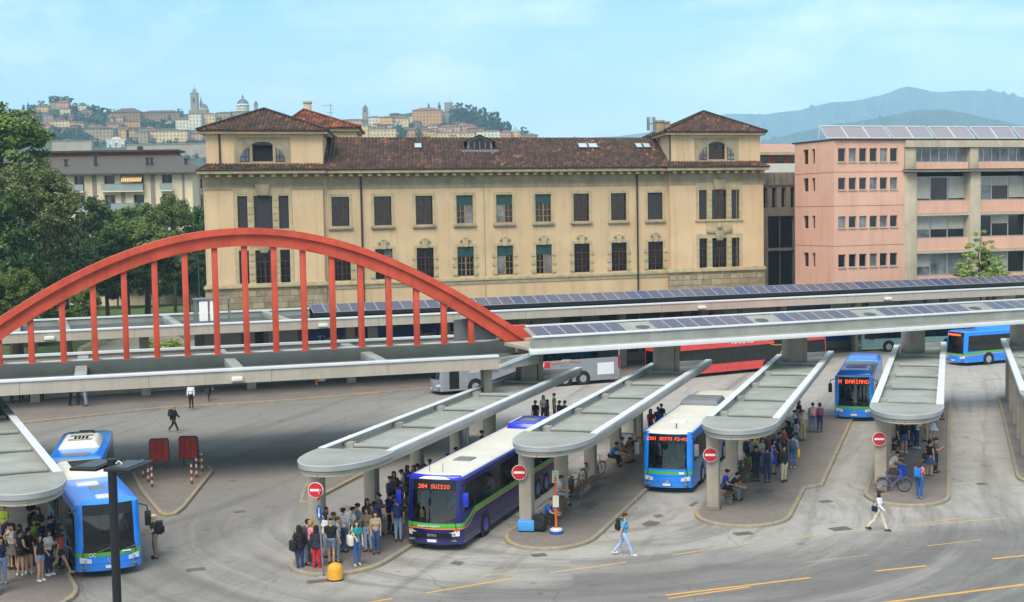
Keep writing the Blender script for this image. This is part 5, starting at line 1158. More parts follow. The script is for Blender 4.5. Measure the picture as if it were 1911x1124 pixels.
t, s = px_thing('bell_tower', 'slender square bell tower standing above the palazzo tiled roof', 'tower', 681.5, 224); mb = MB(); mb.box(-5*s, 5*s, 0, 10*s, -8, 21*s); mb.box(-5.6*s, 5.6*s, -.6*s, 10.6*s, 13*s, 14*s); mb.build('shaft', HM['stone'], t); mb = MB(); mb.lathe([(4.6*s, 21*s), (4.2*s, 24*s), (2*s, 26*s), (.3*s, 29*s)], (0, 5*s, 0), 8); mb.build('cap', M_lead, t); mb = MB(); mb.box(-1.6*s, 1.6*s, -.1*s, -.02*s, 15*s, 19.5*s); mb.build('opening', M_darkin, t)
t, s = px_thing('castle_tower', 'round battlemented stone castle tower right of the castle palace', 'tower', 837, 211); mb = MB(); mb.lathe([(8*s, -8), (7.6*s, 16*s), (8.2*s, 16.5*s), (8.2*s, 19*s)], (0, 8*s, 0), 16); mb.build('shaft', HM['stone'], t)
for i in range(9): a = i*2*math.pi/9; mb = MB(); mb.box(7.2*s*math.cos(a)-1*s, 7.2*s*math.cos(a)+1*s, 8*s+7.2*s*math.sin(a)-1*s, 8*s+7.2*s*math.sin(a)+1*s, 19*s, 20.4*s); mb.build('merlon', HM['stone'], t)
mb = MB(); mb.tube([(2*s, 8*s, 19*s), (2*s, 8*s, 32*s)], .25*s, 5); mb.build('flagpole', M_steel, t)
t, s = px_thing('rotunda', 'round building with pale green dome at the right end of the hill', 'church', 962, 264); mb = MB(); mb.lathe([(16*s, -6), (16*s, 8*s), (16.6*s, 8.3*s), (10*s, 9*s), (10*s, 18*s)], (0, 16*s, 0), 20); mb.build('drum', HM['yellow'], t); mb = MB(); mb.lathe([(10.4*s, 18*s), (9*s, 20.5*s), (3*s, 23.5*s), (1.5*s, 24*s), (1.3*s, 28*s), (.2*s, 29.5*s)], (0, 16*s, 0), 20); mb.build('dome', M_verd, t, smooth=40)
t, s = px_thing('city_gate', 'white classical city gate with pediment on the bastion wall', 'gate', 217.5, 276); M_marb = mat('white_marble', '#d8d4c8', .7, var=.06)
mb = MB(); wall_holes(mb, -18*s, 18*s, 0, 15*s, [(-2.6*s, 2.6*s, 0, 9*s), (-12.5*s, -9.8*s, 0, 6*s), (9.8*s, 12.5*s, 0, 6*s)], 0, 4*s); mb.box(-18*s, 18*s, .01, 8*s, 12*s, 15*s); mb.box(-18*s, 18*s, 4*s, 8*s, 0, 12*s); mb.box(-19*s, 19*s, -1*s, 9*s, 15*s, 16*s); mb.build('wall', M_marb, t)
mb = MB(); mb.extr([(-9*s, 16*s), (9*s, 16*s), (6*s, 19*s), (0, 20.5*s), (-6*s, 19*s)], 0, 6*s); mb.build('pediment', M_marb, t)
for i, x in enumerate((-16, -14, -8, -4.5, 4.5, 8, 14, 16)): mb = MB(); mb.lathe([(.9*s, 0), (.8*s, 15*s)], (x*s, -.6*s, 0), 8); mb.build('column', M_marb, t)
for i, (x0, x1, y0, y1, lab) in enumerate(((98, 172, 264, 282, 'sunlit stretch of old city bastion wall left of the white gate'), (237, 384, 271, 287, 'long grey bastion wall below the long bright palace'))):
    t, s = px_thing('bastion_wall', lab, 'wall', x0, y1+6); mb = MB(); w_ = (x1-x0)*s; mb.add([(0, -4, -8), (w_, -4, -8), (w_, 6, -8), (0, 6, -8), (0, 0, (y1-y0+6)*s), (w_, 0, (y1-y0+6)*s), (w_, 6, (y1-y0+6)*s), (0, 6, (y1-y0+6)*s)], [(4, 5, 6, 7), (0, 1, 5, 4), (1, 2, 6, 5), (2, 3, 7, 6), (3, 0, 4, 7)]); mb.build('wall', HM['stone'], t)
    mb = MB(); mb.box(-1, w_+1, -.8, 1, (y1-y0+6)*s, (y1-y0+7)*s); mb.build('parapet', HM['tan'], t)
def htree(x, yt, yb, hw, key='h1', label='dark rounded tree growing among the houses on the far hill', grp='trees on the far hill'):
    D = HD(yb); s = D/FPX; p = PD(x, yb, D); t = thing('hill_tree', label, 'tree', (p.x, p.y, p.z), random.uniform(0, 6), grp)
    mb = MB(); h = (yb-yt)*s; mb.tube([(0, 0, -3), (0, 0, h*.6)], [.5, .2], 5); mb.build('trunk', M_bark, t)
    o = bpy.data.objects.new('crown', crown(key)); COL.objects.link(o); o.parent = t; o.location = (0, 0, h*.53); o.scale = (hw*s*1.1, hw*s*1.1, h*.53)
CYPR = 'slim dark cypress standing up from the far hill'
for x, yt, yb, hw in ((53, 190, 206, 3), (44, 194, 206, 3), (800, 191, 208, 2.6), (820, 189, 208, 3.2), (781, 233, 264, 6), (153, 207, 222, 2.2), (158, 208, 222, 2.2), (316, 213, 230, 3.4), (1102, 258, 272, 1.6), (163, 206, 222, 2.)): htree(x, yt, yb, hw, 'hc', CYPR, 'cypresses on the far hill')
for x, yt, yb, hw in ((101, 177, 195, 10), (113, 179, 195, 9), (126, 178, 196, 9), (79, 188, 206, 9), (66, 194, 208, 9), (58, 198, 212, 8), (30, 203, 214, 7), (138, 192, 210, 8), (155, 191, 202, 6), (172, 194, 212, 8), (183, 196, 214, 11), (196, 202, 218, 10), (210, 204, 216, 9), (135, 205, 224, 9), (105, 205, 226, 8), (120, 212, 226, 9), (72, 216, 236, 10), (150, 212, 228, 10), (172, 212, 232, 12), (190, 214, 234, 12), (140, 222, 236, 8), (60, 205, 216, 8),
    (95, 236, 264, 13), (112, 238, 266, 13), (130, 236, 266, 12), (146, 240, 268, 12), (160, 246, 270, 10), (80, 240, 264, 12), (165, 252, 272, 10), (178, 258, 274, 8), (190, 232, 244, 7), (246, 236, 250, 8), (252, 256, 272, 7), (240, 262, 276, 8),
    (272, 221, 238, 9), (286, 222, 240, 10), (300, 223, 238, 9), (312, 225, 240, 9), (322, 227, 240, 7), (336, 203, 214, 6), (409, 219, 238, 8), (286, 258, 270, 6), (304, 262, 272, 4), (316, 260, 272, 5), (328, 258, 272, 5), (352, 260, 274, 6), (364, 259, 274, 7), (378, 259, 276, 8), (395, 255, 276, 10),
    (750, 235, 264, 9), (768, 229, 240, 5), (808, 243, 262, 4), (828, 228, 238, 6), (822, 232, 240, 6), (848, 196, 218, 9), (856, 192, 220, 10), (866, 198, 228, 11), (878, 195, 226, 11), (888, 196, 230, 11), (900, 200, 236, 10), (846, 212, 236, 9), (856, 216, 238, 9), (880, 214, 232, 8), (912, 206, 244, 13), (924, 208, 246, 12), (934, 220, 248, 10), (944, 224, 250, 10), (915, 226, 248, 9), (901, 222, 244, 8), (928, 232, 250, 9), (978, 237, 256, 8), (985, 244, 260, 8), (992, 250, 264, 7), (945, 236, 252, 7), (1010, 262, 276, 6), (866, 214, 238, 9), (890, 226, 244, 8)): htree(x, yt, yb, hw, random.choice(('h1', 'h2')))
for i in range(70):
    x = g.choice((g.uniform(40, 210), g.uniform(40, 470), g.uniform(640, 900))); y = g.uniform(ridge(x)+12, 268)
    if 260 < x < 335 and y < 228: continue
    htree(x, y-g.uniform(5, 9), y+3, g.uniform(3, 6), g.choice(('h1', 'h2')))
# green slope patches nearer than the town, over the apartment roof
for i in range(26): x = 285+g.uniform(-5, 105); y = g.uniform(285, 300); htree(x, y-6, y+4, 6, 'h2', 'low tree on the slope under the bastion wall', 'trees under the bastion')

# ------------------------------------------------------------------ mountains
def mountain(name, pts, D, dz, back, seed, m, rough):
    g = np.random.default_rng(seed); xs = np.arange(pts[0][0], pts[-1][0]+1, 9.0); ys = np.interp(xs, [p[0] for p in pts], [p[1] for p in pts]); vs = []; fs = []; rows = 14
    jag = np.convolve(g.normal(0, rough, len(xs)+8), np.ones(4)/4, 'same')[:len(xs)]
    cell = g.normal(0, 1, (len(xs), rows))
    for i, x in enumerate(xs):
        top = PD(x, ys[i]+jag[i], D)
        for j in range(rows):
            f = j/(rows-1); z = top.z*f; y = D-(1-f)*back*(.7+.3*math.sin(i*.5+j*.3)); sc = y/D
            vs.append(Vector((top.x*sc, y, z+cell[i, j]*top.z*.05*(0 < j < rows-1))))
        vs.append(Vector((top.x*1.15, D+back, 0)))
    k = rows+1
    for i in range(len(xs)-1):
        for j in range(k-1): fs.append((i*k+j, (i+1)*k+j, (i+1)*k+j+1, i*k+j+1))
    mb = MB(); mb.add(vs, fs); return struct(mb.build(name, m, smooth=50))
M_mt = mat('mountain_forest', '#3f4f4a', .95, var=.35, vs=.004)
mountain('mountain', [(1000, 262), (1140, 256), (1180, 250), (1215, 246), (1280, 232), (1340, 217), (1360, 213), (1420, 213), (1470, 208), (1500, 205), (1530, 197), (1550, 192), (1580, 191), (1620, 184), (1650, 176), (1690, 161), (1720, 166), (1760, 172), (1800, 170), (1850, 170), (1911, 182), (2100, 196), (2300, 230)], 6500, 0, 1500, 3, M_mt, 2.0)
mountain('mountain', [(1380, 275), (1430, 262), (1470, 252), (1500, 245), (1530, 240), (1560, 231), (1600, 227), (1640, 222), (1680, 212), (1720, 206), (1760, 205), (1800, 212), (1840, 221), (1911, 233), (2050, 240), (2200, 265)], 3600, 0, 900, 5, M_mt, 1.5)
mountain('mountain', [(-500, 300), (-200, 250), (60, 240), (300, 250), (700, 262), (1000, 268), (1100, 268), (1160, 262), (1230, 255), (1330, 262), (1430, 270)], 5200, 0, 1200, 8, M_mt, 1.0)

# ------------------------------------------------------------------ the air
mb = MB(); mb.box(-4200, 4200, -60, 8200, -1.0, 640); hz = mb.build('haze', None or bpy.data.materials.new('haze')); hz['kind'] = 'stuff'
hm = hz.data.materials[0]; hm.use_nodes = True; ht = hm.node_tree; ht.nodes.clear()
ho = ht.nodes.new('ShaderNodeOutputMaterial'); hv = ht.nodes.new('ShaderNodeVolumePrincipled'); hv.inputs['Color'].default_value = (.46, .77, 1.0, 1); hv.inputs['Density'].default_value = 1.7e-4; hv.inputs['Anisotropy'].default_value = -.3
ht.links.new(hv.outputs[0], ho.inputs['Volume'])
# ------------------------------------------------------------------ buses
M_bglass = glassmat('bus_glass', '#a4b0af', .05); M_bglassd = glassmat('bus_side_glass', '#4f5558', .06); M_chrome = mat('bright_rim', '#b9bcbe', .3, .7, var=.1, vs=6)
M_led = emit('led_orange', '#ff5526', 1.5); M_lens = mat('headlight_lens', '#dfe5e8', .1, .2, var=.1, vs=8); M_plate = mat('number_plate', '#dcdfe2', .5, var=.05); M_seat = mat('seat_fabric', '#2b3a5c', .9, var=.2); M_grey = mat('grey_plastic', '#6e7378', .6, var=.1); M_rlamp = mat('red_lens', '#9c1d22', .25); M_olamp = mat('amber_lens', '#d0662a', .25)
M_hdrk = mat('header_black', '#101114', .25, var=0)
def paint(name, base, stripes=(), rough=.28):
    # stripes: (z at nose, z on sides, y0, y1, height, colour)
    n = NT(name); v = n.obj(); s = n.sep(v); f = n.noise(v, .8, 5, .6); c = lin(base)
    k = n.mix(n.ramp(f, [(.3, 0.), (.7, 1.)]), tuple(q*.88 for q in c), tuple(min(1, q*1.08) for q in c))
    for (zf, zs, y0, y1, h, col) in stripes:
        zc = n.maprange(s[1], y0, y1, zf, zs, True); d = n.math('SUBTRACT', s[2], zc)
        k = n.mix(n.math('MULTIPLY', n.math('GREATER_THAN', d, 0.), n.math('LESS_THAN', d, h)), k, col)
    sm = n.math('MULTIPLY', n.math('LESS_THAN', n.math('FRACT', n.math('MULTIPLY', s[1], 1/1.25)), .014), n.math('LESS_THAN', s[2], 1.4)); sm2 = n.math('LESS_THAN', n.math('ABSOLUTE', n.math('SUBTRACT', s[2], .58)), .008); sm3 = n.math('LESS_THAN', n.math('ABSOLUTE', n.math('SUBTRACT', s[2], .86)), .006)
    k = n.mix(n.math('MULTIPLY', n.math('MAXIMUM', sm, n.math('MAXIMUM', sm2, sm3)), .7), k, '#0c0d10')
    dirt = n.maprange(s[2], .3, .9, .35, 0.0); dn = n.noise(v, 2.5, 5, .65)
    k = n.mix(n.math('MULTIPLY', dirt, dn), k, '#6d665c')
    n.base(k); n.b.inputs['Roughness'].default_value = rough; n.b.inputs['Coat Weight'].default_value = .4; n.b.inputs['Coat Roughness'].default_value = .1; return n.m
def bus_body(t, W, L, H, mp, mroof, wins, doors, ws=(1.15, 2.78), sw=(1.45, 2.45), rake=.3, bow=.18, front=True, rear=True, ztop=None, roofcap=None, header=.34, mpil=None):
    r = .28; hw = W/2; out = []      # outline stations (x, y, tag of the segment that follows)
    nf = 7
    for i in range(nf+1):
        x = -(hw-r)+(2*(hw-r))*i/nf; out.append((x, -bow*(1-(x/(hw-r))**2), 'F'))
    for a in (30, 60): out.append((hw-r+r*math.sin(R(a)), r-r*math.cos(R(a)), 'C'))
    ys = sorted({r} | {q for w_ in wins for q in w_} | {q for d in doors for q in d} | {L-r})
    ys = [q for q in ys if r <= q <= L-r]
    def seg(a, b):
        m = (a+b)/2
        if any(d[0] < m < d[1] for d in doors): return 'D'
        if any(q[0] < m < q[1] for q in wins): return 'W'
        return 'P'
    for a, b in zip(ys, ys[1:]+[None]): out.append((hw, a, seg(a, b).lower()+'r' if b else 'C'))
    out[nf] = (out[nf][0], out[nf][1], 'C')
    for a in (30, 60): out.append((hw-r+r*math.cos(R(a)), L-r+r*math.sin(R(a)), 'C'))
    out.append((hw-r, L, 'B')); out.append((-(hw-r), L, 'C'))
    for a in (60, 30): out.append((-(hw-r)-r*math.cos(R(a)), L-r+r*math.sin(R(a)), 'C'))
    rys = ys[::-1]
    for a, b in zip(rys, rys[1:]+[None]): out.append((-hw, a, seg(b, a).lower()+'l' if b is not None else 'C'))
    for a in (60, 30): out.append((-(hw-r)-r*math.sin(R(a)), r-r*math.cos(R(a)), 'C'))
    # corners: the station before the corner arc on the front
    n = len(out); zs = [.30, .45, .8, ws[0], sw[0], (sw[0]+sw[1])/2, sw[1], ws[1]-header, ws[1], H-.16]
    zs = sorted(set(round(z, 3) for z in zs)); caps = [(H-.07, .06), (H-.015, .2), (H, .5)]
    def pos(o, z, ins=0.0):
        x, y, _ = o; wgt = max(0, 1-max(0, y+bow)/1.4); q = min(1, max(0, (z-1.0)/(H-1.0)))
        y = y+rake*wgt*q**1.3; x = x*(1-.025*max(0, z-1.2)/2)
        if ins: x = x*(1-ins/hw); y = y+(ins if y < L/2 else -ins)*(1 if (y < 1 or y > L-1) else 0)
        return (x, y, z)
    vs = [pos(o, z) for z in zs for o in out]+[pos(o, z, i) for z, i in caps for o in out]
    nl = len(zs)+len(caps)
    groups = {}
    for j in range(nl-1):
        for i in range(n):
            f = (j*n+i, j*n+(i+1) % n, (j+1)*n+(i+1) % n, (j+1)*n+i); tg = out[i][2]; key = 'body'
            if j >= len(zs)-1: key = 'roof'
            else:
                zm = (zs[j]+zs[j+1])/2
                if tg == 'F' and front and ws[0] < zm < ws[1]-header: key = 'windshield'
                elif tg == 'F' and front and ws[1]-header < zm < ws[1]: key = 'header'
                elif tg == 'F' and not front: key = None
                elif tg == 'B' and rear and sw[0] < zm < sw[1]: key = 'rear_window'
                elif tg[0] == 'w' and sw[0] < zm < sw[1]: key = ('window', tg, round(out[i][1], 2))
                elif tg[0] == 'd' and tg[1] == 'l' and .4 < zm < sw[1]: key = ('door', tg, round(out[i][1], 2))
                elif tg[0] == 'd' and tg[1] == 'r' and sw[0] < zm < sw[1]: key = ('window', tg, round(out[i][1], 2))
                elif tg[0] == 'p' and sw[0] < zm < sw[1]: key = ('pillar', tg, round(out[i][1], 2))
            if key: groups.setdefault(key, []).append(f)
    groups['roof'].append(tuple(range((nl-1)*n, nl*n)))
    objs = {}
    def mk(fs, name, m, parent, smooth=35):
        used = sorted({i for f in fs for i in f}); mp_ = {u: k for k, u in enumerate(used)}; mb = MB(); mb.add([vs[u] for u in used], [tuple(mp_[i] for i in f) for f in fs]); return mb.build(name, m, parent, smooth=smooth)
    for k, fs in groups.items():
        if k == 'body': objs['body'] = mk(fs, 'body', mp, t)
        elif k == 'roof': objs['roof'] = mk(fs, 'roof', mroof, t)
        elif k == 'windshield': objs['ws'] = mk(fs, 'windshield', M_bglass, t)
        elif k == 'header': objs['hd'] = mk(fs, 'sign_housing', M_hdrk, t)
        elif k == 'rear_window': mk(fs, 'rear_window', M_bglassd, t)
        elif k[0] == 'pillar': mk(fs, 'window_post', mpil or M_hdrk, t)
        elif k[0] == 'window': mk(fs, 'window', M_bglassd, t)
        elif k[0] == 'door':
            d = mk(fs, 'door', M_bglassd, t); y = k[2]; 
    for d in doors:      # door frames on the left (kerb) side
        mb = MB(); x = -hw-.012
        for y in (d[0], (d[0]+d[1])/2-.03, d[1]-.06): mb.box(x, x+.03, y, y+.06, .4, sw[1])
        mb.box(x, x+.03, d[0]+.06, d[1]-.06, .4, .5); mb.build('door_frame', M_hdrk, t)
    # inside: floor, dash, seats
    mb = MB(); mb.box(-hw+.08, hw-.08, .5, L-.1, .5, .9); mb.box(-hw+.15, hw-.15, .25, .75, .85, 1.2); mb.build('floor', mat('bus_floor', '#55585a', .8, var=.2), t)
    mb = MB(); y = 2.6
    while y < L-.8:
        for x in (-hw+.15, .25): mb.box(x, x+.9, y, y+.12, .9, 1.95); mb.box(x, x+.9, y-.42, y, 1.2, 1.32)
        y += .85
    mb.build('seats', M_seat, t)
    return pos
def wheel(t, x, y, r=.5, side=1, rm=None):
    mb = MB(); mb.lathe([(r+.12, -.004), (r+.12, .006)], (x+side*.0, y, r), 24, axis='x'); mb.build('wheel_arch', M_hdrk, t)
    mb = MB(); s = side; w_ = .03
    prof = [(.30, -.2), (r-.03, -.2), (r, -.15), (r, w_-.03), (r-.03, w_), (.30, w_)]
    if s < 0: prof = [(a, -b) for a, b in prof][::-1]
    mb.lathe(prof, (x, y, r), 24, axis='x'); tw = mb.build('wheel', M_rubber, t, smooth=40)
    mb = MB(); prof = [(.05, .0), (.14, .02), (.16, -.02), (.24, -.04), (.29, .0), (.30, .035)]; prof = [(a, b) for a, b in prof]
    if s < 0: prof = [(a, -b) for a, b in prof][::-1]
    mb.lathe(prof, (x, y, r), 20, axis='x'); mb.build('rim', rm or M_chrome, tw, smooth=40)
def hull(mb, x0, x1, y0, y1, z0, z1, c=.15, mi=0):
    mb.add([(x0, y0, z0), (x1, y0, z0), (x1, y1, z0), (x0, y1, z0), (x0+c, y0+c, z1), (x1-c, y0+c, z1), (x1-c, y1-c, z1), (x0+c, y1-c, z1)], [(0, 3, 2, 1), (4, 5, 6, 7), (0, 1, 5, 4), (1, 2, 6, 5), (2, 3, 7, 6), (3, 0, 4, 7)], mi)
def ac_unit(t, y0, y1, H, m, slits=True, w_=.85, h=.28):
    mb = MB(); hull(mb, -w_, w_, y0, y1, H-.02, H+h, .14); o = mb.build('roof_unit', m, t, bevel=.05)
    if slits:
        ym = (y0+y1)/2; mb = MB(); mb.box(-.42, .42, ym-.42, ym+.42, H+h, H+h+.008); pl = mb.build('grille_plate', mat('grille_beige', '#8e8574', .7), t)
        for i in range(4): mb = MB(); q = -.3+i*.2; mb.lathe([(.085, 0), (.085, .012)], (q, ym, H+h+.008), 10); mb.build('fan_opening', M_hdrk, pl)
        mb = MB()
        for q in (-.36, .32): mb.box(-.42, .42, ym+q, ym+q+.03, H+h+.008, H+h+.014)
        mb.build('slot', M_hdrk, pl)
    return o
def front_kit(t, W, H, pos, ws, bow, rake, plate=True, lamp='round', mirror='low', mcol=None, wip=True, amber=False):
    hw = W/2
    def fy(x, z): return pos((x, -bow*(1-(x/(hw-.28))**2) if abs(x) < hw-.28 else .0, ''), z)[1]
    for s in (-1, 1):
        x0, x1 = s*(hw-.55), s*(hw-.12); a, b = min(x0, x1), max(x0, x1); z = .62
        mb = MB(); n = 6
        vs = []; fs = []
        for i in range(n+1):
            x = a+(b-a)*i/n; q = (x-a)/(b-a) if s > 0 else (b-x)/(b-a)
            yb = -bow*(1-(min(abs(x), hw-.28)/(hw-.28))**2); yy = yb+max(0, (abs(x)-(hw-.28)))**2*2.2-.02
            vs += [(x, yy, z+.0+.03*q), (x, yy, z+.16+.10*q)]
        for i in range(n): fs.append((2*i, 2*i+2, 2*i+3, 2*i+1))
        mb.add(vs, fs); hl = mb.build('headlight', M_lens, t)
        mb = MB(); xm = (a+b)/2; mb.lathe([(.06, -.05), (.06, -.03)], (xm, fy(min(abs(xm), hw-.3)*s, .7)-.005+.02, z+.10), 10, axis='y'); mb.build('lamp_bulb', M_chrome, hl)
        mb = MB(); mb.box(a+.04, b-.1, fy(hw-.4, .5)-.03, fy(hw-.4, .5)+.02, .42, .5); mb.build('fog_lamp', M_grey, t)
        if amber: mb = MB(); xx = s*(hw-.2); mb.box(min(xx, xx-s*.2), max(xx, xx-s*.2), -.02, .03, z+.2, z+.29); mb.build('indicator', M_olamp, t)
        # mirror
        mb = MB()
        if mirror == 'low':
            mb.tube([(s*(hw-.05), .15, ws[1]-.15), (s*(hw+.22), -.12, ws[1]-.2), (s*(hw+.24), -.14, ws[1]-.45)], .03, 6); mi = mb.build('mirror_arm', M_hdrk, t)
            mb = MB(); mb.box(s*(hw+.24)-.12, s*(hw+.24)+.12, -.2, -.08, ws[1]-1.0, ws[1]-.4); mb.build('mirror', mcol or M_hdrk, mi, bevel=.04)
    if plate:
        mb = MB(); y = fy(0, .5); mb.box(-.24, .24, y-.035, y-.02, .40, .51); p_ = mb.build('number_plate', M_plate, t)
        mb = MB(); mb.box(-.24, -.2, y-.037, y-.0355, .40, .51); mb.box(.2, .24, y-.037, y-.0355, .40, .51); mb.build('blue_band', M_sblue, p_)
    if wip:
        for s in (-.45, .55):
            mb = MB(); mb.tube([(s, fy(s, ws[0]+.04)-.03, ws[0]+.03), (s+.5, fy(s, ws[0]+.2)-.035, ws[0]+.18)], .014, 5); mb.build('wiper', M_hdrk, t)
    return fy
def sign_led(t, txt, hgt, x, z, fy, pos):
    mb = dots(txt, hgt); y = fy(x, z)-.028
    o = mb.build('led_lettering', M_led, t); o.location = (x, y, z); o.rotation_euler = (math.atan2(-(fy(x, z+.3)-fy(x, z-.0)), .3)*1.0, 0, 0)
    return o
def emblem(t, x, z, fy, r=.11):
    y = fy(x, z)-.03; mb = MB(); ring = [(x+r*math.cos(a), y, z+r*math.sin(a)) for a in np.linspace(0, 2*math.pi, 17)]
    mb.tube(ring, .012, 5)
    for a in (90, 210, 330): mb.tube([(x, y, z), (x+r*math.cos(R(a)), y, z+r*math.sin(R(a)))], .012, 5)
    mb.build('emblem', M_chrome, t)
BG = 'buses in the terminal'
GREEN, ORNG = '#57a83a', '#d98a3c'
# dark blue coach at the second lane
W, L, H = 2.5, 16.4, 3.12
t = thing('coach', 'dark blue coach with white roof and green side stripe, second bus from the left', 'bus', (-3.42, 54.9, 0), -SH, BG)
mp = paint('navy_paint', '#0c1060', [(1.0, 1.40, .1, 1.9, .17, GREEN), (.92, 1.32, .6, 1.9, .06, ORNG)]); mr = mat('white_roof', '#cfccc0', .6, var=.08, vs=.6)
wy = [(1.7+i*1.62, 1.7+i*1.62+1.56) for i in range(8)]
M_navy = paint('royal_trim', '#1a2cc0')
pos = bus_body(t, W, L, H, mp, mr, wy+[(.35, 1.5)], [], ws=(1.2, 2.92), sw=(1.6, 2.72), rake=.35, bow=.22, header=.42)
fy = front_kit(t, W, H, pos, (1.2, 2.92), .22, .35, amber=True, mcol=M_navy)
sign_led(t, '204 SUISIO', .165, 0.05, 2.60, fy, pos)
text_obj('SETRA', .15, M_chrome, t, (0, fy(0, .68)-.02, .68), (R(90), 0, 0), bold=.002); text_obj('bergamo trasporti', .13, M_swhite, t, (-.15, fy(0, 1.07)-.02, 1.065), (R(90), 0, 0), shear=.2)
mb = MB(); mb.box(-.85, .85, fy(0, .68)-.012, fy(0, .68)+.1, .58, .78); mb.build('grille', M_hdrk, t)
for s in (-1, 1):
    mb = MB(); mb.box(min(s*.92, s*1.24)-.0, max(s*.92, s*1.24), 0.2, L-.2, 2.98, 3.055); mb.build('cant_rail', M_navy, t, bevel=.03)
    for y in (2.9, 10.6, 12.0): wheel(t, s*1.252, y, .5, s, M_navy)
mb = MB(); hull(mb, -1.15, 1.15, .18, .6, 2.92, 3.1, .06); mb.build('front_brow', M_navy, t, bevel=.04)
mb = MB(); hull(mb, -.42, .42, 3.4, 4.3, H, H+.05, .05); mb.build('roof_hatch', M_grey, t); ac_unit(t, 12.2, 14.9, H, M_navy); mb = MB(); mb.box(-.8, .8, 12.5, 14.5, H+.245, H+.262); mb.build('unit_lid', mr, t)
for x in (-.5, .1): mb = MB(); mb.tube([(x, .9, H-.02), (x, .95, H+.35)], .012, 5); mb.build('aerial', M_hdrk, t)
mb = MB(); mb.box(-.62, -.42, fy(-.5, 1.5)+.12, fy(-.5, 1.5)+.14, 1.35, 1.68); mb.build('dash_card', M_yellow, t)
# light blue bus with white roof
W, L, H = 2.5, 15.4, 3.08
t = thing('intercity_bus', 'light blue bus with white roof and green band, parked between the second and third shelters', 'bus', (7.5, 65.3, 0), -SH, BG)
BLUE = '#1486f2'
mpb = paint('blue_paint', BLUE, [(.95, 1.25, .2, 2.2, .15, GREEN)])
pos = bus_body(t, W, L, H, mpb, mr, [(2.0+i*1.6, 2.0+i*1.6+1.52) for i in range(7)]+[(.4, 1.7)], [(14.0, 14.9)], ws=(1.22, 2.9), sw=(1.5, 2.6), rake=.32, bow=.2, header=.46)
fy = front_kit(t, W, H, pos, (1.22, 2.9), .2, .32, mcol=M_grey)
sign_led(t, '2301 SESTO FS-MI', .15, 0, 2.62, fy, pos); emblem(t, 0, .66, fy)
mb = MB(); mb.box(.55, .85, fy(.7, 1.02)-.016, fy(.7, 1.02)-.01, .97, 1.08); mb.build('white_badge', M_swhite, t)
for s in (-1, 1):
    mb = MB(); mb.box(min(s*.95, s*1.235), max(s*.95, s*1.235), .25, L-.2, 2.94, 3.01); mb.build('cant_rail', mpb, t, bevel=.03)
    for y in (2.75, 9.4): wheel(t, s*1.252, y, .5, s)
mb = MB(); mb.box(-.4, .4, 2.6, 3.4, H, H+.04); mb.build('roof_hatch', M_swhite, t, bevel=.02); ac_unit(t, 8.8, 11.3, H, M_grey, w_=1.1)
mb = MB(); mb.tube([(.3, .9, H), (.3, .9, H+.25)], .04, 6); mb.build('aerial', M_grey, t)
# blue city bus with orange sign, in the lane left of the fourth shelter
W, L, H = 2.5, 12, 2.98
t = thing('city_bus', 'blue low floor city bus with destination sign facing the camera, left of the fourth shelter', 'bus', (22.05, 86.2, 0), -SH, BG)
mpc = paint('city_blue', BLUE, [(.82, 1.0, .2, 2, .17, GREEN)])
pos = bus_body(t, W, L, H, mpc, mpc, [(3.2, 5.0), (5.1, 6.8), (8.6, 10.6)], [(.5, 1.7), (6.9, 8.3)], ws=(1.0, 2.88), sw=(1.2, 2.5), rake=.2, bow=.2, header=.52)
fy = front_kit(t, W, H, pos, (1.0, 2.88), .2, .2)
sign_led(t, 'M BARIANO', .25, 0, 2.47, fy, pos); emblem(t, 0, .68, fy, .1)
for s in (-1, 1):
    for y in (2.6, 8.6): wheel(t, s*1.252, y, .49, s)
mb = MB(); hull(mb, -1.12, 1.12, .5, 4.6, H-.03, H+.3, .22); mb.build('roof_pod', mpc, t, bevel=.06); ac_unit(t, 1.6, 3.6, H+.28, mat('pod_top', '#3d5f9c', .5, var=.1), w_=.75, h=.06); mb = MB(); hull(mb, -1.15, 1.15, 5.0, 7.2, H-.03, H+.2, .2); mb.build('roof_pod', M_grey, t, bevel=.05); mb = MB(); hull(mb, -1.15, 1.15, 7.6, 11.7, H-.03, H+.25, .2); mb.build('roof_pod', mpc, t, bevel=.05)
# long articulated bus on the left
H = 2.98; mpa = paint('articulated_blue', BLUE, [(.86, .98, .2, 2, .16, GREEN)])
ang = R(25); t = thing('articulated_bus', 'bright blue articulated bus waiting at the left shelter behind the lamp post', 'bus', (-15.95, 51.75, 0), ang, BG)
L1 = 10.2
pos = bus_body(t, W, L1, H, mpa, mpa, [(2.9, 4.5), (4.6, 6.0), (7.6, 9.8)], [(.5, 1.7), (6.1, 7.5)], ws=(1.02, 2.88), sw=(1.2, 2.5), rake=.22, bow=.2, header=.42, rear=False)
fy = front_kit(t, W, H, pos, (1.02, 2.88), .2, .22)
emblem(t, 0, .72, fy, .1); mb = MB(); mb.box(.45, .8, fy(.6, .98)-.03, fy(.6, .98)-.02, .97, 1.03); mb.build('white_badge', M_swhite, t)
mb = MB(); ring = [(-.72+.07*math.cos(a), fy(-.7, .94)-.03, .94+.07*math.sin(a)) for a in np.linspace(0, 6.28, 13)]; mb.tube(ring, .012, 5); mb.tube([(p_[0]+.16, p_[1], p_[2]) for p_ in ring], .012, 5); mb.build('emblem', M_swhite, t)
for y, x0, x1, m in ((.75, -.3, .35, mr), (2.6, -.32, .3, M_grey), (3.7, -.7, .2, mr)): mb = MB(); hull(mb, x0, x1, y, y+.55, H, H+.06, .04); mb.build('roof_hatch', m, t)
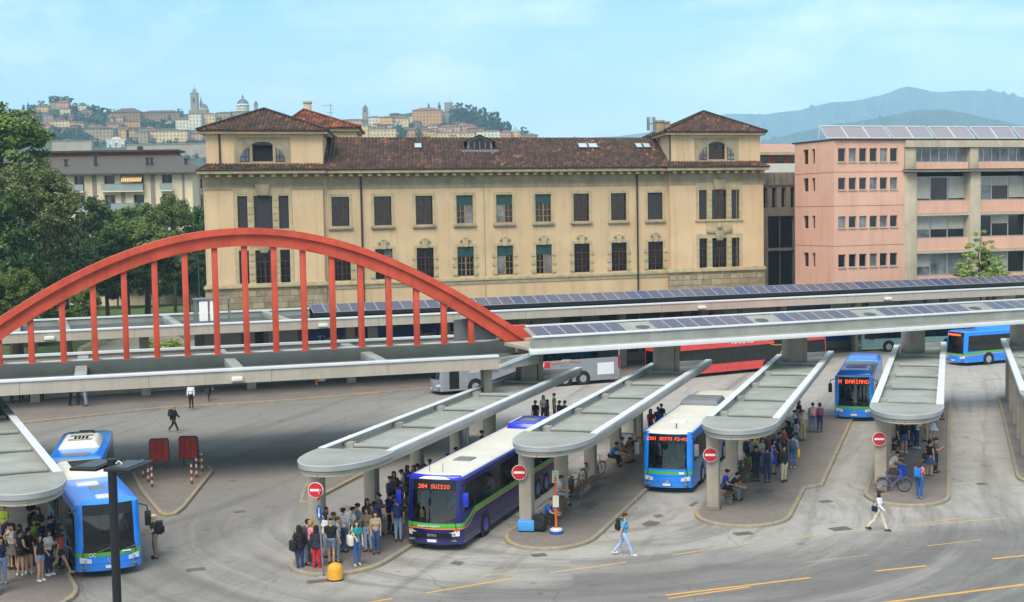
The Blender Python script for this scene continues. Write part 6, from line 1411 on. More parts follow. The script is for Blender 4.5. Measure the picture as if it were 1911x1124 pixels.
mb = MB(); hull(mb, -1.15, 1.1, 5.2, 8.6, H-.02, H+.3, .3); mb.build('roof_unit', mr, t, bevel=.08); mb = MB(); mb.box(-.55, .8, 6.6, 8.0, H+.3, H+.33); mb.build('unit_grille', M_hdrk, t)
for s in (-1, 1): wheel(t, s*1.252, 2.6, .49, s); wheel(t, s*1.252, 8.4, .49, s)
# bellows and rear car
j0 = Vector((0, L1-.1, 0)); da = R(13.0)-ang; rc = Matrix.Translation(j0+Vector((0, .3, 0))) @ Matrix.Rotation(da, 4, 'Z') @ Matrix.Translation((0, .35, 0))
mb = MB(); N = 10
for i in range(N+1):
    f = i/N; Mi = Matrix.Translation(j0+Vector((0, .0, 0))*f) @ Matrix.Translation((0, .45*f, 0)) @ Matrix.Rotation(da*f, 4, 'Z') @ Matrix.Translation((0, .5*f, 0)); g_ = 1.17 if i % 2 else 1.07
    for (x, z) in ((-g_, .5), (g_, .5), (g_, 2.85+(.06 if i % 2 else -.03)), (-g_, 2.85+(.06 if i % 2 else -.03))): mb.v.append(tuple(Mi @ Vector((x, 0, z))))
for i in range(N):
    for q in range(4): mb.f.append((4*i+q, 4*i+(q+1) % 4, 4*i+4+(q+1) % 4, 4*i+4+q)); mb.m.append(0)
mb.build('bellows', mat('bellows_rubber', '#8b8d8d', .8, var=.1), t)
rear = bpy.data.objects.new('rear_car', None); COL.objects.link(rear); rear.parent = t; rear.matrix_local = rc; bpy.data.objects.remove(rear)
class _Rear: pass
_before = set(bpy.data.objects)
pos2 = bus_body(t, W, 8.2, H, mpa, mpa, [(.5, 2.2), (4.0, 5.6), (5.7, 7.6)], [(2.3, 3.7)], ws=(1.02, 2.88), sw=(1.2, 2.5), rake=0, bow=.02, front=False)
for s in (-1, 1): wheel(t, s*1.252, 3.1+1.6, .49, s)
mb = MB(); hull(mb, -1.0, 1.0, 2.4, 5.4, H-.02, H+.32, .25); mb.build('roof_unit', mr, t, bevel=.08)
mb = MB()
for q in (3.0, 3.3, 4.2, 4.5): mb.box(-.55, .55, q, q+.1, H+.32, H+.33)
for q in range(4): mb.box(-.32+q*.18, -.2+q*.18, 3.5, 4.1, H+.32, H+.335)
mb.build('unit_grille', M_hdrk, t)
mb = MB(); hull(mb, -.45, .45, 6.2, 7.2, H-.02, H+.18, .1); mb.build('rear_hatch', M_hdrk, t)
mb = MB(); mb.box(-.6, .6, .3, 1.1, H, H+.02); mb.build('roof_plate', M_grey, t)
for o in set(bpy.data.objects)-_before:
    if o.parent == t: o.matrix_local = rc @ o.matrix_local
# blue bus at the right, side on
a25 = R(24); t = thing('city_bus', 'blue city bus seen from its front corner at the far right, behind the rightmost shelter', 'bus', tuple(Vector((38.8, 114.3, 0))+Vector((-math.sin(a25), math.cos(a25), 0))*1.25), R(24-90), BG)
mpd = paint('far_city_blue', BLUE, [(.92, 1.08, .2, 2.5, .2, GREEN), (.86, .98, .6, 2.5, .05, ORNG)])
pos = bus_body(t, W, 12, H, mpd, mpd, [(1.9, 4.2), (4.3, 6.4), (6.5, 8.6), (8.7, 10.8), (.4, 1.8)], [], ws=(1.05, 2.88), sw=(1.25, 2.6), rake=.22, bow=.2, header=.4)
fy = front_kit(t, W, H, pos, (1.05, 2.88), .2, .22, mirror='none')
mb = MB()
for i in range(9): mb.box(-.75+i*.17, -.63+i*.17, fy(0, 2.62)-.03, fy(0, 2.62)-.02, 2.58, 2.74)
mb.build('led_sign', M_led, t)
for s in (-1, 1):
    for y in (2.6, 8.5): wheel(t, s*1.252, y, .49, s)
mb = MB(); hull(mb, -1.0, 1.0, 3, 6, H-.02, H+.22, .2); mb.build('roof_pod', mpd, t, bevel=.05)
# silver coach
W, L, H = 2.55, 15.7, 3.75
def swirl(t, x, m, segs, name):
    mb = MB(); mb.tube(segs, .035, 4); 
    o = mb.build(name, m, t); return o
a_ = R(23.5); t = thing('coach', 'silver grey coach with open front door behind the red arch foot', 'bus', tuple(Vector((-5.6, 101.9, 0))+Vector((-math.sin(a_), math.cos(a_), 0))*1.28), R(23.5-90), BG)
mps = paint('silver_paint', '#8b9097', rough=.35)
pos = bus_body(t, W, L, H, mps, mat('silver_roof', '#9a9da1', .5, var=.1), [(2.2+i*1.9, 2.2+i*1.9+1.84) for i in range(6)], [], ws=(1.2, 3.4), sw=(2.1, 3.3), rake=.5, bow=.25, header=.3)
fy = front_kit(t, W, H, pos, (1.2, 3.4), .25, .5, mirror='low')
mb = MB(); mb.box(1.262, 1.285, .75, 1.55, .45, 3.0); mb.build('open_door', M_hdrk, t)
for s in (-1, 1):
    for y in (2.9, 10.6, 12.2): wheel(t, s*1.277, y, .52, s)
X = 1.279
for i in range(5): swirl(t, X, M_steel, [(X+.005, 3.3+i*.17+1.0*math.cos(a), 1.2+.75*math.sin(a)) for a in np.linspace(.4, 2.6, 10)], 'swirl_line')
swirl(t, X, M_olamp, [(X+.008, 5.2+1.4*f, 1.7+.6*math.sin(f*1.6)) for f in np.linspace(0, 1, 9)], 'orange_swirl')
mb = MB(); mb.box(X, X+.006, 7.6, 9.3, 1.55, 2.0); mb.build('red_panel', M_sred, t); mb = MB()
for q in (7.95, 8.5): mb.add([(X+.008, q, 1.95), (X+.008, q+.3, 1.95), (X+.008, q+.25, 1.62)], [(0, 1, 2)])
mb.build('white_mark', M_swhite, t); swirl(t, X, M_olamp, [(X+.008, 9.4+2.6*f, 1.85+.12*math.sin(f*3)) for f in np.linspace(0, 1, 9)], 'orange_line')
for i in range(4): swirl(t, X, M_steel, [(X+.006, 10.2+i*.2+.25*f*f, 1.6+.55*f) for f in np.linspace(0, 1, 5)], 'swirl_line')
mb = MB(); mb.box(X, X+.006, 13.5, 15.0, .75, 1.7); mb.build('service_panel', M_plate, t)
mb = MB(); mb.box(X-.05, X+.02, L-.32, L-.16, 1.2, 2.2); mb.build('tail_lamp', M_rlamp, t)
# red coach
W, L, H = 2.55, 18.0, 3.9
a_ = R(30); e_ = Vector((math.cos(a_), math.sin(a_), 0)); n_ = Vector((-math.sin(a_), math.cos(a_), 0)); o_ = Vector((27.7, 117.2, 0))
t = thing('coach', 'red coach with black window band and yellow swoosh under the right canopy', 'bus', tuple(o_+n_*1.28), R(30+90), BG)
mpr = paint('coach_red', '#dc4440', rough=.35)
pos = bus_body(t, W, L, H, mpr, mpr, [(3.9+i*1.75, 3.9+i*1.75+1.74) for i in range(7)], [], ws=(1.3, 3.4), sw=(1.0, 2.32), rake=.4, bow=.2, header=.2)
front_kit(t, W, H, pos, (1.3, 3.4), .2, .4, mirror='none')
X = -1.281
for y in (5.4, 6.8, 16.2):
    for s in (-1, 1): wheel(t, s*1.277, y, .5, s)
text_obj('MARINO', .62, M_swhite, t, (X-.004, 9.6, 2.74), (R(90), 0, R(-90)), bold=.01)
for dx in (0, .22): swirl(t, X, M_yellow, [(X-.008, 3.2+dx+2.6*f, 2.9-2.3*f+.5*math.sin(f*3.14)) for f in np.linspace(0, 1, 12)], 'yellow_swoosh')
swirl(t, X, M_yellow, [(X-.01, 5.6+1.5*math.cos(a), 2.75+.6*math.sin(a)) for a in np.linspace(-2.2, 2.4, 16)], 'yellow_ring'); mb = MB(); mb.lathe([(.7, -.006), (.7, .0)], (X-.006, 5.5, 2.7), 18, axis='x'); mb.build('black_disc', M_hdrk, t)
# pale teal coach behind
W, L, H = 2.55, 12.4, 3.5
a_ = R(12); t = thing('coach', 'pale teal coach partly hidden behind the fourth shelter roof', 'bus', tuple(Vector((33.0, 126.2, 0))+Vector((-math.sin(a_), math.cos(a_), 0))*1.28), R(12-90), BG)
mpt = paint('teal_paint', '#8fb5ae', rough=.35)
pos = bus_body(t, W, L, H, mpt, mpt, [(2.0+i*1.9, 2.0+i*1.9+1.85) for i in range(5)], [], ws=(1.2, 3.2), sw=(1.3, 2.95), rake=.45, bow=.25, header=.25)
front_kit(t, W, H, pos, (1.2, 3.2), .25, .45, mirror='low'); mb = MB(); mb.ell((1.27, 1.1, 2.0), (.03, .75, .8), 14, 9); mb.build('driver_window', M_hdrk, t)
for s in (-1, 1):
    for y in (2.8, 9.0): wheel(t, s*1.277, y, .5, s)
# ------------------------------------------------------------------ people
SKIN = [mat('skin_light', '#c99a7e', .6, var=.06), mat('skin_tan', '#a97a5c', .6, var=.06), mat('skin_dark', '#6f4a36', .6, var=.06)]
M_eye = mat('eye', '#1c1512', .3, var=0); M_lip = mat('lip', '#9a5a50', .5, var=0)
CM = {}
def cloth(hexc):
    if hexc not in CM: CM[hexc] = mat('cloth_'+hexc.lstrip('#'), hexc, .9, var=.14, vs=7, bump=.15, bs=40)
    return CM[hexc]
def rx(v, a): c, s = math.cos(a), math.sin(a); return Vector((v.x, v.y*c-v.z*s, v.y*s+v.z*c))
POSES = {
 'stand': dict(th=(1, -3), k=(2, 4), a=(4, -3), e=(12, 10), ab=(8, 8)),
 'rest': dict(th=(8, -2), k=(18, 1), a=(2, 14), e=(14, 55), ab=(7, 9)),
 'phone': dict(th=(0, 3), k=(3, 5), a=(24, 18), e=(98, 92), ab=(6, 6), head=18),
 'hip': dict(th=(4, -4), k=(8, 2), a=(-14, 6), e=(75, 12), ab=(30, 8)),
 'face': dict(th=(2, -2), k=(4, 2), a=(62, 2), e=(120, 14), ab=(14, 8)),
 'walk': dict(th=(27, -21), k=(7, 20), a=(-20, 24), e=(14, 30), ab=(7, 7), lean=4),
 'walkb': dict(th=(-20, 25), k=(24, 5), a=(22, -22), e=(28, 14), ab=(7, 7), lean=5),
 'reach': dict(th=(2, -4), k=(4, 6), a=(58, 10), e=(12, 22), ab=(5, 8)),
 'bend': dict(th=(4, -4), k=(8, 8), a=(70, 65), e=(30, 35), ab=(6, 6), lean=42),
 'sit': dict(th=(84, 78), k=(82, 70), a=(32, 26), e=(52, 60), ab=(8, 8), lean=14, head=14),
 'sitlean': dict(th=(82, 86), k=(76, 84), a=(55, 50), e=(40, 46), ab=(8, 8), lean=34, head=-6),
 'drive': dict(th=(78, 74), k=(62, 60), a=(58, 52), e=(32, 36), ab=(12, 12), lean=4)}
def skeleton(pose, fem):
    p = POSES[pose]; B = []; hw = .085 if not fem else .09; sw = .195 if not fem else .168; ln = R(p.get('lean', 0)); hd = R(p.get('head', 4))
    hipz = .90; low = 9
    J = {}
    for i, s in enumerate((-1, 1)):
        hip = Vector((s*hw, 0, hipz)); a = R(p['th'][i]); kn = hip+Vector((s*.005, -math.sin(a)*.42, -math.cos(a)*.42)); b = a-R(p['k'][i]); an = kn+Vector((0, -math.sin(b)*.40, -math.cos(b)*.40))
        J['leg', s] = (hip, kn, an); low = min(low, an.z-.08)
    dz = -low; sh = Vector((0, 0, dz))
    up = lambda v: rx(v-Vector((0, 0, hipz)), ln)+Vector((0, 0, hipz))
    def seg(n, a, b, ra, rb): B.append((n, a+sh, b+sh, ra, rb))
    w_ = .105 if fem else .118
    seg('pelvis', Vector((-.055, .01, .93)), Vector((.055, .01, .93)), .112 if fem else .108, .112 if fem else .108)
    seg('torso', up(Vector((-.04, 0, 1.06))), up(Vector((.04, 0, 1.06))), .098 if fem else .112, .098 if fem else .112)
    seg('torso', up(Vector((-.07, -.01, 1.24))), up(Vector((.07, -.01, 1.24))), .102 if fem else .118, .102 if fem else .118)
    seg('torso', up(Vector((-sw+.06, .01, 1.385))), up(Vector((sw-.06, .01, 1.385))), .072, .072)
    seg('torso', up(Vector((0, 0, 1.0))), up(Vector((0, 0, 1.36))), .10, .11)
    if fem:
        for s in (-1, 1): seg('torso', up(Vector((s*.075, -.075, 1.255))), up(Vector((s*.07, -.06, 1.27))), .06, .06)
    seg('neck', up(Vector((0, .012, 1.40))), up(Vector((0, -.005, 1.53))), .054, .050)
    hc = up(Vector((0, -.01, 1.53)))
    def hr(v): return hc+rx(Vector(v), ln*.55+hd)
    seg('head', hr((0, .012, .10)), hr((0, .0, .12)), .092, .088); seg('head', hr((0, -.035, .03)), hr((0, -.03, .09)), .055, .07)
    seg('head', hr((0, -.098, .075)), hr((0, -.088, .105)), .014, .01)
    for s in (-1, 1): seg('head', hr((s*.088, .012, .075)), hr((s*.086, .018, .11)), .014, .016)
    hands = []
    for i, s in enumerate((-1, 1)):
        S0_ = up(Vector((s*sw, .01, 1.385))); a = R(p['a'][i])-ln*.0; ab = R(p['ab'][i]); el = S0_+rx(Vector((s*math.sin(ab), -math.sin(a)*math.cos(ab), -math.cos(a)*math.cos(ab))), ln*.6)*.285
        f = a+R(p['e'][i]); inn = R(min(28, p['e'][i]*.3)); d = rx(Vector((-s*math.sin(inn), -math.sin(f)*math.cos(inn), -math.cos(f)*math.cos(inn))), ln*.6); wr = el+d*.25
        seg('uarm', S0_, el, .056 if not fem else .049, .043 if not fem else .038); seg('farm', el, wr, .042 if not fem else .036, .028); seg('hand', wr+d*.02, wr+d*.085, .027, .036)
        hands.append((wr+d*.09+sh, d, s))
    for s in (-1, 1):
        hip, kn, an = J['leg', s]; seg('thigh', hip, kn, .092 if fem else .09, .060); seg('shin', kn, an, .056, .040); seg('calf', kn+(an-kn)*.2+Vector((0, .018, 0)), kn+(an-kn)*.5+Vector((0, .012, 0)), .05, .045)
        sd_ = (an-kn).normalized(); fw = Vector((0, -1, 0)); 
        tilt = 0
        seg('foot', an+Vector((0, .03, -.035)), an+Vector((s*.015, -.15, -.048)), .044, .034)
    return B, hands, hr, dz
def capsule(mb, a, b, ra, rb, n=10):
    d = b-a; L = d.length; z = d.normalized() if L > 1e-6 else Vector((0, 0, 1)); q = Vector((0, 0, 1)).rotation_difference(z).to_matrix()
    prof = [(0.02*ra, -ra), (.5*ra, -.866*ra), (.866*ra, -.5*ra), (ra, 0), (rb, L), (.866*rb, L+.5*rb), (.5*rb, L+.866*rb), (.02*rb, L+rb)]
    vs = []; fs = []
    for r_, h in prof:
        for j in range(n): t = 2*math.pi*j/n; vs.append(a+q @ Vector((r_*math.cos(t), r_*math.sin(t), h)))
    for i in range(len(prof)-1):
        for j in range(n): fs.append((i*n+j, i*n+(j+1) % n, (i+1)*n+(j+1) % n, (i+1)*n+j))
    fs += [tuple(range(n-1, -1, -1)), tuple(range((len(prof)-1)*n, len(prof)*n))]; mb.add(vs, fs)
PB = {}
def person_base(pose, fem):
    key = (pose, fem)
    if key in PB: return PB[key]
    B, hands, hr, dz = skeleton(pose, fem); mb = MB()
    for n, a, b, ra, rb in B: capsule(mb, a, b, ra, rb)
    me = bpy.data.meshes.new('tmp'); me.from_pydata(mb.v, [], mb.f); o = bpy.data.objects.new('tmp', me); COL.objects.link(o)
    m = o.modifiers.new('r', 'REMESH'); m.mode = 'VOXEL'; m.voxel_size = .017
    m = o.modifiers.new('s', 'SMOOTH'); m.factor = .5; m.iterations = 4
    m = o.modifiers.new('d', 'DECIMATE'); m.ratio = .42
    dg = bpy.context.evaluated_depsgraph_get(); dg.update(); ev = o.evaluated_get(dg); em = ev.to_mesh()
    V = np.array([v.co[:] for v in em.vertices]); NN = np.array([v.normal[:] for v in em.vertices]); Fc = [tuple(p.vertices) for p in em.polygons]; ev.to_mesh_clear(); bpy.data.objects.remove(o)
    best = np.full(len(V), 9.0); cls = np.zeros(len(V), int); tt = np.zeros(len(V)); names = []
    for i, (n, a, b, ra, rb) in enumerate(B):
        a = np.array(a); d = np.array(b)-a; t = np.clip(((V-a)@d)/max(1e-9, d@d), 0, 1); q = np.linalg.norm(V-a-t[:, None]*d, axis=1)-(ra+(rb-ra)*t)
        u = q < best; best[u] = q[u]; cls[u] = i; tt[u] = t[u]
    cn = np.array([b[0] for b in B])[cls]
    PB[key] = (B, hands, hr, dz, V, NN, Fc, cn, tt); return PB[key]
MC = {}
def person_mesh(pose, fem):
    k = ('body', pose, fem)
    if k in MC: return MC[k]
    B, hands, hr, dz, V, NN, Fc, cn, tt = person_base(pose, fem); mb = MB(); mb.add([tuple(v) for v in V], Fc, 0)
    sh = Vector((0, 0, dz))
    for s in (-1, 1): mb.ell(hr((s*.034, -.088, .10))+sh, (.011, .007, .008), 6, 4, 1)
    mb.ell(hr((0, -.087, .035))+sh, (.024, .008, .007), 6, 4, 2)
    for c, d, s in hands:     # five separate, bent, unequal fingers on each hand
        side = d.cross(Vector((0, 1, 0))); side = side.normalized() if side.length > .2 else Vector((1, 0, 0)); pn = side.cross(d).normalized()
        for i, (off, ln) in enumerate(((-.030, .058), (-.010, .070), (.010, .074), (.029, .066))):
            a = c+side*off; b = a+d*ln*.5+pn*.006; e = b+d*ln*.42+pn*.022; mb.tube([a-d*.015, b, e], .0085, 5, 0, r1=.0065)
        a = c-d*.06-side*.03*s; mb.tube([a, a+d*.03-side*s*.03, a+d*.06-side*s*.038+pn*.012], .010, 5, 0, r1=.007)
    me = mb.build('person', [SKIN[0], M_eye, M_lip], smooth=70); d = me.data; bpy.data.objects.remove(me); MC[k] = d; return d
GARM = {'tee': ({'torso'}, [('uarm', 0, .62)], .014), 'long': ({'torso', 'uarm'}, [('farm', 0, .93)], .016), 'tank': ({'torso'}, [('uarm', 0, .06)], .012), 'jacket': ({'torso', 'uarm', 'pelvis'}, [('farm', 0, .95), ('neck', 0, .3)], .026),
        'trousers': ({'pelvis', 'thigh', 'calf'}, [('shin', 0, .93)], .013), 'shorts': ({'pelvis'}, [('thigh', 0, .62)], .017), 'hot': ({'pelvis'}, [('thigh', 0, .36)], .014), 'shoes': ({'foot'}, [], .012)}
def garment(pose, fem, kind):
    k = (kind, pose, fem)
    if k in MC: return MC[k]
    B, hands, hr, dz, V, NN, Fc, cn, tt = person_base(pose, fem)
    if kind in ('skirt', 'dress', 'long_skirt'):
        mb = MB(); pr = {'skirt': [(.36, .60), (.20, .80), (.155, 1.0)], 'dress': [(.25, .52), (.21, .72), (.165, .95), (.15, 1.08), (.175, 1.25), (.16, 1.40)], 'long_skirt': [(.25, .16), (.22, .5), (.17, .9), (.145, 1.02)]}[kind]
        n = 18; vs = []; fs = []
        for r_, z in pr:
            for j in range(n): t = 2*math.pi*j/n; w_ = 1+.07*math.sin(5*t)*(1 if z < .8 else 0); vs.append((r_*math.cos(t)*w_*1.02, r_*.74*math.sin(t)*w_, z+dz))
        for i in range(len(pr)-1):
            for j in range(n): fs.append((i*n+j, i*n+(j+1) % n, (i+1)*n+(j+1) % n, (i+1)*n+j))
        mb.add(vs, fs); o = mb.build(kind, SKIN[0], smooth=60); d = o.data; bpy.data.objects.remove(o); MC[k] = d; return d
    full, part, off = GARM[kind]; ok = np.isin(cn, list(full))
    for n, a, b in part: ok |= (cn == n) & (tt >= a) & (tt <= b)
    fs = [f for f in Fc if sum(ok[i] for i in f) >= len(f)-1]
    used = sorted({i for f in fs for i in f}); mp_ = {u: i for i, u in enumerate(used)}; rr = np.random.default_rng(3)
    W_ = V[used]+NN[used]*(off+rr.normal(0, .002, (len(used), 1)))
    mb = MB(); mb.add([tuple(v) for v in W_], [tuple(mp_[i] for i in f) for f in fs]); o = mb.build(kind, SKIN[0], smooth=70); d = o.data; bpy.data.objects.remove(o); MC[k] = d; return d
def hair_mesh(pose, fem, style):
    k = ('hair', pose, fem, style)
    if k in MC: return MC[k]
    B, hands, hr, dz, *_ = person_base(pose, fem); sh = Vector((0, 0, dz)); mb = MB()
    ax = [(hr(v)-hr((0, 0, 0))) for v in ((1, 0, 0), (0, 1, 0), (0, 0, 1))]; M = Matrix((ax[0], ax[1], ax[2])).transposed()
    if style == 'cap':
        mb.ell(hr((0, .012, .150))+sh, (.098, .112, .072), 14, 8, 0, M); mb.ell(hr((0, -.10, .145))+sh, (.075, .07, .012), 10, 5, 0, M)
    else:
        mb.ell(hr((0, .026, .128))+sh, (.101, .108, .098), 14, 9, 0, M); mb.ell(hr((0, -.05, .175))+sh, (.074, .05, .035), 10, 6, 0, M)
        if style == 'long': mb.ell(hr((0, .058, .01))+sh, (.098, .056, .19), 12, 9, 0, M); mb.ell(hr((-.075, .0, .02))+sh, (.03, .05, .13), 8, 7, 0, M); mb.ell(hr((.075, .0, .02))+sh, (.03, .05, .13), 8, 7, 0, M)
        if style == 'tail': mb.ell(hr((0, .125, .07))+sh, (.035, .035, .12), 8, 7, 0, M)
        if style == 'bob': mb.ell(hr((0, .035, .07))+sh, (.108, .088, .10), 12, 8, 0, M)
        if style == 'curly': mb.ell(hr((0, .04, .09))+sh, (.135, .125, .14), 14, 10, 0, M); mb.ell(hr((0, .07, -.03))+sh, (.12, .08, .12), 12, 8, 0, M)
    rr = np.random.default_rng(5); mb.v = [tuple(np.array(v)+rr.normal(0, .004, 3)) for v in mb.v]
    o = mb.build('hair', SKIN[0], smooth=70); d = o.data; bpy.data.objects.remove(o); MC[k] = d; return d
def link(me, name, parent, m):
    o = bpy.data.objects.new(name, me); COL.objects.link(o); o.parent = parent
    o.material_slots[0].link = 'OBJECT'; o.material_slots[0].material = m; return o
NP = [0]
def person(loc, rz, pose, fem, top, topc, bot, botc, hair, hairc, label, skin=0, sc=1.0, shoec='#3a3a3d', group=None):
    o = bpy.data.objects.new('person', person_mesh(pose, fem)); COL.objects.link(o); o.location = loc; o.rotation_euler = (0, 0, R(rz)); o.scale = (sc*1.05,)*3
    o.material_slots[0].link = 'OBJECT'; o.material_slots[0].material = SKIN[skin]
    tag(o, label, 'person', group)
    if top: link(garment(pose, fem, top), {'tee': 'shirt', 'long': 'shirt', 'tank': 'vest_top', 'jacket': 'jacket', 'dress': 'dress'}[top], o, cloth(topc))
    if bot: link(garment(pose, fem, bot), {'hot': 'shorts', 'long_skirt': 'skirt'}.get(bot, bot), o, cloth(botc))
    link(garment(pose, fem, 'shoes'), 'shoes', o, cloth(shoec)); link(hair_mesh(pose, fem, hair), 'cap' if hair == 'cap' else 'hair', o, cloth(hairc)); NP[0] += 1
    return o
def bp_mesh(): mb = MB(); mb.box(-.16, .16, 0, .17, -.24, .22); mb.box(-.12, .12, .17, .23, -.2, .02); return mb
BPM = {}
def backpack(p, label, col, lean=0, big=1.0):
    t = thing('backpack', label, 'backpack', (0, 0, 0)); M = p.matrix_basis @ Matrix.Translation((0, .135, 1.23)); t.location = M.translation; t.rotation_euler = p.rotation_euler; t.scale = (big,)*3
    if 'b' not in BPM: BPM['b'] = bp_mesh().build('bag', cloth(col), bevel=.05).data; BPM['s'] = None; bpy.data.objects.remove([o for o in bpy.data.objects if o.data == BPM['b']][0])
    link(BPM['b'], 'bag', t, cloth(col))
    if not BPM['s']:
        mb = MB()
        for s in (-1, 1): mb.tube([(s*.10, .02, .2), (s*.12, -.14, .19), (s*.125, -.27, .08), (s*.13, -.2, -.1), (s*.12, .02, -.18)], .02, 5)
        o = mb.build('straps', cloth(col)); BPM['s'] = o.data; bpy.data.objects.remove(o)
    link(BPM['s'], 'straps', t, cloth('#1d1d20')); return t
def bag(p, label, col, x=.28, y=0., z=.85, s=(.17, .09, .16), name='shoulder_bag', strap=True):
    t = thing(name, label, 'bag', p.matrix_basis @ Vector((x, y, z))); t.rotation_euler = p.rotation_euler
    mb = MB(); mb.box(-s[1], s[1], -s[0], s[0], -s[2], s[2]); mb.build('bag', cloth(col), t, bevel=.04)
    if strap: mb = MB(); mb.tube([(0, -s[0]+.03, s[2]-.02), (-.10*(1 if x > 0 else -1), 0, s[2]+.36), (0, s[0]-.03, s[2]-.02)], .014, 5); mb.build('strap', cloth(col), t)
    return t
BLK, NVY, JEAN, LJ, WHT, GRY, KHA = '#1d1d21', '#262d49', '#3a5077', '#7d93b5', '#d9d9d6', '#76787c', '#b3a184'
HB, HD_, HK, HF = '#3a2a20', '#2a1f1a', '#211a17', '#a37c4a'
def foot(x, y, z=.15): return P(x, y, z)
def head(x, y, z=.15): return P(x, y, z+1.68).xy.to_3d()+Vector((0, 0, z))
W1 = 'crowd at the first shelter'; W0 = 'crowd at the left shelter'; W3 = 'passengers at the third shelter'; W4 = 'passengers at the fourth shelter'; W2 = 'passengers at the second shelter'; WF = 'people on the far pavement'
# --- crossing the asphalt
p = person(P(1165, 1037), 82, 'walk', 0, 'tee', '#4f9ed6', 'trousers', '#9fb4d6', 'short', HB, 'walking man in light blue tee shirt and pale jeans with dark backpack', shoec='#cfcac0'); backpack(p, 'black backpack on the back of the walking man in light blue', BLK)
p = person(P(1639, 991), 62, 'walkb', 1, 'long', '#d4d4dc', 'trousers', '#cfc6ae', 'long', HK, 'walking woman with long black hair, white blouse and cream trousers', shoec=BLK); bag(p, 'small black shoulder bag of the walking woman in white', BLK, x=-.2, y=.1, z=.95, s=(.13, .06, .12))
p = person(P(325, 807), 80, 'walk', 0, 'jacket', '#1f2326', 'trousers', '#2a2d2c', 'short', HF, 'man in dark clothes with bright green shoes striding across the terminal', shoec='#4fae4a'); backpack(p, 'dark backpack worn by the man with bright green shoes', '#20302a')
p = person(P(290, 1042), -80, 'rest', 0, 'tee', '#2e3238', 'trousers', '#7d705e', 'cap', '#c9b98f', 'man with pale cap and khaki trousers standing at the blue articulated bus', shoec=BLK); backpack(p, 'large black backpack of the man with the pale cap', BLK, big=1.15)
# --- far pavement
person(foot(357, 762), -10, 'stand', 0, 'long', '#d8d8dc', 'trousers', BLK, 'short', HK, 'person in white top and black trousers alone near the far kerb', 2, group=WF)
person(foot(390, 748), 30, 'walk', 0, 'jacket', '#25282c', 'trousers', '#2b2c2e', 'short', HK, 'person in dark clothes right of the one in white on the far pavement', 1, group=WF)
for x, y, tc, bc, lab in ((131, 757, NVY, NVY, 'left one of three standing together, dark jeans'), (146, 756, '#9c2f38', NVY, 'middle one of three standing together, red top'), (160, 758, '#4a5a7a', LJ, 'right one of three standing together, pale jeans')): person(foot(x, y), random.uniform(-60, 60), 'stand', 0, 'long', tc, 'trousers', bc, 'short', HK, 'person under the arch canopy, '+lab, 1, group=WF)
person(foot(22, 752), 40, 'rest', 0, 'long', NVY, 'trousers', '#34406a', 'short', HK, 'person in blue jeans leaning at the white railing near the left edge', 1, group=WF)
for x, lab in ((40, 'black boots, left of the other one'), (58, 'black boots, between the two others'), (78, 'black tights, right of the other two')): person(foot(x, 748), 20, 'walk', 1, 'long', BLK, 'trousers', BLK, 'long', HK, 'person walking along the white railing in '+lab, 1, group=WF)
# --- left shelter
for a in [(5, 1090, 30, 'stand', 1, 'tank', NVY, 'trousers', LJ, 'long', HB, 'woman in navy vest and pale jeans cut by the left edge', .0, '#8f8a80'),
 (27, 1062, -20, 'face', 1, 'tank', '#b9b2a6', 'skirt', '#5d5a58', 'long', HB, 'woman in patterned grey dress at the left shelter', 0, '#4a3428'),
 (40, 1074, 150, 'hip', 1, 'tank', BLK, 'hot', BLK, 'tail', HD_, 'woman in short black playsuit with arm raised at the left shelter', 0, WHT),
 (56, 1070, 160, 'stand', 1, 'tee', BLK, 'hot', '#26262a', 'tail', HK, 'girl in black shorts behind the girl in denim shorts', 0, WHT),
 (76, 1085, 60, 'rest', 1, 'tank', '#23232a', 'hot', '#7f9cc4', 'long', HB, 'girl in black vest and pale denim shorts nearest the articulated bus front', 0, '#d4d4d0'),
 (92, 1074, 70, 'phone', 1, 'tee', WHT, 'trousers', NVY, 'long', HB, 'woman in white tee shirt and dark trousers by the articulated bus door', 0, WHT),
 (114, 1070, 110, 'walk', 1, 'tee', '#b5532e', 'hot', '#3b3331', 'long', HB, 'girl in orange tee shirt stepping to the articulated bus', 0, '#b7a58c'),
 (66, 1052, 40, 'stand', 1, 'tee', '#8fa04a', 'trousers', '#3c3d48', 'long', HB, 'girl in olive yellow tee shirt in the middle of the left crowd', 0, '#44444a')]:
    person(foot(a[0], a[1]), *a[2:11], a[11], a[12] if isinstance(a[12], int) else 0, group=W0, shoec=a[13])
for x, y, tc, hc, lab in ((7, 948, '#9fb23c', HK, 'person in lime green top far left under the left shelter roof'), (57, 935, BLK, HD_, 'tall woman in black at the back of the left shelter crowd'), (71, 953, '#3b2f33', HB, 'person in dark red brown top just right of the tall woman in black'), (78, 975, NVY, HK, 'person in navy near the articulated bus rear door'), (94, 970, '#27335c', HK, 'person in dark blue by the bus side, left shelter'), (110, 983, '#4b3b3b', HB, 'person with brown hair touching the articulated bus side'), (20, 983, '#d3d1cc', HK, 'person in white at the back left of the left shelter crowd'), (36, 985, '#575a66', HB, 'person in grey in the back row of the left shelter crowd')):
    person(head(x, y), random.uniform(-70, 110), random.choice(('stand', 'rest', 'phone')), int(hc != HK), 'tee', tc, 'trousers', random.choice((JEAN, NVY, BLK)), 'long' if hc != HK else 'short', hc, lab, random.choice((0, 1)), group=W0)
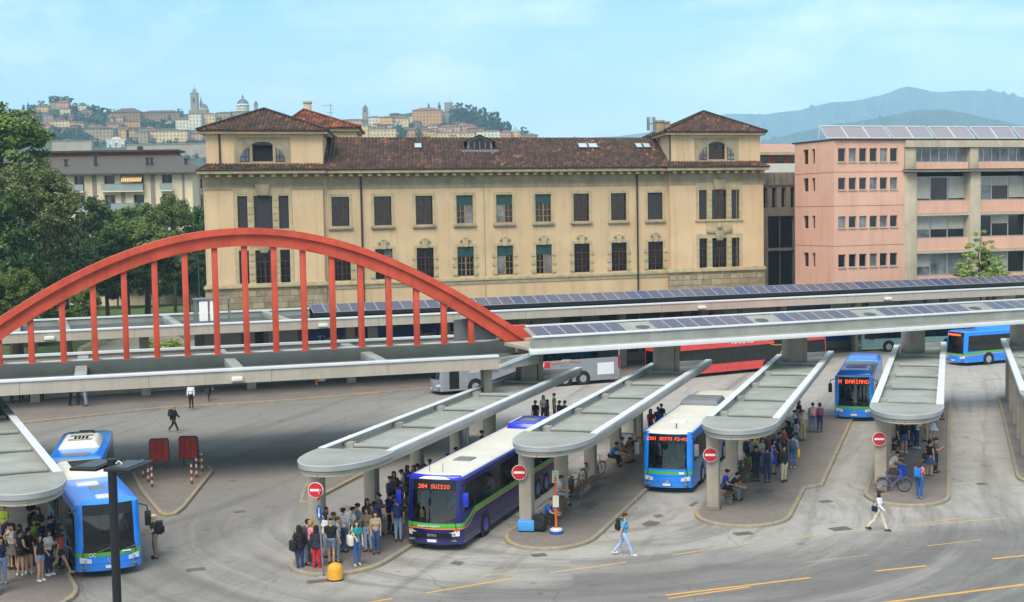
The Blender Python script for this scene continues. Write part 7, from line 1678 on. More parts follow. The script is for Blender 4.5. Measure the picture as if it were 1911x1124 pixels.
# --- first shelter
p = person(foot(560, 1066, .0), -150, 'stand', 1, 'jacket', BLK, 'trousers', '#2c3b63', 'long', HK, 'woman in black jacket and jeans leftmost at the first shelter kerb', group=W1, shoec=GRY); bag(p, 'black shoulder bag of the leftmost woman at the first shelter', BLK, x=.26, z=1.0, s=(.2, .1, .2))
person(foot(576, 1054), 150, 'rest', 0, 'jacket', '#3a3e4a', 'trousers', '#8c9ab2', 'short', HK, 'man in grey jacket behind the leftmost woman in black', group=W1)
person(foot(582, 1056), 120, 'stand', 1, 'tee', '#d8828a', 'trousers', '#2b2b30', 'bob', HF, 'blond person in pink top left of the red trousers', group=W1)
person(foot(592, 1066, .0), 170, 'stand', 1, 'jacket', '#2a2a3a', 'trousers', '#b81f2c', 'long', HK, 'person in bright red trousers by the leaning sign pole', group=W1)
p = person(foot(619, 1052), 175, 'phone', 0, 'tee', BLK, 'shorts', '#6d8099', 'cap', BLK, 'man in black tee shirt and denim shorts with black cap', group=W1, shoec='#4a4038')
person(foot(608, 1040), -60, 'stand', 1, 'tee', WHT, 'trousers', '#8d97a5', 'long', HD_, 'woman in white between the red trousers and the denim shorts', group=W1)
person(foot(631, 1049), 100, 'stand', 0, 'tee', '#8f959c', 'trousers', '#6f7682', 'short', HB, 'person in grey tee shirt right of the denim shorts', group=W1)
p = person(foot(667, 1056), 25, 'reach', 1, 'tee', '#1f7f80', 'trousers', '#3b5f94', 'long', HB, 'woman in teal top and blue jeans holding papers at the kerb', group=W1, shoec='#a9a49c'); bag(p, 'white tote bag on the shoulder of the woman in teal', '#d2cfc6', x=-.26, z=1.0, s=(.2, .09, .2), name='tote_bag')
person(foot(687, 1029), -30, 'reach', 1, 'long', '#8a7a66', 'trousers', '#93a9c8', 'long', HB, 'woman in beige top and pale jeans with brown boots', group=W1, shoec='#7a3d22')
p = person(foot(707, 998), 60, 'phone', 0, 'long', '#777c88', 'trousers', '#3c5f98', 'cap', '#2c3038', 'man with dark cap, grey hoodie and blue jeans near the dark blue coach', group=W1)
p = person(foot(744, 1010), 175, 'stand', 0, 'tee', '#24304f', 'trousers', '#8ea3ba', 'short', HK, 'man in navy tee shirt waiting right at the dark blue coach door', group=W1); backpack(p, 'navy backpack of the man at the coach door', '#22346e')
for x, y, tc, bc, fem, hs_, hc, po, rz, lab in [(608, 955, WHT, GRY, 1, 'long', HB, 'stand', 40, 'woman in white with brown hair behind the leaning sign pole'), (621, 960, '#a2a7b0', JEAN, 0, 'short', HB, 'phone', 70, 'man in pale grey reading at the first pillar'), (658, 950, WHT, NVY, 0, 'short', HK, 'stand', 110, 'man in white tee shirt with black rucksack in the first crowd'), (667, 945, '#90949c', JEAN, 0, 'short', HK, 'stand', -60, 'man in grey shirt right of the black rucksack'), (685, 938, '#39313a', BLK, 1, 'long', HB, 'stand', 30, 'brown haired woman in dark top in mid crowd, first shelter'), (694, 944, '#6b5f52', JEAN, 1, 'bob', HB, 'rest', -20, 'person in brown beside the brown haired woman, first shelter'), (681, 930, '#2b52b4', NVY, 0, 'short', HK, 'bend', 60, 'person in vivid blue bending over between two pillars'),
    (727, 893, '#5f646c', JEAN, 0, 'cap', '#2a2a2e', 'stand', 60, 'person with dark cap and grey backpack by the second pillar'), (735, 887, '#6a3f46', BLK, 1, 'long', HB, 'stand', 20, 'woman in wine red near the second pillar'), (743, 900, '#9e3b52', NVY, 1, 'long', HK, 'phone', 80, 'woman in raspberry top close to the coach front corner'), (749, 882, WHT, JEAN, 0, 'short', HK, 'stand', 100, 'person in white beside the coach roof corner'), (760, 877, '#474b58', BLK, 1, 'long', HB, 'stand', 50, 'person in slate grey, fourth head along the coach side'), (772, 873, '#8a5f4e', JEAN, 1, 'long', HB, 'rest', 0, 'brown haired woman seen above the coach roof near the third pillar'), (779, 869, '#5a4a3a', NVY, 0, 'short', HB, 'stand', 140, 'brown haired man right of her near the third pillar'), (792, 869, NVY, BLK, 0, 'short', HK, 'stand', 30, 'dark haired person in navy beyond the third pillar'), (802, 862, '#37415a', BLK, 0, 'short', HK, 'stand', -10, 'dark haired man in slate blue beyond the third pillar'),
    (836, 849, BLK, BLK, 0, 'short', HK, 'stand', 90, 'person in black whose head shows above the coach roof middle'), (851, 842, '#50545c', BLK, 0, 'short', HB, 'stand', 60, 'person in grey showing above the coach roof middle'), (899, 808, BLK, BLK, 0, 'short', HK, 'stand', 90, 'person in black left of the timetable board'), (915, 792, '#2f6b94', BLK, 0, 'short', HK, 'stand', -70, 'person in petrol blue right of the timetable board'), (739, 930, '#7d8894', JEAN, 0, 'short', HK, 'rest', -90, 'person in pale grey blue at the coach front door'), (729, 925, '#222a52', BLK, 0, 'short', HK, 'stand', 140, 'person in dark blue just behind the coach door queue'), (700, 958, '#b59f86', JEAN, 1, 'long', HB, 'stand', 10, 'woman in beige with long hair behind the teal woman'), (640, 955, '#b9bdc4', JEAN, 0, 'short', HB, 'rest', 150, 'man in pale shirt left of the white tee shirt, first shelter')]:
    person(head(x, y), rz, po, fem, 'long' if random.random() < .4 else 'tee', tc, 'trousers', bc, hs_, hc, lab, random.choice((0, 0, 1)), random.uniform(.95, 1.04), group=W1)
# beyond the coach, between first and second shelter
for x, y, tc, fem, lab in ((999, 752, BLK, 0, 'leftmost head of the group behind the dark blue coach, in black'), (1014, 742, '#8d8790', 1, 'woman in grey in the group behind the dark blue coach'), (1021, 750, '#3a3236', 1, 'short person in the middle of the group behind the dark blue coach'), (1034, 738, '#2f5f3a', 0, 'tall person in dark green behind the dark blue coach'), (1044, 752, '#2a2a30', 0, 'person in black right of the tall one in dark green'), (1054, 752, '#4c4c55', 0, 'rightmost head of the group behind the dark blue coach')):
    person(head(x, y), random.uniform(-90, 90), 'stand', fem, 'tee', tc, 'trousers', BLK, 'long' if fem else 'short', HK, lab, 1, group='group behind the dark blue coach')
# --- second shelter
def seat(x, y, rz, pose, fem, tc, bc, bot, hs_, hc, lab, grp, sk=0): q = P(x, y, .15); o = person(q, rz, pose, fem, 'tee', tc, bot, bc, hs_, hc, lab, sk, group=grp); return o
seat(1014, 985, 70, 'sitlean', 0, '#2f62b8', '#2a2c33', 'trousers', 'cap', '#6d5a4a', 'seated man in blue tee shirt beside the black suitcase', W2)
seat(1040, 944, 80, 'sit', 0, '#b9b8c6', '#8f93a8', 'trousers', 'short', HB, 'seated person in pale lilac behind the orange stop pole', W2)
seat(1139, 870, 65, 'sitlean', 0, '#2379c2', BLK, 'trousers', 'short', HK, 'seated man in bright blue, left of three on the bench', W2)
seat(1155, 864, 65, 'sit', 0, '#7f9194', KHA, 'shorts', 'short', HK, 'seated person in grey green, middle of three on the bench', W2)
seat(1164, 860, 65, 'sitlean', 0, '#8e6a58', '#7b7468', 'shorts', 'short', HB, 'seated person in brown, right of three on the bench', W2)
for x, y, tc, hs_, lab in ((1214, 768, '#b02a36', 'long', 'woman in red by the far pillar behind the light blue bus'), (1228, 764, '#2e4f8c', 'short', 'person in blue by the far pillar behind the light blue bus'), (1234, 758, '#23232a', 'short', 'person in black by the far pillar behind the light blue bus')):
    person(head(x, y), random.uniform(0, 90), 'rest', int(hs_ == 'long'), 'tee', tc, 'trousers', BLK, hs_, HK, lab, group=W2)
# --- third shelter
seat(1350, 932, 70, 'sit', 0, '#2848b8', BLK, 'trousers', 'short', HK, 'seated person in royal blue beside the third shelter front pillar', W3)
seat(1362, 932, 60, 'sitlean', 0, '#26272c', GRY, 'trousers', 'short', HK, 'seated person in black tee shirt and grey trousers, third shelter', W3)
p = person(foot(1411, 898), 160, 'stand', 0, 'tee', '#2c2d34', 'trousers', '#31394c', 'short', HK, 'person in dark clothes with black rucksack, left of the blue white rucksack', group=W3); backpack(p, 'black backpack at the centre of the third shelter crowd', BLK)
p = person(foot(1432, 900), 170, 'stand', 1, 'long', '#5f7fc4', 'trousers', '#2f3d66', 'short', HK, 'person in blue shirt seen from behind at the third shelter', group=W3); backpack(p, 'dark grey and blue backpack on the person in blue shirt', '#2d3344')
person(foot(1463, 899), 20, 'stand', 1, 'jacket', '#2b2a2b', 'trousers', '#c6bca2', 'short', HB, 'woman in black jacket and cream trousers at the kerb step', group=W3)
p = person(foot(1480, 874), 165, 'stand', 0, 'long', '#8b93a8', 'trousers', '#4b6ba6', 'short', HK, 'man in grey shirt and blue jeans with a yellow bag', group=W3, shoec='#a7a7a4'); bag(p, 'bright yellow carrier bag held by the man in grey', '#e0b81e', x=-.28, z=.78, s=(.14, .06, .2), name='carrier_bag'); backpack(p, 'slate blue backpack on the man with the yellow bag', '#4a5570')
person(foot(1443, 885), 60, 'rest', 1, 'dress', '#2233a0', None, None, 'long', HK, 'woman in short royal blue dress at the third shelter', group=W3)
p = person(foot(1397, 878), 140, 'stand', 0, 'jacket', '#26272b', 'trousers', '#4d525c', 'short', HK, 'man in black jacket at the back left of the third crowd', group=W3); backpack(p, 'black backpack of the man at the back left, third shelter', '#202124')
for x, y, tc, bc, fem, hs_, hc, rz, lab in [(1413, 818, '#c6bf62', JEAN, 1, 'bob', HF, 30, 'blond woman in yellow green print top under the third roof edge'), (1426, 814, '#34363c', BLK, 0, 'short', HK, 60, 'man in charcoal right of the blond woman, third shelter'), (1446, 806, '#6d7ca0', JEAN, 0, 'short', HB, 100, 'man in plaid blue shirt under the third roof edge'), (1473, 792, BLK, BLK, 1, 'long', HK, 150, 'woman in black half hidden by the third roof edge, with green bag'), (1483, 770, '#c9c9cf', NVY, 0, 'short', HK, 90, 'person in white near the outer edge of the third roof'), (1491, 752, '#1f2024', BLK, 1, 'long', HK, 40, 'dark figure farthest back along the third roof edge'), (1436, 812, '#7d5c74', NVY, 1, 'long', HB, 0, 'woman in mauve in the middle of the third shelter crowd')]:
    p = person(head(x, y), rz, 'stand', fem, 'tee', tc, 'trousers', bc, hs_, hc, lab, group=W3)
    if 'green bag' in lab: bag(p, 'green carrier bag held under the third roof edge', '#1f8a4a', x=-.3, z=.75, s=(.2, .07, .25), name='carrier_bag')
p = person(foot(1490, 818), -20, 'stand', 1, 'tee', '#6f88b8', 'trousers', '#33415e', 'long', HD_, 'woman with long hair and pink bag at the third shelter kerb', group=W3); bag(p, 'pink patterned bag of the long haired woman, third shelter', '#b0607e', x=.2, y=-.12, z=.98)
p = person(foot(1517, 807), 170, 'stand', 0, 'long', '#8f9cb0', 'trousers', '#6f819c', 'short', HK, 'person in grey hoodie with pink rucksack, far end of third pavement', group=W3); backpack(p, 'pale pink backpack at the far end of the third pavement', '#c79a9a')
p = person(foot(1530, 807), 175, 'stand', 1, 'long', '#c23a46', 'trousers', '#2f4272', 'bob', HD_, 'person in red top with purple rucksack, far end of third pavement', group=W3); backpack(p, 'purple backpack on the person in red', '#5b4470')
for x, y, tc, bc, fem, hs_, hc, rz, po, lab in [(1404, 822, '#7c8087', NVY, 0, 'short', HK, 120, 'rest', 'man in pale grey deep in the third shelter, behind the black jacket'), (1421, 822, '#b8b5ad', JEAN, 1, 'long', HB, 40, 'phone', 'woman in off white looking down, back row of the third shelter'), (1454, 812, '#35405e', BLK, 0, 'short', HK, 80, 'stand', 'man in dark blue between the plaid shirt and the outer edge, third shelter'), (1462, 804, '#8c4a44', NVY, 1, 'tail', HD_, 20, 'rest', 'woman with ponytail in brick red, third shelter outer row'), (1468, 790, '#3d3f45', BLK, 0, 'short', HK, 60, 'phone', 'man in charcoal reading behind the brick red top, third shelter'), (1486, 786, '#9fb0c8', JEAN, 1, 'long', HK, 110, 'stand', 'woman in powder blue left of the pink bag, third shelter'), (1498, 770, '#c8bfae', KHA, 0, 'short', HB, -30, 'stand', 'man in cream top near the far end of the third roof')]:
    person(head(x, y), rz, po, fem, 'tee', tc, 'trousers', bc, hs_, hc, lab, group=W3)
for x, y, tc, bc, fem, hs_, hc, rz, po, lab in [(1694, 834, '#7a86a0', NVY, 1, 'long', HB, 30, 'phone', 'woman in blue grey looking down, middle of the fourth shelter'), (1655, 846, '#3c3a44', BLK, 0, 'short', HK, 70, 'rest', 'man in dark plum nearest the second pillar, fourth shelter'), (1706, 832, '#a0564e', JEAN, 1, 'tail', HK, 140, 'stand', 'woman in rust red top behind the outstretched arm, fourth shelter'), (1728, 824, '#cfcac0', KHA, 0, 'short', HB, 100, 'stand', 'man in cream top left of the pale skirt, fourth shelter')]:
    person(foot(x, y), rz, po, fem, 'tee', tc, 'trousers', bc, hs_, hc, lab, group=W4)
# --- fourth shelter
p = person(foot(1711, 837), 95, 'reach', 1, 'tee', WHT, 'trousers', '#2f486c', 'short', HB, 'person in white tee shirt reaching out an arm, fourth shelter', group=W4, shoec=WHT); backpack(p, 'black backpack of the person reaching out an arm', BLK)
person(foot(1740, 822), 150, 'hip', 1, 'tee', '#3c68c0', 'skirt', '#a9b2cc', 'long', HB, 'woman in blue top and pale skirt, fourth shelter right side', group=W4)
person(foot(1688, 845), 150, 'stand', 0, 'tee', BLK, 'shorts', '#3c5f9c', 'short', HK, 'man in black tee shirt and blue shorts, fourth shelter', group=W4, shoec=WHT)
person(foot(1677, 845), 60, 'rest', 0, 'tee', '#2a2d3c', 'trousers', '#28304a', 'short', HK, 'man in navy with dark trousers beside the blue shorts', group=W4)
person(foot(1662, 838), 120, 'stand', 1, 'tee', '#8fae3c', 'trousers', '#4b5a40', 'short', HK, 'person in lime green at the back of the fourth shelter', group=W4)
person(foot(1670, 832), 20, 'stand', 1, 'tank', '#5a4034', 'trousers', NVY, 'tail', HD_, 'woman in brown vest at the back of the fourth shelter', group=W4); person(foot(1684, 826), 100, 'stand', 0, 'tee', '#474c54', 'trousers', BLK, 'short', HK, 'person in slate grey in the back row, fourth shelter', 1, group=W4); person(foot(1700, 822), 60, 'stand', 1, 'tee', '#23232a', 'trousers', BLK, 'long', HK, 'person in black farthest back under the fourth roof', group=W4)
p = person(foot(1746, 882), 60, 'phone', 1, 'tee', '#5c5560', 'trousers', '#1f2024', 'short', HB, 'person in floral grey shirt and black trousers, fourth shelter', group=W4)
p = person(foot(1735, 888), 130, 'stand', 1, 'tank', BLK, 'skirt', '#3e5070', 'tail', HD_, 'woman in black top and short denim skirt, fourth shelter', group=W4, shoec='#8a6a52'); bag(p, 'brown handbag of the woman in the denim skirt', '#5a3d2e', x=.26, z=.95)
p = person(foot(1716, 931), 140, 'phone', 1, 'tee', '#d77a86', 'trousers', '#2f5a98', 'curly', HB, 'curly haired girl in pink top and blue jeans at the fourth kerb', group=W4, shoec=GRY); backpack(p, 'blue backpack on the curly haired girl', '#2a6fc0')
seat(1662, 868, 80, 'sit', 1, BLK, '#3a3a40', 'trousers', 'bob', HD_, 'seated person in black on the fourth shelter bench', W4); seat(1660, 890, 75, 'sitlean', 0, '#d6d6d4', KHA, 'shorts', 'short', HK, 'seated man in white tee shirt behind the purple bicycle', W4)
seat(1665, 882, 75, 'sit', 1, '#a98a78', '#c8a890', 'shorts', 'long', HB, 'seated person in beige between the white tee shirt and the bicycle', W4)
person(foot(1757, 783), 90, 'rest', 0, 'tee', '#2d3548', 'trousers', '#2f3c5c', 'short', HK, 'person in dark blue half hidden by the right edge of the fourth roof', group=W4); person(foot(1746, 778), 30, 'stand', 1, 'tee', '#46506e', 'trousers', JEAN, 'long', HK, 'person in grey blue beside the pillarless edge of the fourth roof', group=W4)
# park sitters
for x, y, tc, lab in ((226, 577, BLK, 'dark figure sitting alone on the wall of the park lawn'), (325, 572, '#c8c8c8', 'left figure sitting on the park steps'), (337, 573, '#5f6878', 'right figure sitting on the park steps')): q = PD(x, y+9, 165); person((q.x, q.y, 0), 20, 'sit', 0, 'tee', tc, 'trousers', NVY, 'short', HK, lab, sc=1.0)
# drivers behind the windscreens
for busx, busy, rz, lab in (((-3.42, 54.9), .95, -18.2, 'of the dark blue coach'), ((7.5, 65.3), .95, -18.2, 'of the light blue bus with white roof'), ((-15.95, 51.75), .95, 25, 'of the articulated bus'), ((22.05, 86.2), .95, -18.2, 'of the blue bus by the fourth shelter'), ):
    q = Vector((*busx, 0))+Matrix.Rotation(R(rz), 3, 'Z') @ Vector((.62, 1.3, .78)); p = person(q, rz, 'drive', 0, 'long', '#8fb6dc', 'trousers', NVY, 'short', HB, 'driver in light blue shirt behind the windscreen '+lab)
    ts = thing('steering_wheel', 'black steering wheel in front of the driver '+lab, 'steering wheel', Vector((*busx, 0))+Matrix.Rotation(R(rz), 3, 'Z') @ Vector((.62, .75, 1.42)), R(rz)); mb = MB(); mb.M = Matrix.Rotation(R(35), 4, 'X'); mb.tube([(.21*math.cos(a), .21*math.sin(a), 0) for a in np.linspace(0, 6.283, 17)], .018, 6); rm = mb.build('rim', M_hdrk, ts); mb = MB(); mb.tube([(0, 0, 0), (0, -.15, -.5)], .04, 6); mb.tube([(-.2, 0, 0), (.2, 0, 0)], .015, 5); mb.build('column', M_hdrk, ts)

# ------------------------------------------------------------------ street furniture
def disc(mb, r, c, y0, y1, n=28, mi=0): mb.extr([(c[0]+r*math.cos(a), c[1]+r*math.sin(a)) for a in np.linspace(0, 2*math.pi, n, endpoint=False)], y0, y1, mi)
def noentry(loc, rz, label, r=.33):
    t = thing('no_entry_sign', label, 'road sign', loc, rz, 'no entry signs'); mb = MB(); disc(mb, r, (0, 0), 0, .03); mb.build('rim', M_swhite, t); mb = MB(); disc(mb, r*.94, (0, 0), -.006, -.001); d = mb.build('disc', M_sred, t); mb = MB(); mb.box(-r*.72, r*.72, -.012, -.007, -r*.15, r*.15); mb.build('bar', M_swhite, d); mb = MB(); mb.box(-.05, .05, .03, .09, -.1, .1); mb.build('bracket', M_steel, t); return t
for k, lab in ((2, 'round red no entry sign on the pillar beside the blue suitcase'), (3, 'round red no entry sign on the pillar right of the light blue bus'), (4, 'round red no entry sign on the pillar above the purple bicycle'), (5, 'round red no entry sign on the pillar cut by the right edge')):
    u = UL(k)+1.7-1.22+(-.12 if k == 2 else 0); noentry(UV(u, NOSE(k)+2.4-.39-.1, 2.75), R(-6), lab)
q = P(604, 1078); t = thing('sign_pole', 'grey steel sign pole at the first shelter kerb, slightly leaning', 'pole', q); top = Vector((-.16, .05, 3.75)); mb = MB(); mb.tube([(0, 0, 0), top], .035, 8); mb.build('pole', M_steel, t); mb = MB(); mb.box(-.18, .18, -.14, .14, 0, .05); mb.build('foot', M_conc, t)
noentry(q+Vector((-.2, -.12, 3.45)), R(-5), 'round red no entry sign on the leaning pole at the first shelter', .3)
t = thing('no_entry_sign', 'second no entry sign on the leaning pole, turned almost edge on', 'road sign', q+Vector((-.1, -.05, 3.35)), R(-72)); mb = MB(); disc(mb, .3, (0, 0), 0, .02); mb.build('disc', M_sred, t); mb = MB(); mb.box(-.2, .2, -.006, -.001, -.05, .05); mb.build('bar', M_swhite, t)
t = thing('arrow_sign', 'blue round arrow sign low on the leaning pole, turned almost edge on', 'road sign', q+Vector((-.1, -.06, 2.55)), R(-62)); mb = MB(); disc(mb, .3, (0, 0), 0, .02); mb.build('disc', M_sblue, t); mb = MB(); mb.extr([(-.05, .2), (-.05, -.05), (-.14, -.05), (0, -.22), (.14, -.05), (.05, -.05), (.05, .2)][::-1], -.006, -.001); mb.build('arrow', M_swhite, t)
t = thing('traffic_bollard', 'squat yellow plastic traffic bollard with rounded top at the first shelter kerb', 'bollard', P(626, 1082)); mb = MB(); mb.lathe([(.30, 0), (.30, .38), (.27, .5), (.19, .59), (.08, .635), (.01, .64)], (0, 0, .03), 22); mb.build('shell', M_yellow, t, smooth=50); mb = MB(); mb.lathe([(.32, 0), (.32, .05)], (0, 0, 0), 22); mb.build('base', M_hdrk, t)
q = P(1038, 995, .15); t = thing('stop_pole', 'orange bus stop pole with white timetable boards on a round base', 'bus stop', q)
mb = MB(); mb.tube([(0, 0, .2), (0, 0, 2.45)], .055, 10); mb.build('pole', M_orange, t); mb = MB(); mb.lathe([(.30, 0), (.30, .1), (.27, .12)], n=22); b_ = mb.build('base', M_sblue, t); mb = MB(); mb.lathe([(.27, .121), (.27, .19), (.1, .23)], n=22); mb.build('base_top', M_lum, b_)
M_stopw = mat('timetable_paper', '#d8d3c2', .6, var=.1, vs=6)
mb = MB(); mb.box(-.13, .13, -.1, -.06, 1.15, 1.65); mb.build('timetable', M_stopw, t); mb = MB(); mb.box(-.14, .14, -.03, .03, 2.2, 2.72); s_ = mb.build('stop_sign', M_stopw, t); mb = MB()
for i in range(4): mb.box(-.11, .11, -.033, -.031, 2.27+i*.11, 2.30+i*.11)
mb.build('print_line', M_steel, s_)
t = thing('suitcase', 'light blue suitcase lying on its side by the second shelter pillar', 'suitcase', P(982, 992, .15), R(-8)); mb = MB(); mb.box(-.37, .37, -.14, .14, .03, .50); mb.build('shell', mat('blue_suitcase', '#4a9be0', .4), t, bevel=.06); mb = MB(); mb.tube([(.36, -.05, .2), (.42, -.05, .2), (.42, -.05, .34), (.36, -.05, .34)], .015, 5); mb.build('handle', M_hdrk, t)
for z in (.1, .42): mb = MB(); mb.lathe([(.04, -.02), (.04, .02)], (-.38, .1, z), 10, axis='y'); mb.build('castor', M_hdrk, t)
t = thing('suitcase', 'upright black suitcase in front of the seated man in blue', 'suitcase', P(1008, 992, .15), R(-20)); mb = MB(); mb.box(-.26, .26, -.15, .15, .05, .75); mb.build('shell', mat('black_suitcase', '#1b1b1e', .6), t, bevel=.06); mb = MB(); mb.tube([(-.12, .1, .72), (-.12, .1, .95), (.12, .1, .95), (.12, .1, .72)], .012, 5); mb.build('handle', M_steel, t); mb = MB(); mb.box(-.2, .2, -.2, -.151, .15, .45); mb.build('pocket', cloth('#26262a'), t, bevel=.02)
# red boards and striped posts on the little island
M_rb = mat('board_red', '#c8423a', .55, var=.12, vs=1.2); M_dgrey = mat('dark_grey_paint', '#4a4a4e', .5)
for x, y, rz, lab in ((298, 877, 8, 'left of two dark framed red boards on the small traffic island'), (352, 872, -6, 'right of two dark framed red boards on the small traffic island')):
    t = thing('red_board', lab, 'board', P(x, y, .15), R(rz), 'red boards on the traffic island'); o_ = [(-.5, .5), (.5, .5), (.5, 1.55), (.42, 1.68), (-.42, 1.68), (-.5, 1.55)]
    mb = MB(); mb.extr([(a*1.08, .46 if z == .5 else z+.05) for a, z in o_], .0, .22); mb.build('frame', M_dgrey, t, bevel=.03); mb = MB(); mb.extr(o_, -.03, -.001); pn = mb.build('panel', M_rb, t)
    for q_ in (-.17, .17): mb = MB(); mb.box(q_-.012, q_+.012, -.036, -.031, .52, 1.64); mb.build('panel_joint', mat('board_joint', '#6f211f', .6), pn)
    for s in (-.3, .3): mb = MB(); mb.box(s-.04, s+.04, .06, .14, 0, .46); mb.build('leg', M_dgrey, t)
def striped():
    n = NT('red_white_bands'); s = n.sep(n.obj()); k = n.math('FRACT', n.math('MULTIPLY', s[2], 1/.36)); n.base(n.mix(n.math('GREATER_THAN', k, .5), '#7d2824', '#bdb4a6')); n.b.inputs['Roughness'].default_value = .5; return n.m
M_band = striped()
for x, y, lab in ((267, 891, 'left rear one of the three left of the red boards'), (277, 900, 'middle one of the three left of the red boards'), (284, 909, 'front one of the three left of the red boards'), (358, 903, 'front one of the four right of the red boards'), (367, 891, 'second one of the four right of the red boards'), (377, 880, 'right one of the four right of the red boards'), (371, 868, 'rear one of the four right of the red boards')):
    t = thing('striped_post', 'red and white striped post, '+lab, 'post', P(x, y, .15), 0, 'striped posts on the traffic island'); mb = MB(); mb.tube([(0, 0, 0), (0, 0, 1.02)], .055, 10); mb.build('post', M_band, t); mb = MB(); mb.lathe([(.06, 1.02), (.06, 1.06), (.03, 1.09)], n=10); mb.build('cap', M_dgrey, t)
# lamp post in the foreground
q = PD(214, 1000, 25.0); zt = PD(207, 872, 25.0).z; t = thing('lamp_post', 'black street lamp post with two flat panel heads in the left foreground', 'street lamp', (q.x, q.y, 0))
mb = MB(); mb.tube([(0, 0, 0), (0, 0, zt)], .085, 4 if False else 12); mb.build('post', M_black, t)
M_head = mat('lamp_head_grey', '#3c3f44', .4, .3)
for s, dx in ((-1, 0), (1, 0)):
    mb = MB(); mb.M = Matrix.Translation((0, 0, zt)) @ Matrix.Rotation(R(-12), 4, 'Z'); x0, x1 = sorted((s*.07, s*.62)); mb.box(x0, x1, -.46, .46, .0, .06); h_ = mb.build('lamp_head', M_black, t, bevel=.012)
    mb = MB(); mb.M = Matrix.Translation((0, 0, zt)) @ Matrix.Rotation(R(-12), 4, 'Z'); x0, x1 = sorted((s*.14, s*.52)); mb.box(x0, x1, -.36, .36, .061, .071); mb.build('cover_plate', M_head, h_)
mb = MB(); mb.tube([(0, 0, zt-.05), (0, 0, zt+.16)], .09, 12); mb.build('post_cap', M_black, t); mb = MB(); mb.tube([(.1, -.08, zt+.08), (.16, -.1, zt+.13), (.22, -.1, zt+.09), (.2, -.12, zt+.06)], .012, 5); mb.build('wire', M_swhite, t)
# bicycles
def bicycle(loc, rz, col, label, basket=None, lean=4):
    t = thing('bicycle', label, 'bicycle', loc, R(rz), 'parked bicycles'); t.rotation_euler = (R(lean), 0, R(rz)); fm = cloth(col) if False else mat('frame_'+col.lstrip('#'), col, .35)
    for x in (-.52, .52):
        mb = MB(); mb.tube([(x+.33*math.cos(a), 0, .34+.33*math.sin(a)) for a in np.linspace(0, 2*math.pi, 25)], .02, 6); w_ = mb.build('wheel', M_rubber, t, smooth=60)
        mb = MB()
        for a in np.linspace(0, math.pi, 7)[:-1]: mb.tube([(x+.32*math.cos(a), 0, .34+.32*math.sin(a)), (x-.32*math.cos(a), 0, .34-.32*math.sin(a))], .004, 4)
        mb.tube([(x, -.04, .34), (x, .04, .34)], .025, 6); mb.build('spokes', M_steel, w_)
    mb = MB(); bb = (-.06, 0, .30); hd_ = (.36, 0, .86); st = (-.22, 0, .80)
    for a, b in ((bb, hd_), (bb, st), (st, (.33, 0, .74)), ((-.52, 0, .34), bb), ((-.52, 0, .34), st), (hd_, (.52, 0, .34)), (hd_, (.33, 0, 1.02)), (st, (-.25, 0, .94))): mb.tube([a, b], .018, 6)
    mb.build('frame', fm, t); mb = MB(); mb.tube([(.2, -.26, 1.04), (.34, -.12, 1.05), (.34, .12, 1.05), (.2, .26, 1.04)], .014, 6); mb.build('handlebar', M_steel, t)
    mb = MB(); mb.ell((-.26, 0, .97), (.14, .08, .035), 10, 6); mb.build('saddle', M_hdrk, t); mb = MB(); mb.lathe([(.09, -.01), (.09, .01)], (-.06, .05, .30), 12, axis='y'); mb.build('chainring', M_steel, t)
    mb = MB(); mb.tube([(-.52+.37*math.cos(a), 0, .34+.37*math.sin(a)) for a in np.linspace(.3, 2.6, 9)], .022, 5); mb.tube([(.52+.37*math.cos(a), 0, .34+.37*math.sin(a)) for a in np.linspace(.6, 2.7, 9)], .022, 5); mb.build('mudguards', M_steel, t); mb = MB(); mb.box(-.75, -.35, -.07, .07, .74, .76); mb.build('rack', M_steel, t)
    if basket: mb = MB(); mb.box(.42, .68, -.16, .16, .72, .98); mb.build('basket', cloth(basket), t, bevel=.02)
    return t
bicycle(P(1667, 918, .15), -2, '#6f63a8', 'purple bicycle parked across the fourth shelter nose'); p = P(1682, 905, .15); t = thing('hanging_bag', 'bright blue bag hung over the purple bicycle handlebar', 'bag', p+Vector((.0, -.12, .62)), 0); mb = MB(); mb.box(-.22, .22, -.09, .09, -.2, .38); mb.build('bag', cloth('#1f4fc0'), t, bevel=.05); mb = MB(); mb.tube([(-.1, 0, .36), (0, 0, .55), (.1, 0, .36)], .015, 5); mb.build('handle', cloth('#1f4fc0'), t)
bicycle(P(1072, 925, .15), 52, '#4c5a78', 'grey blue bicycle nearest the second pillar, left of the red one'); bicycle(P(1098, 898, .15), 48, '#8d3436', 'dark red bicycle leaning at the second shelter bench'); bicycle(P(1110, 888, .15), 45, '#7a2c30', 'second dark red bicycle, behind the first red one'); bicycle(P(1187, 828, .15), 60, '#8a6a3a', 'brown yellow bicycle far back at the second shelter'); bicycle(P(1384, 893, .15), 58, '#33383f', 'dark bicycle with green bag in front of the third shelter crowd', basket='#5d7a3c')
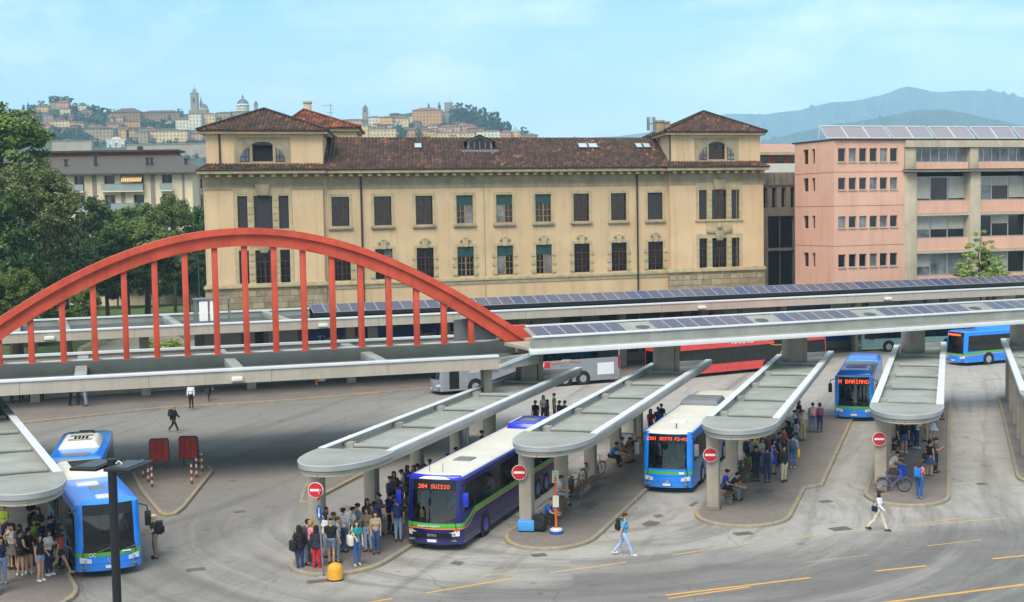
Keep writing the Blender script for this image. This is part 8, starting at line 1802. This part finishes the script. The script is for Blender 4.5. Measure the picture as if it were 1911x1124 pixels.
# litter bins and boards
def bin_(loc, label): t = thing('litter_bin', label, 'litter bin', loc, -SH, 'litter bins'); mb = MB(); mb.lathe([(.24, .2), (.27, .8), (.29, .82), (.29, .88), (.22, .88)], n=16); mb.build('bin', M_dgrey, t, smooth=50); mb = MB(); mb.tube([(0, .3, 0), (0, .3, 1.1)], .03, 6); mb.build('post', M_steel, t); mb = MB(); mb.lathe([(.22, .87), (.22, .882)], n=16); mb.build('liner', M_hdrk, t)
bin_(P(1062, 928, .15), 'dark grey litter bin beside the grey blue bicycle'); bin_(P(1179, 852, .15), 'dark grey litter bin beside the light blue bus front'); bin_(P(1376, 893, .15), 'dark grey litter bin behind the dark bicycle with green bag')
def board(loc, label, col): t = thing('timetable_board', label, 'board', loc, -SH, 'timetable boards'); mb = MB(); mb.box(-.5, .5, -.03, .03, 1.0, 2.2); mb.build('panel', col, t); mb = MB(); mb.box(-.42, .42, -.035, -.031, 1.1, 2.05); mb.build('timetable', M_stopw, t); mb = MB(); mb.box(-.55, .55, -.05, .05, 2.2, 2.3); mb.build('frame', M_sblue, t); [MB().box(s-.03, s+.03, -.03, .03, 0, 2.2).build('leg', M_steel, t) for s in (-.54, .54)]
board(P(890, 848, .15), 'timetable board behind the dark blue coach at the first shelter', M_steel); board(P(1170, 843, .15), 'timetable board on legs beside the light blue bus', M_steel)
# white railing and camera box on the far side
a = FF.hit(-60, 735, 7.6)[0]; b = FF.hit(345, 735, 7.6)[0]; t = thing('railing', 'white railing of thin bars on a low wall along the far pavement', 'railing', FF.w(a, 7.6, .15), FF.a); mb = MB(); mb.box(0, b-a, -.1, .1, 0, .35); mb.build('low_wall', M_conc, t); mb = MB(); mb.box(0, b-a, -.03, .03, 1.0, 1.06)
mb.build('top_rail', M_white, t)
mb = MB(); q = 0
while q < b-a: mb.box(q, q+.04, -.02, .02, .35, 1.0); q += .16
mb.build('bars', M_white, t)
e, z = FL.hit(597, 708, 3.0); t = thing('security_camera', 'white security camera under the left canopy edge, with yellow bracket', 'camera', FL.w(e, 3.0, z), FL.a); mb = MB(); mb.box(-.1, .3, -.12, .12, -.1, .12); mb.build('housing', M_lum, t, bevel=.04); mb = MB(); mb.box(-.25, -.12, -.05, .05, -.3, .45); mb.build('bracket', M_yellow, t)
# black downlights hanging from the right canopy
for i, x in enumerate((1269, 1498, 1716)):
    q = P(x, 668 if i == 0 else (650 if i == 1 else 636), 4.35); t = thing('thin_post', ['thin black post on the second shelter roof end', 'thin black post on the third shelter roof end', 'thin black post on the fourth shelter roof end'][i], 'post', (q.x, q.y, 3.935), 0); mb = MB(); mb.tube([(0, 0, 0), (0, 0, 2.05)], .035, 6); mb.build('post', M_black, t); mb = MB(); mb.lathe([(.09, 0), (.09, .04)], n=10); mb.build('foot', M_black, t)
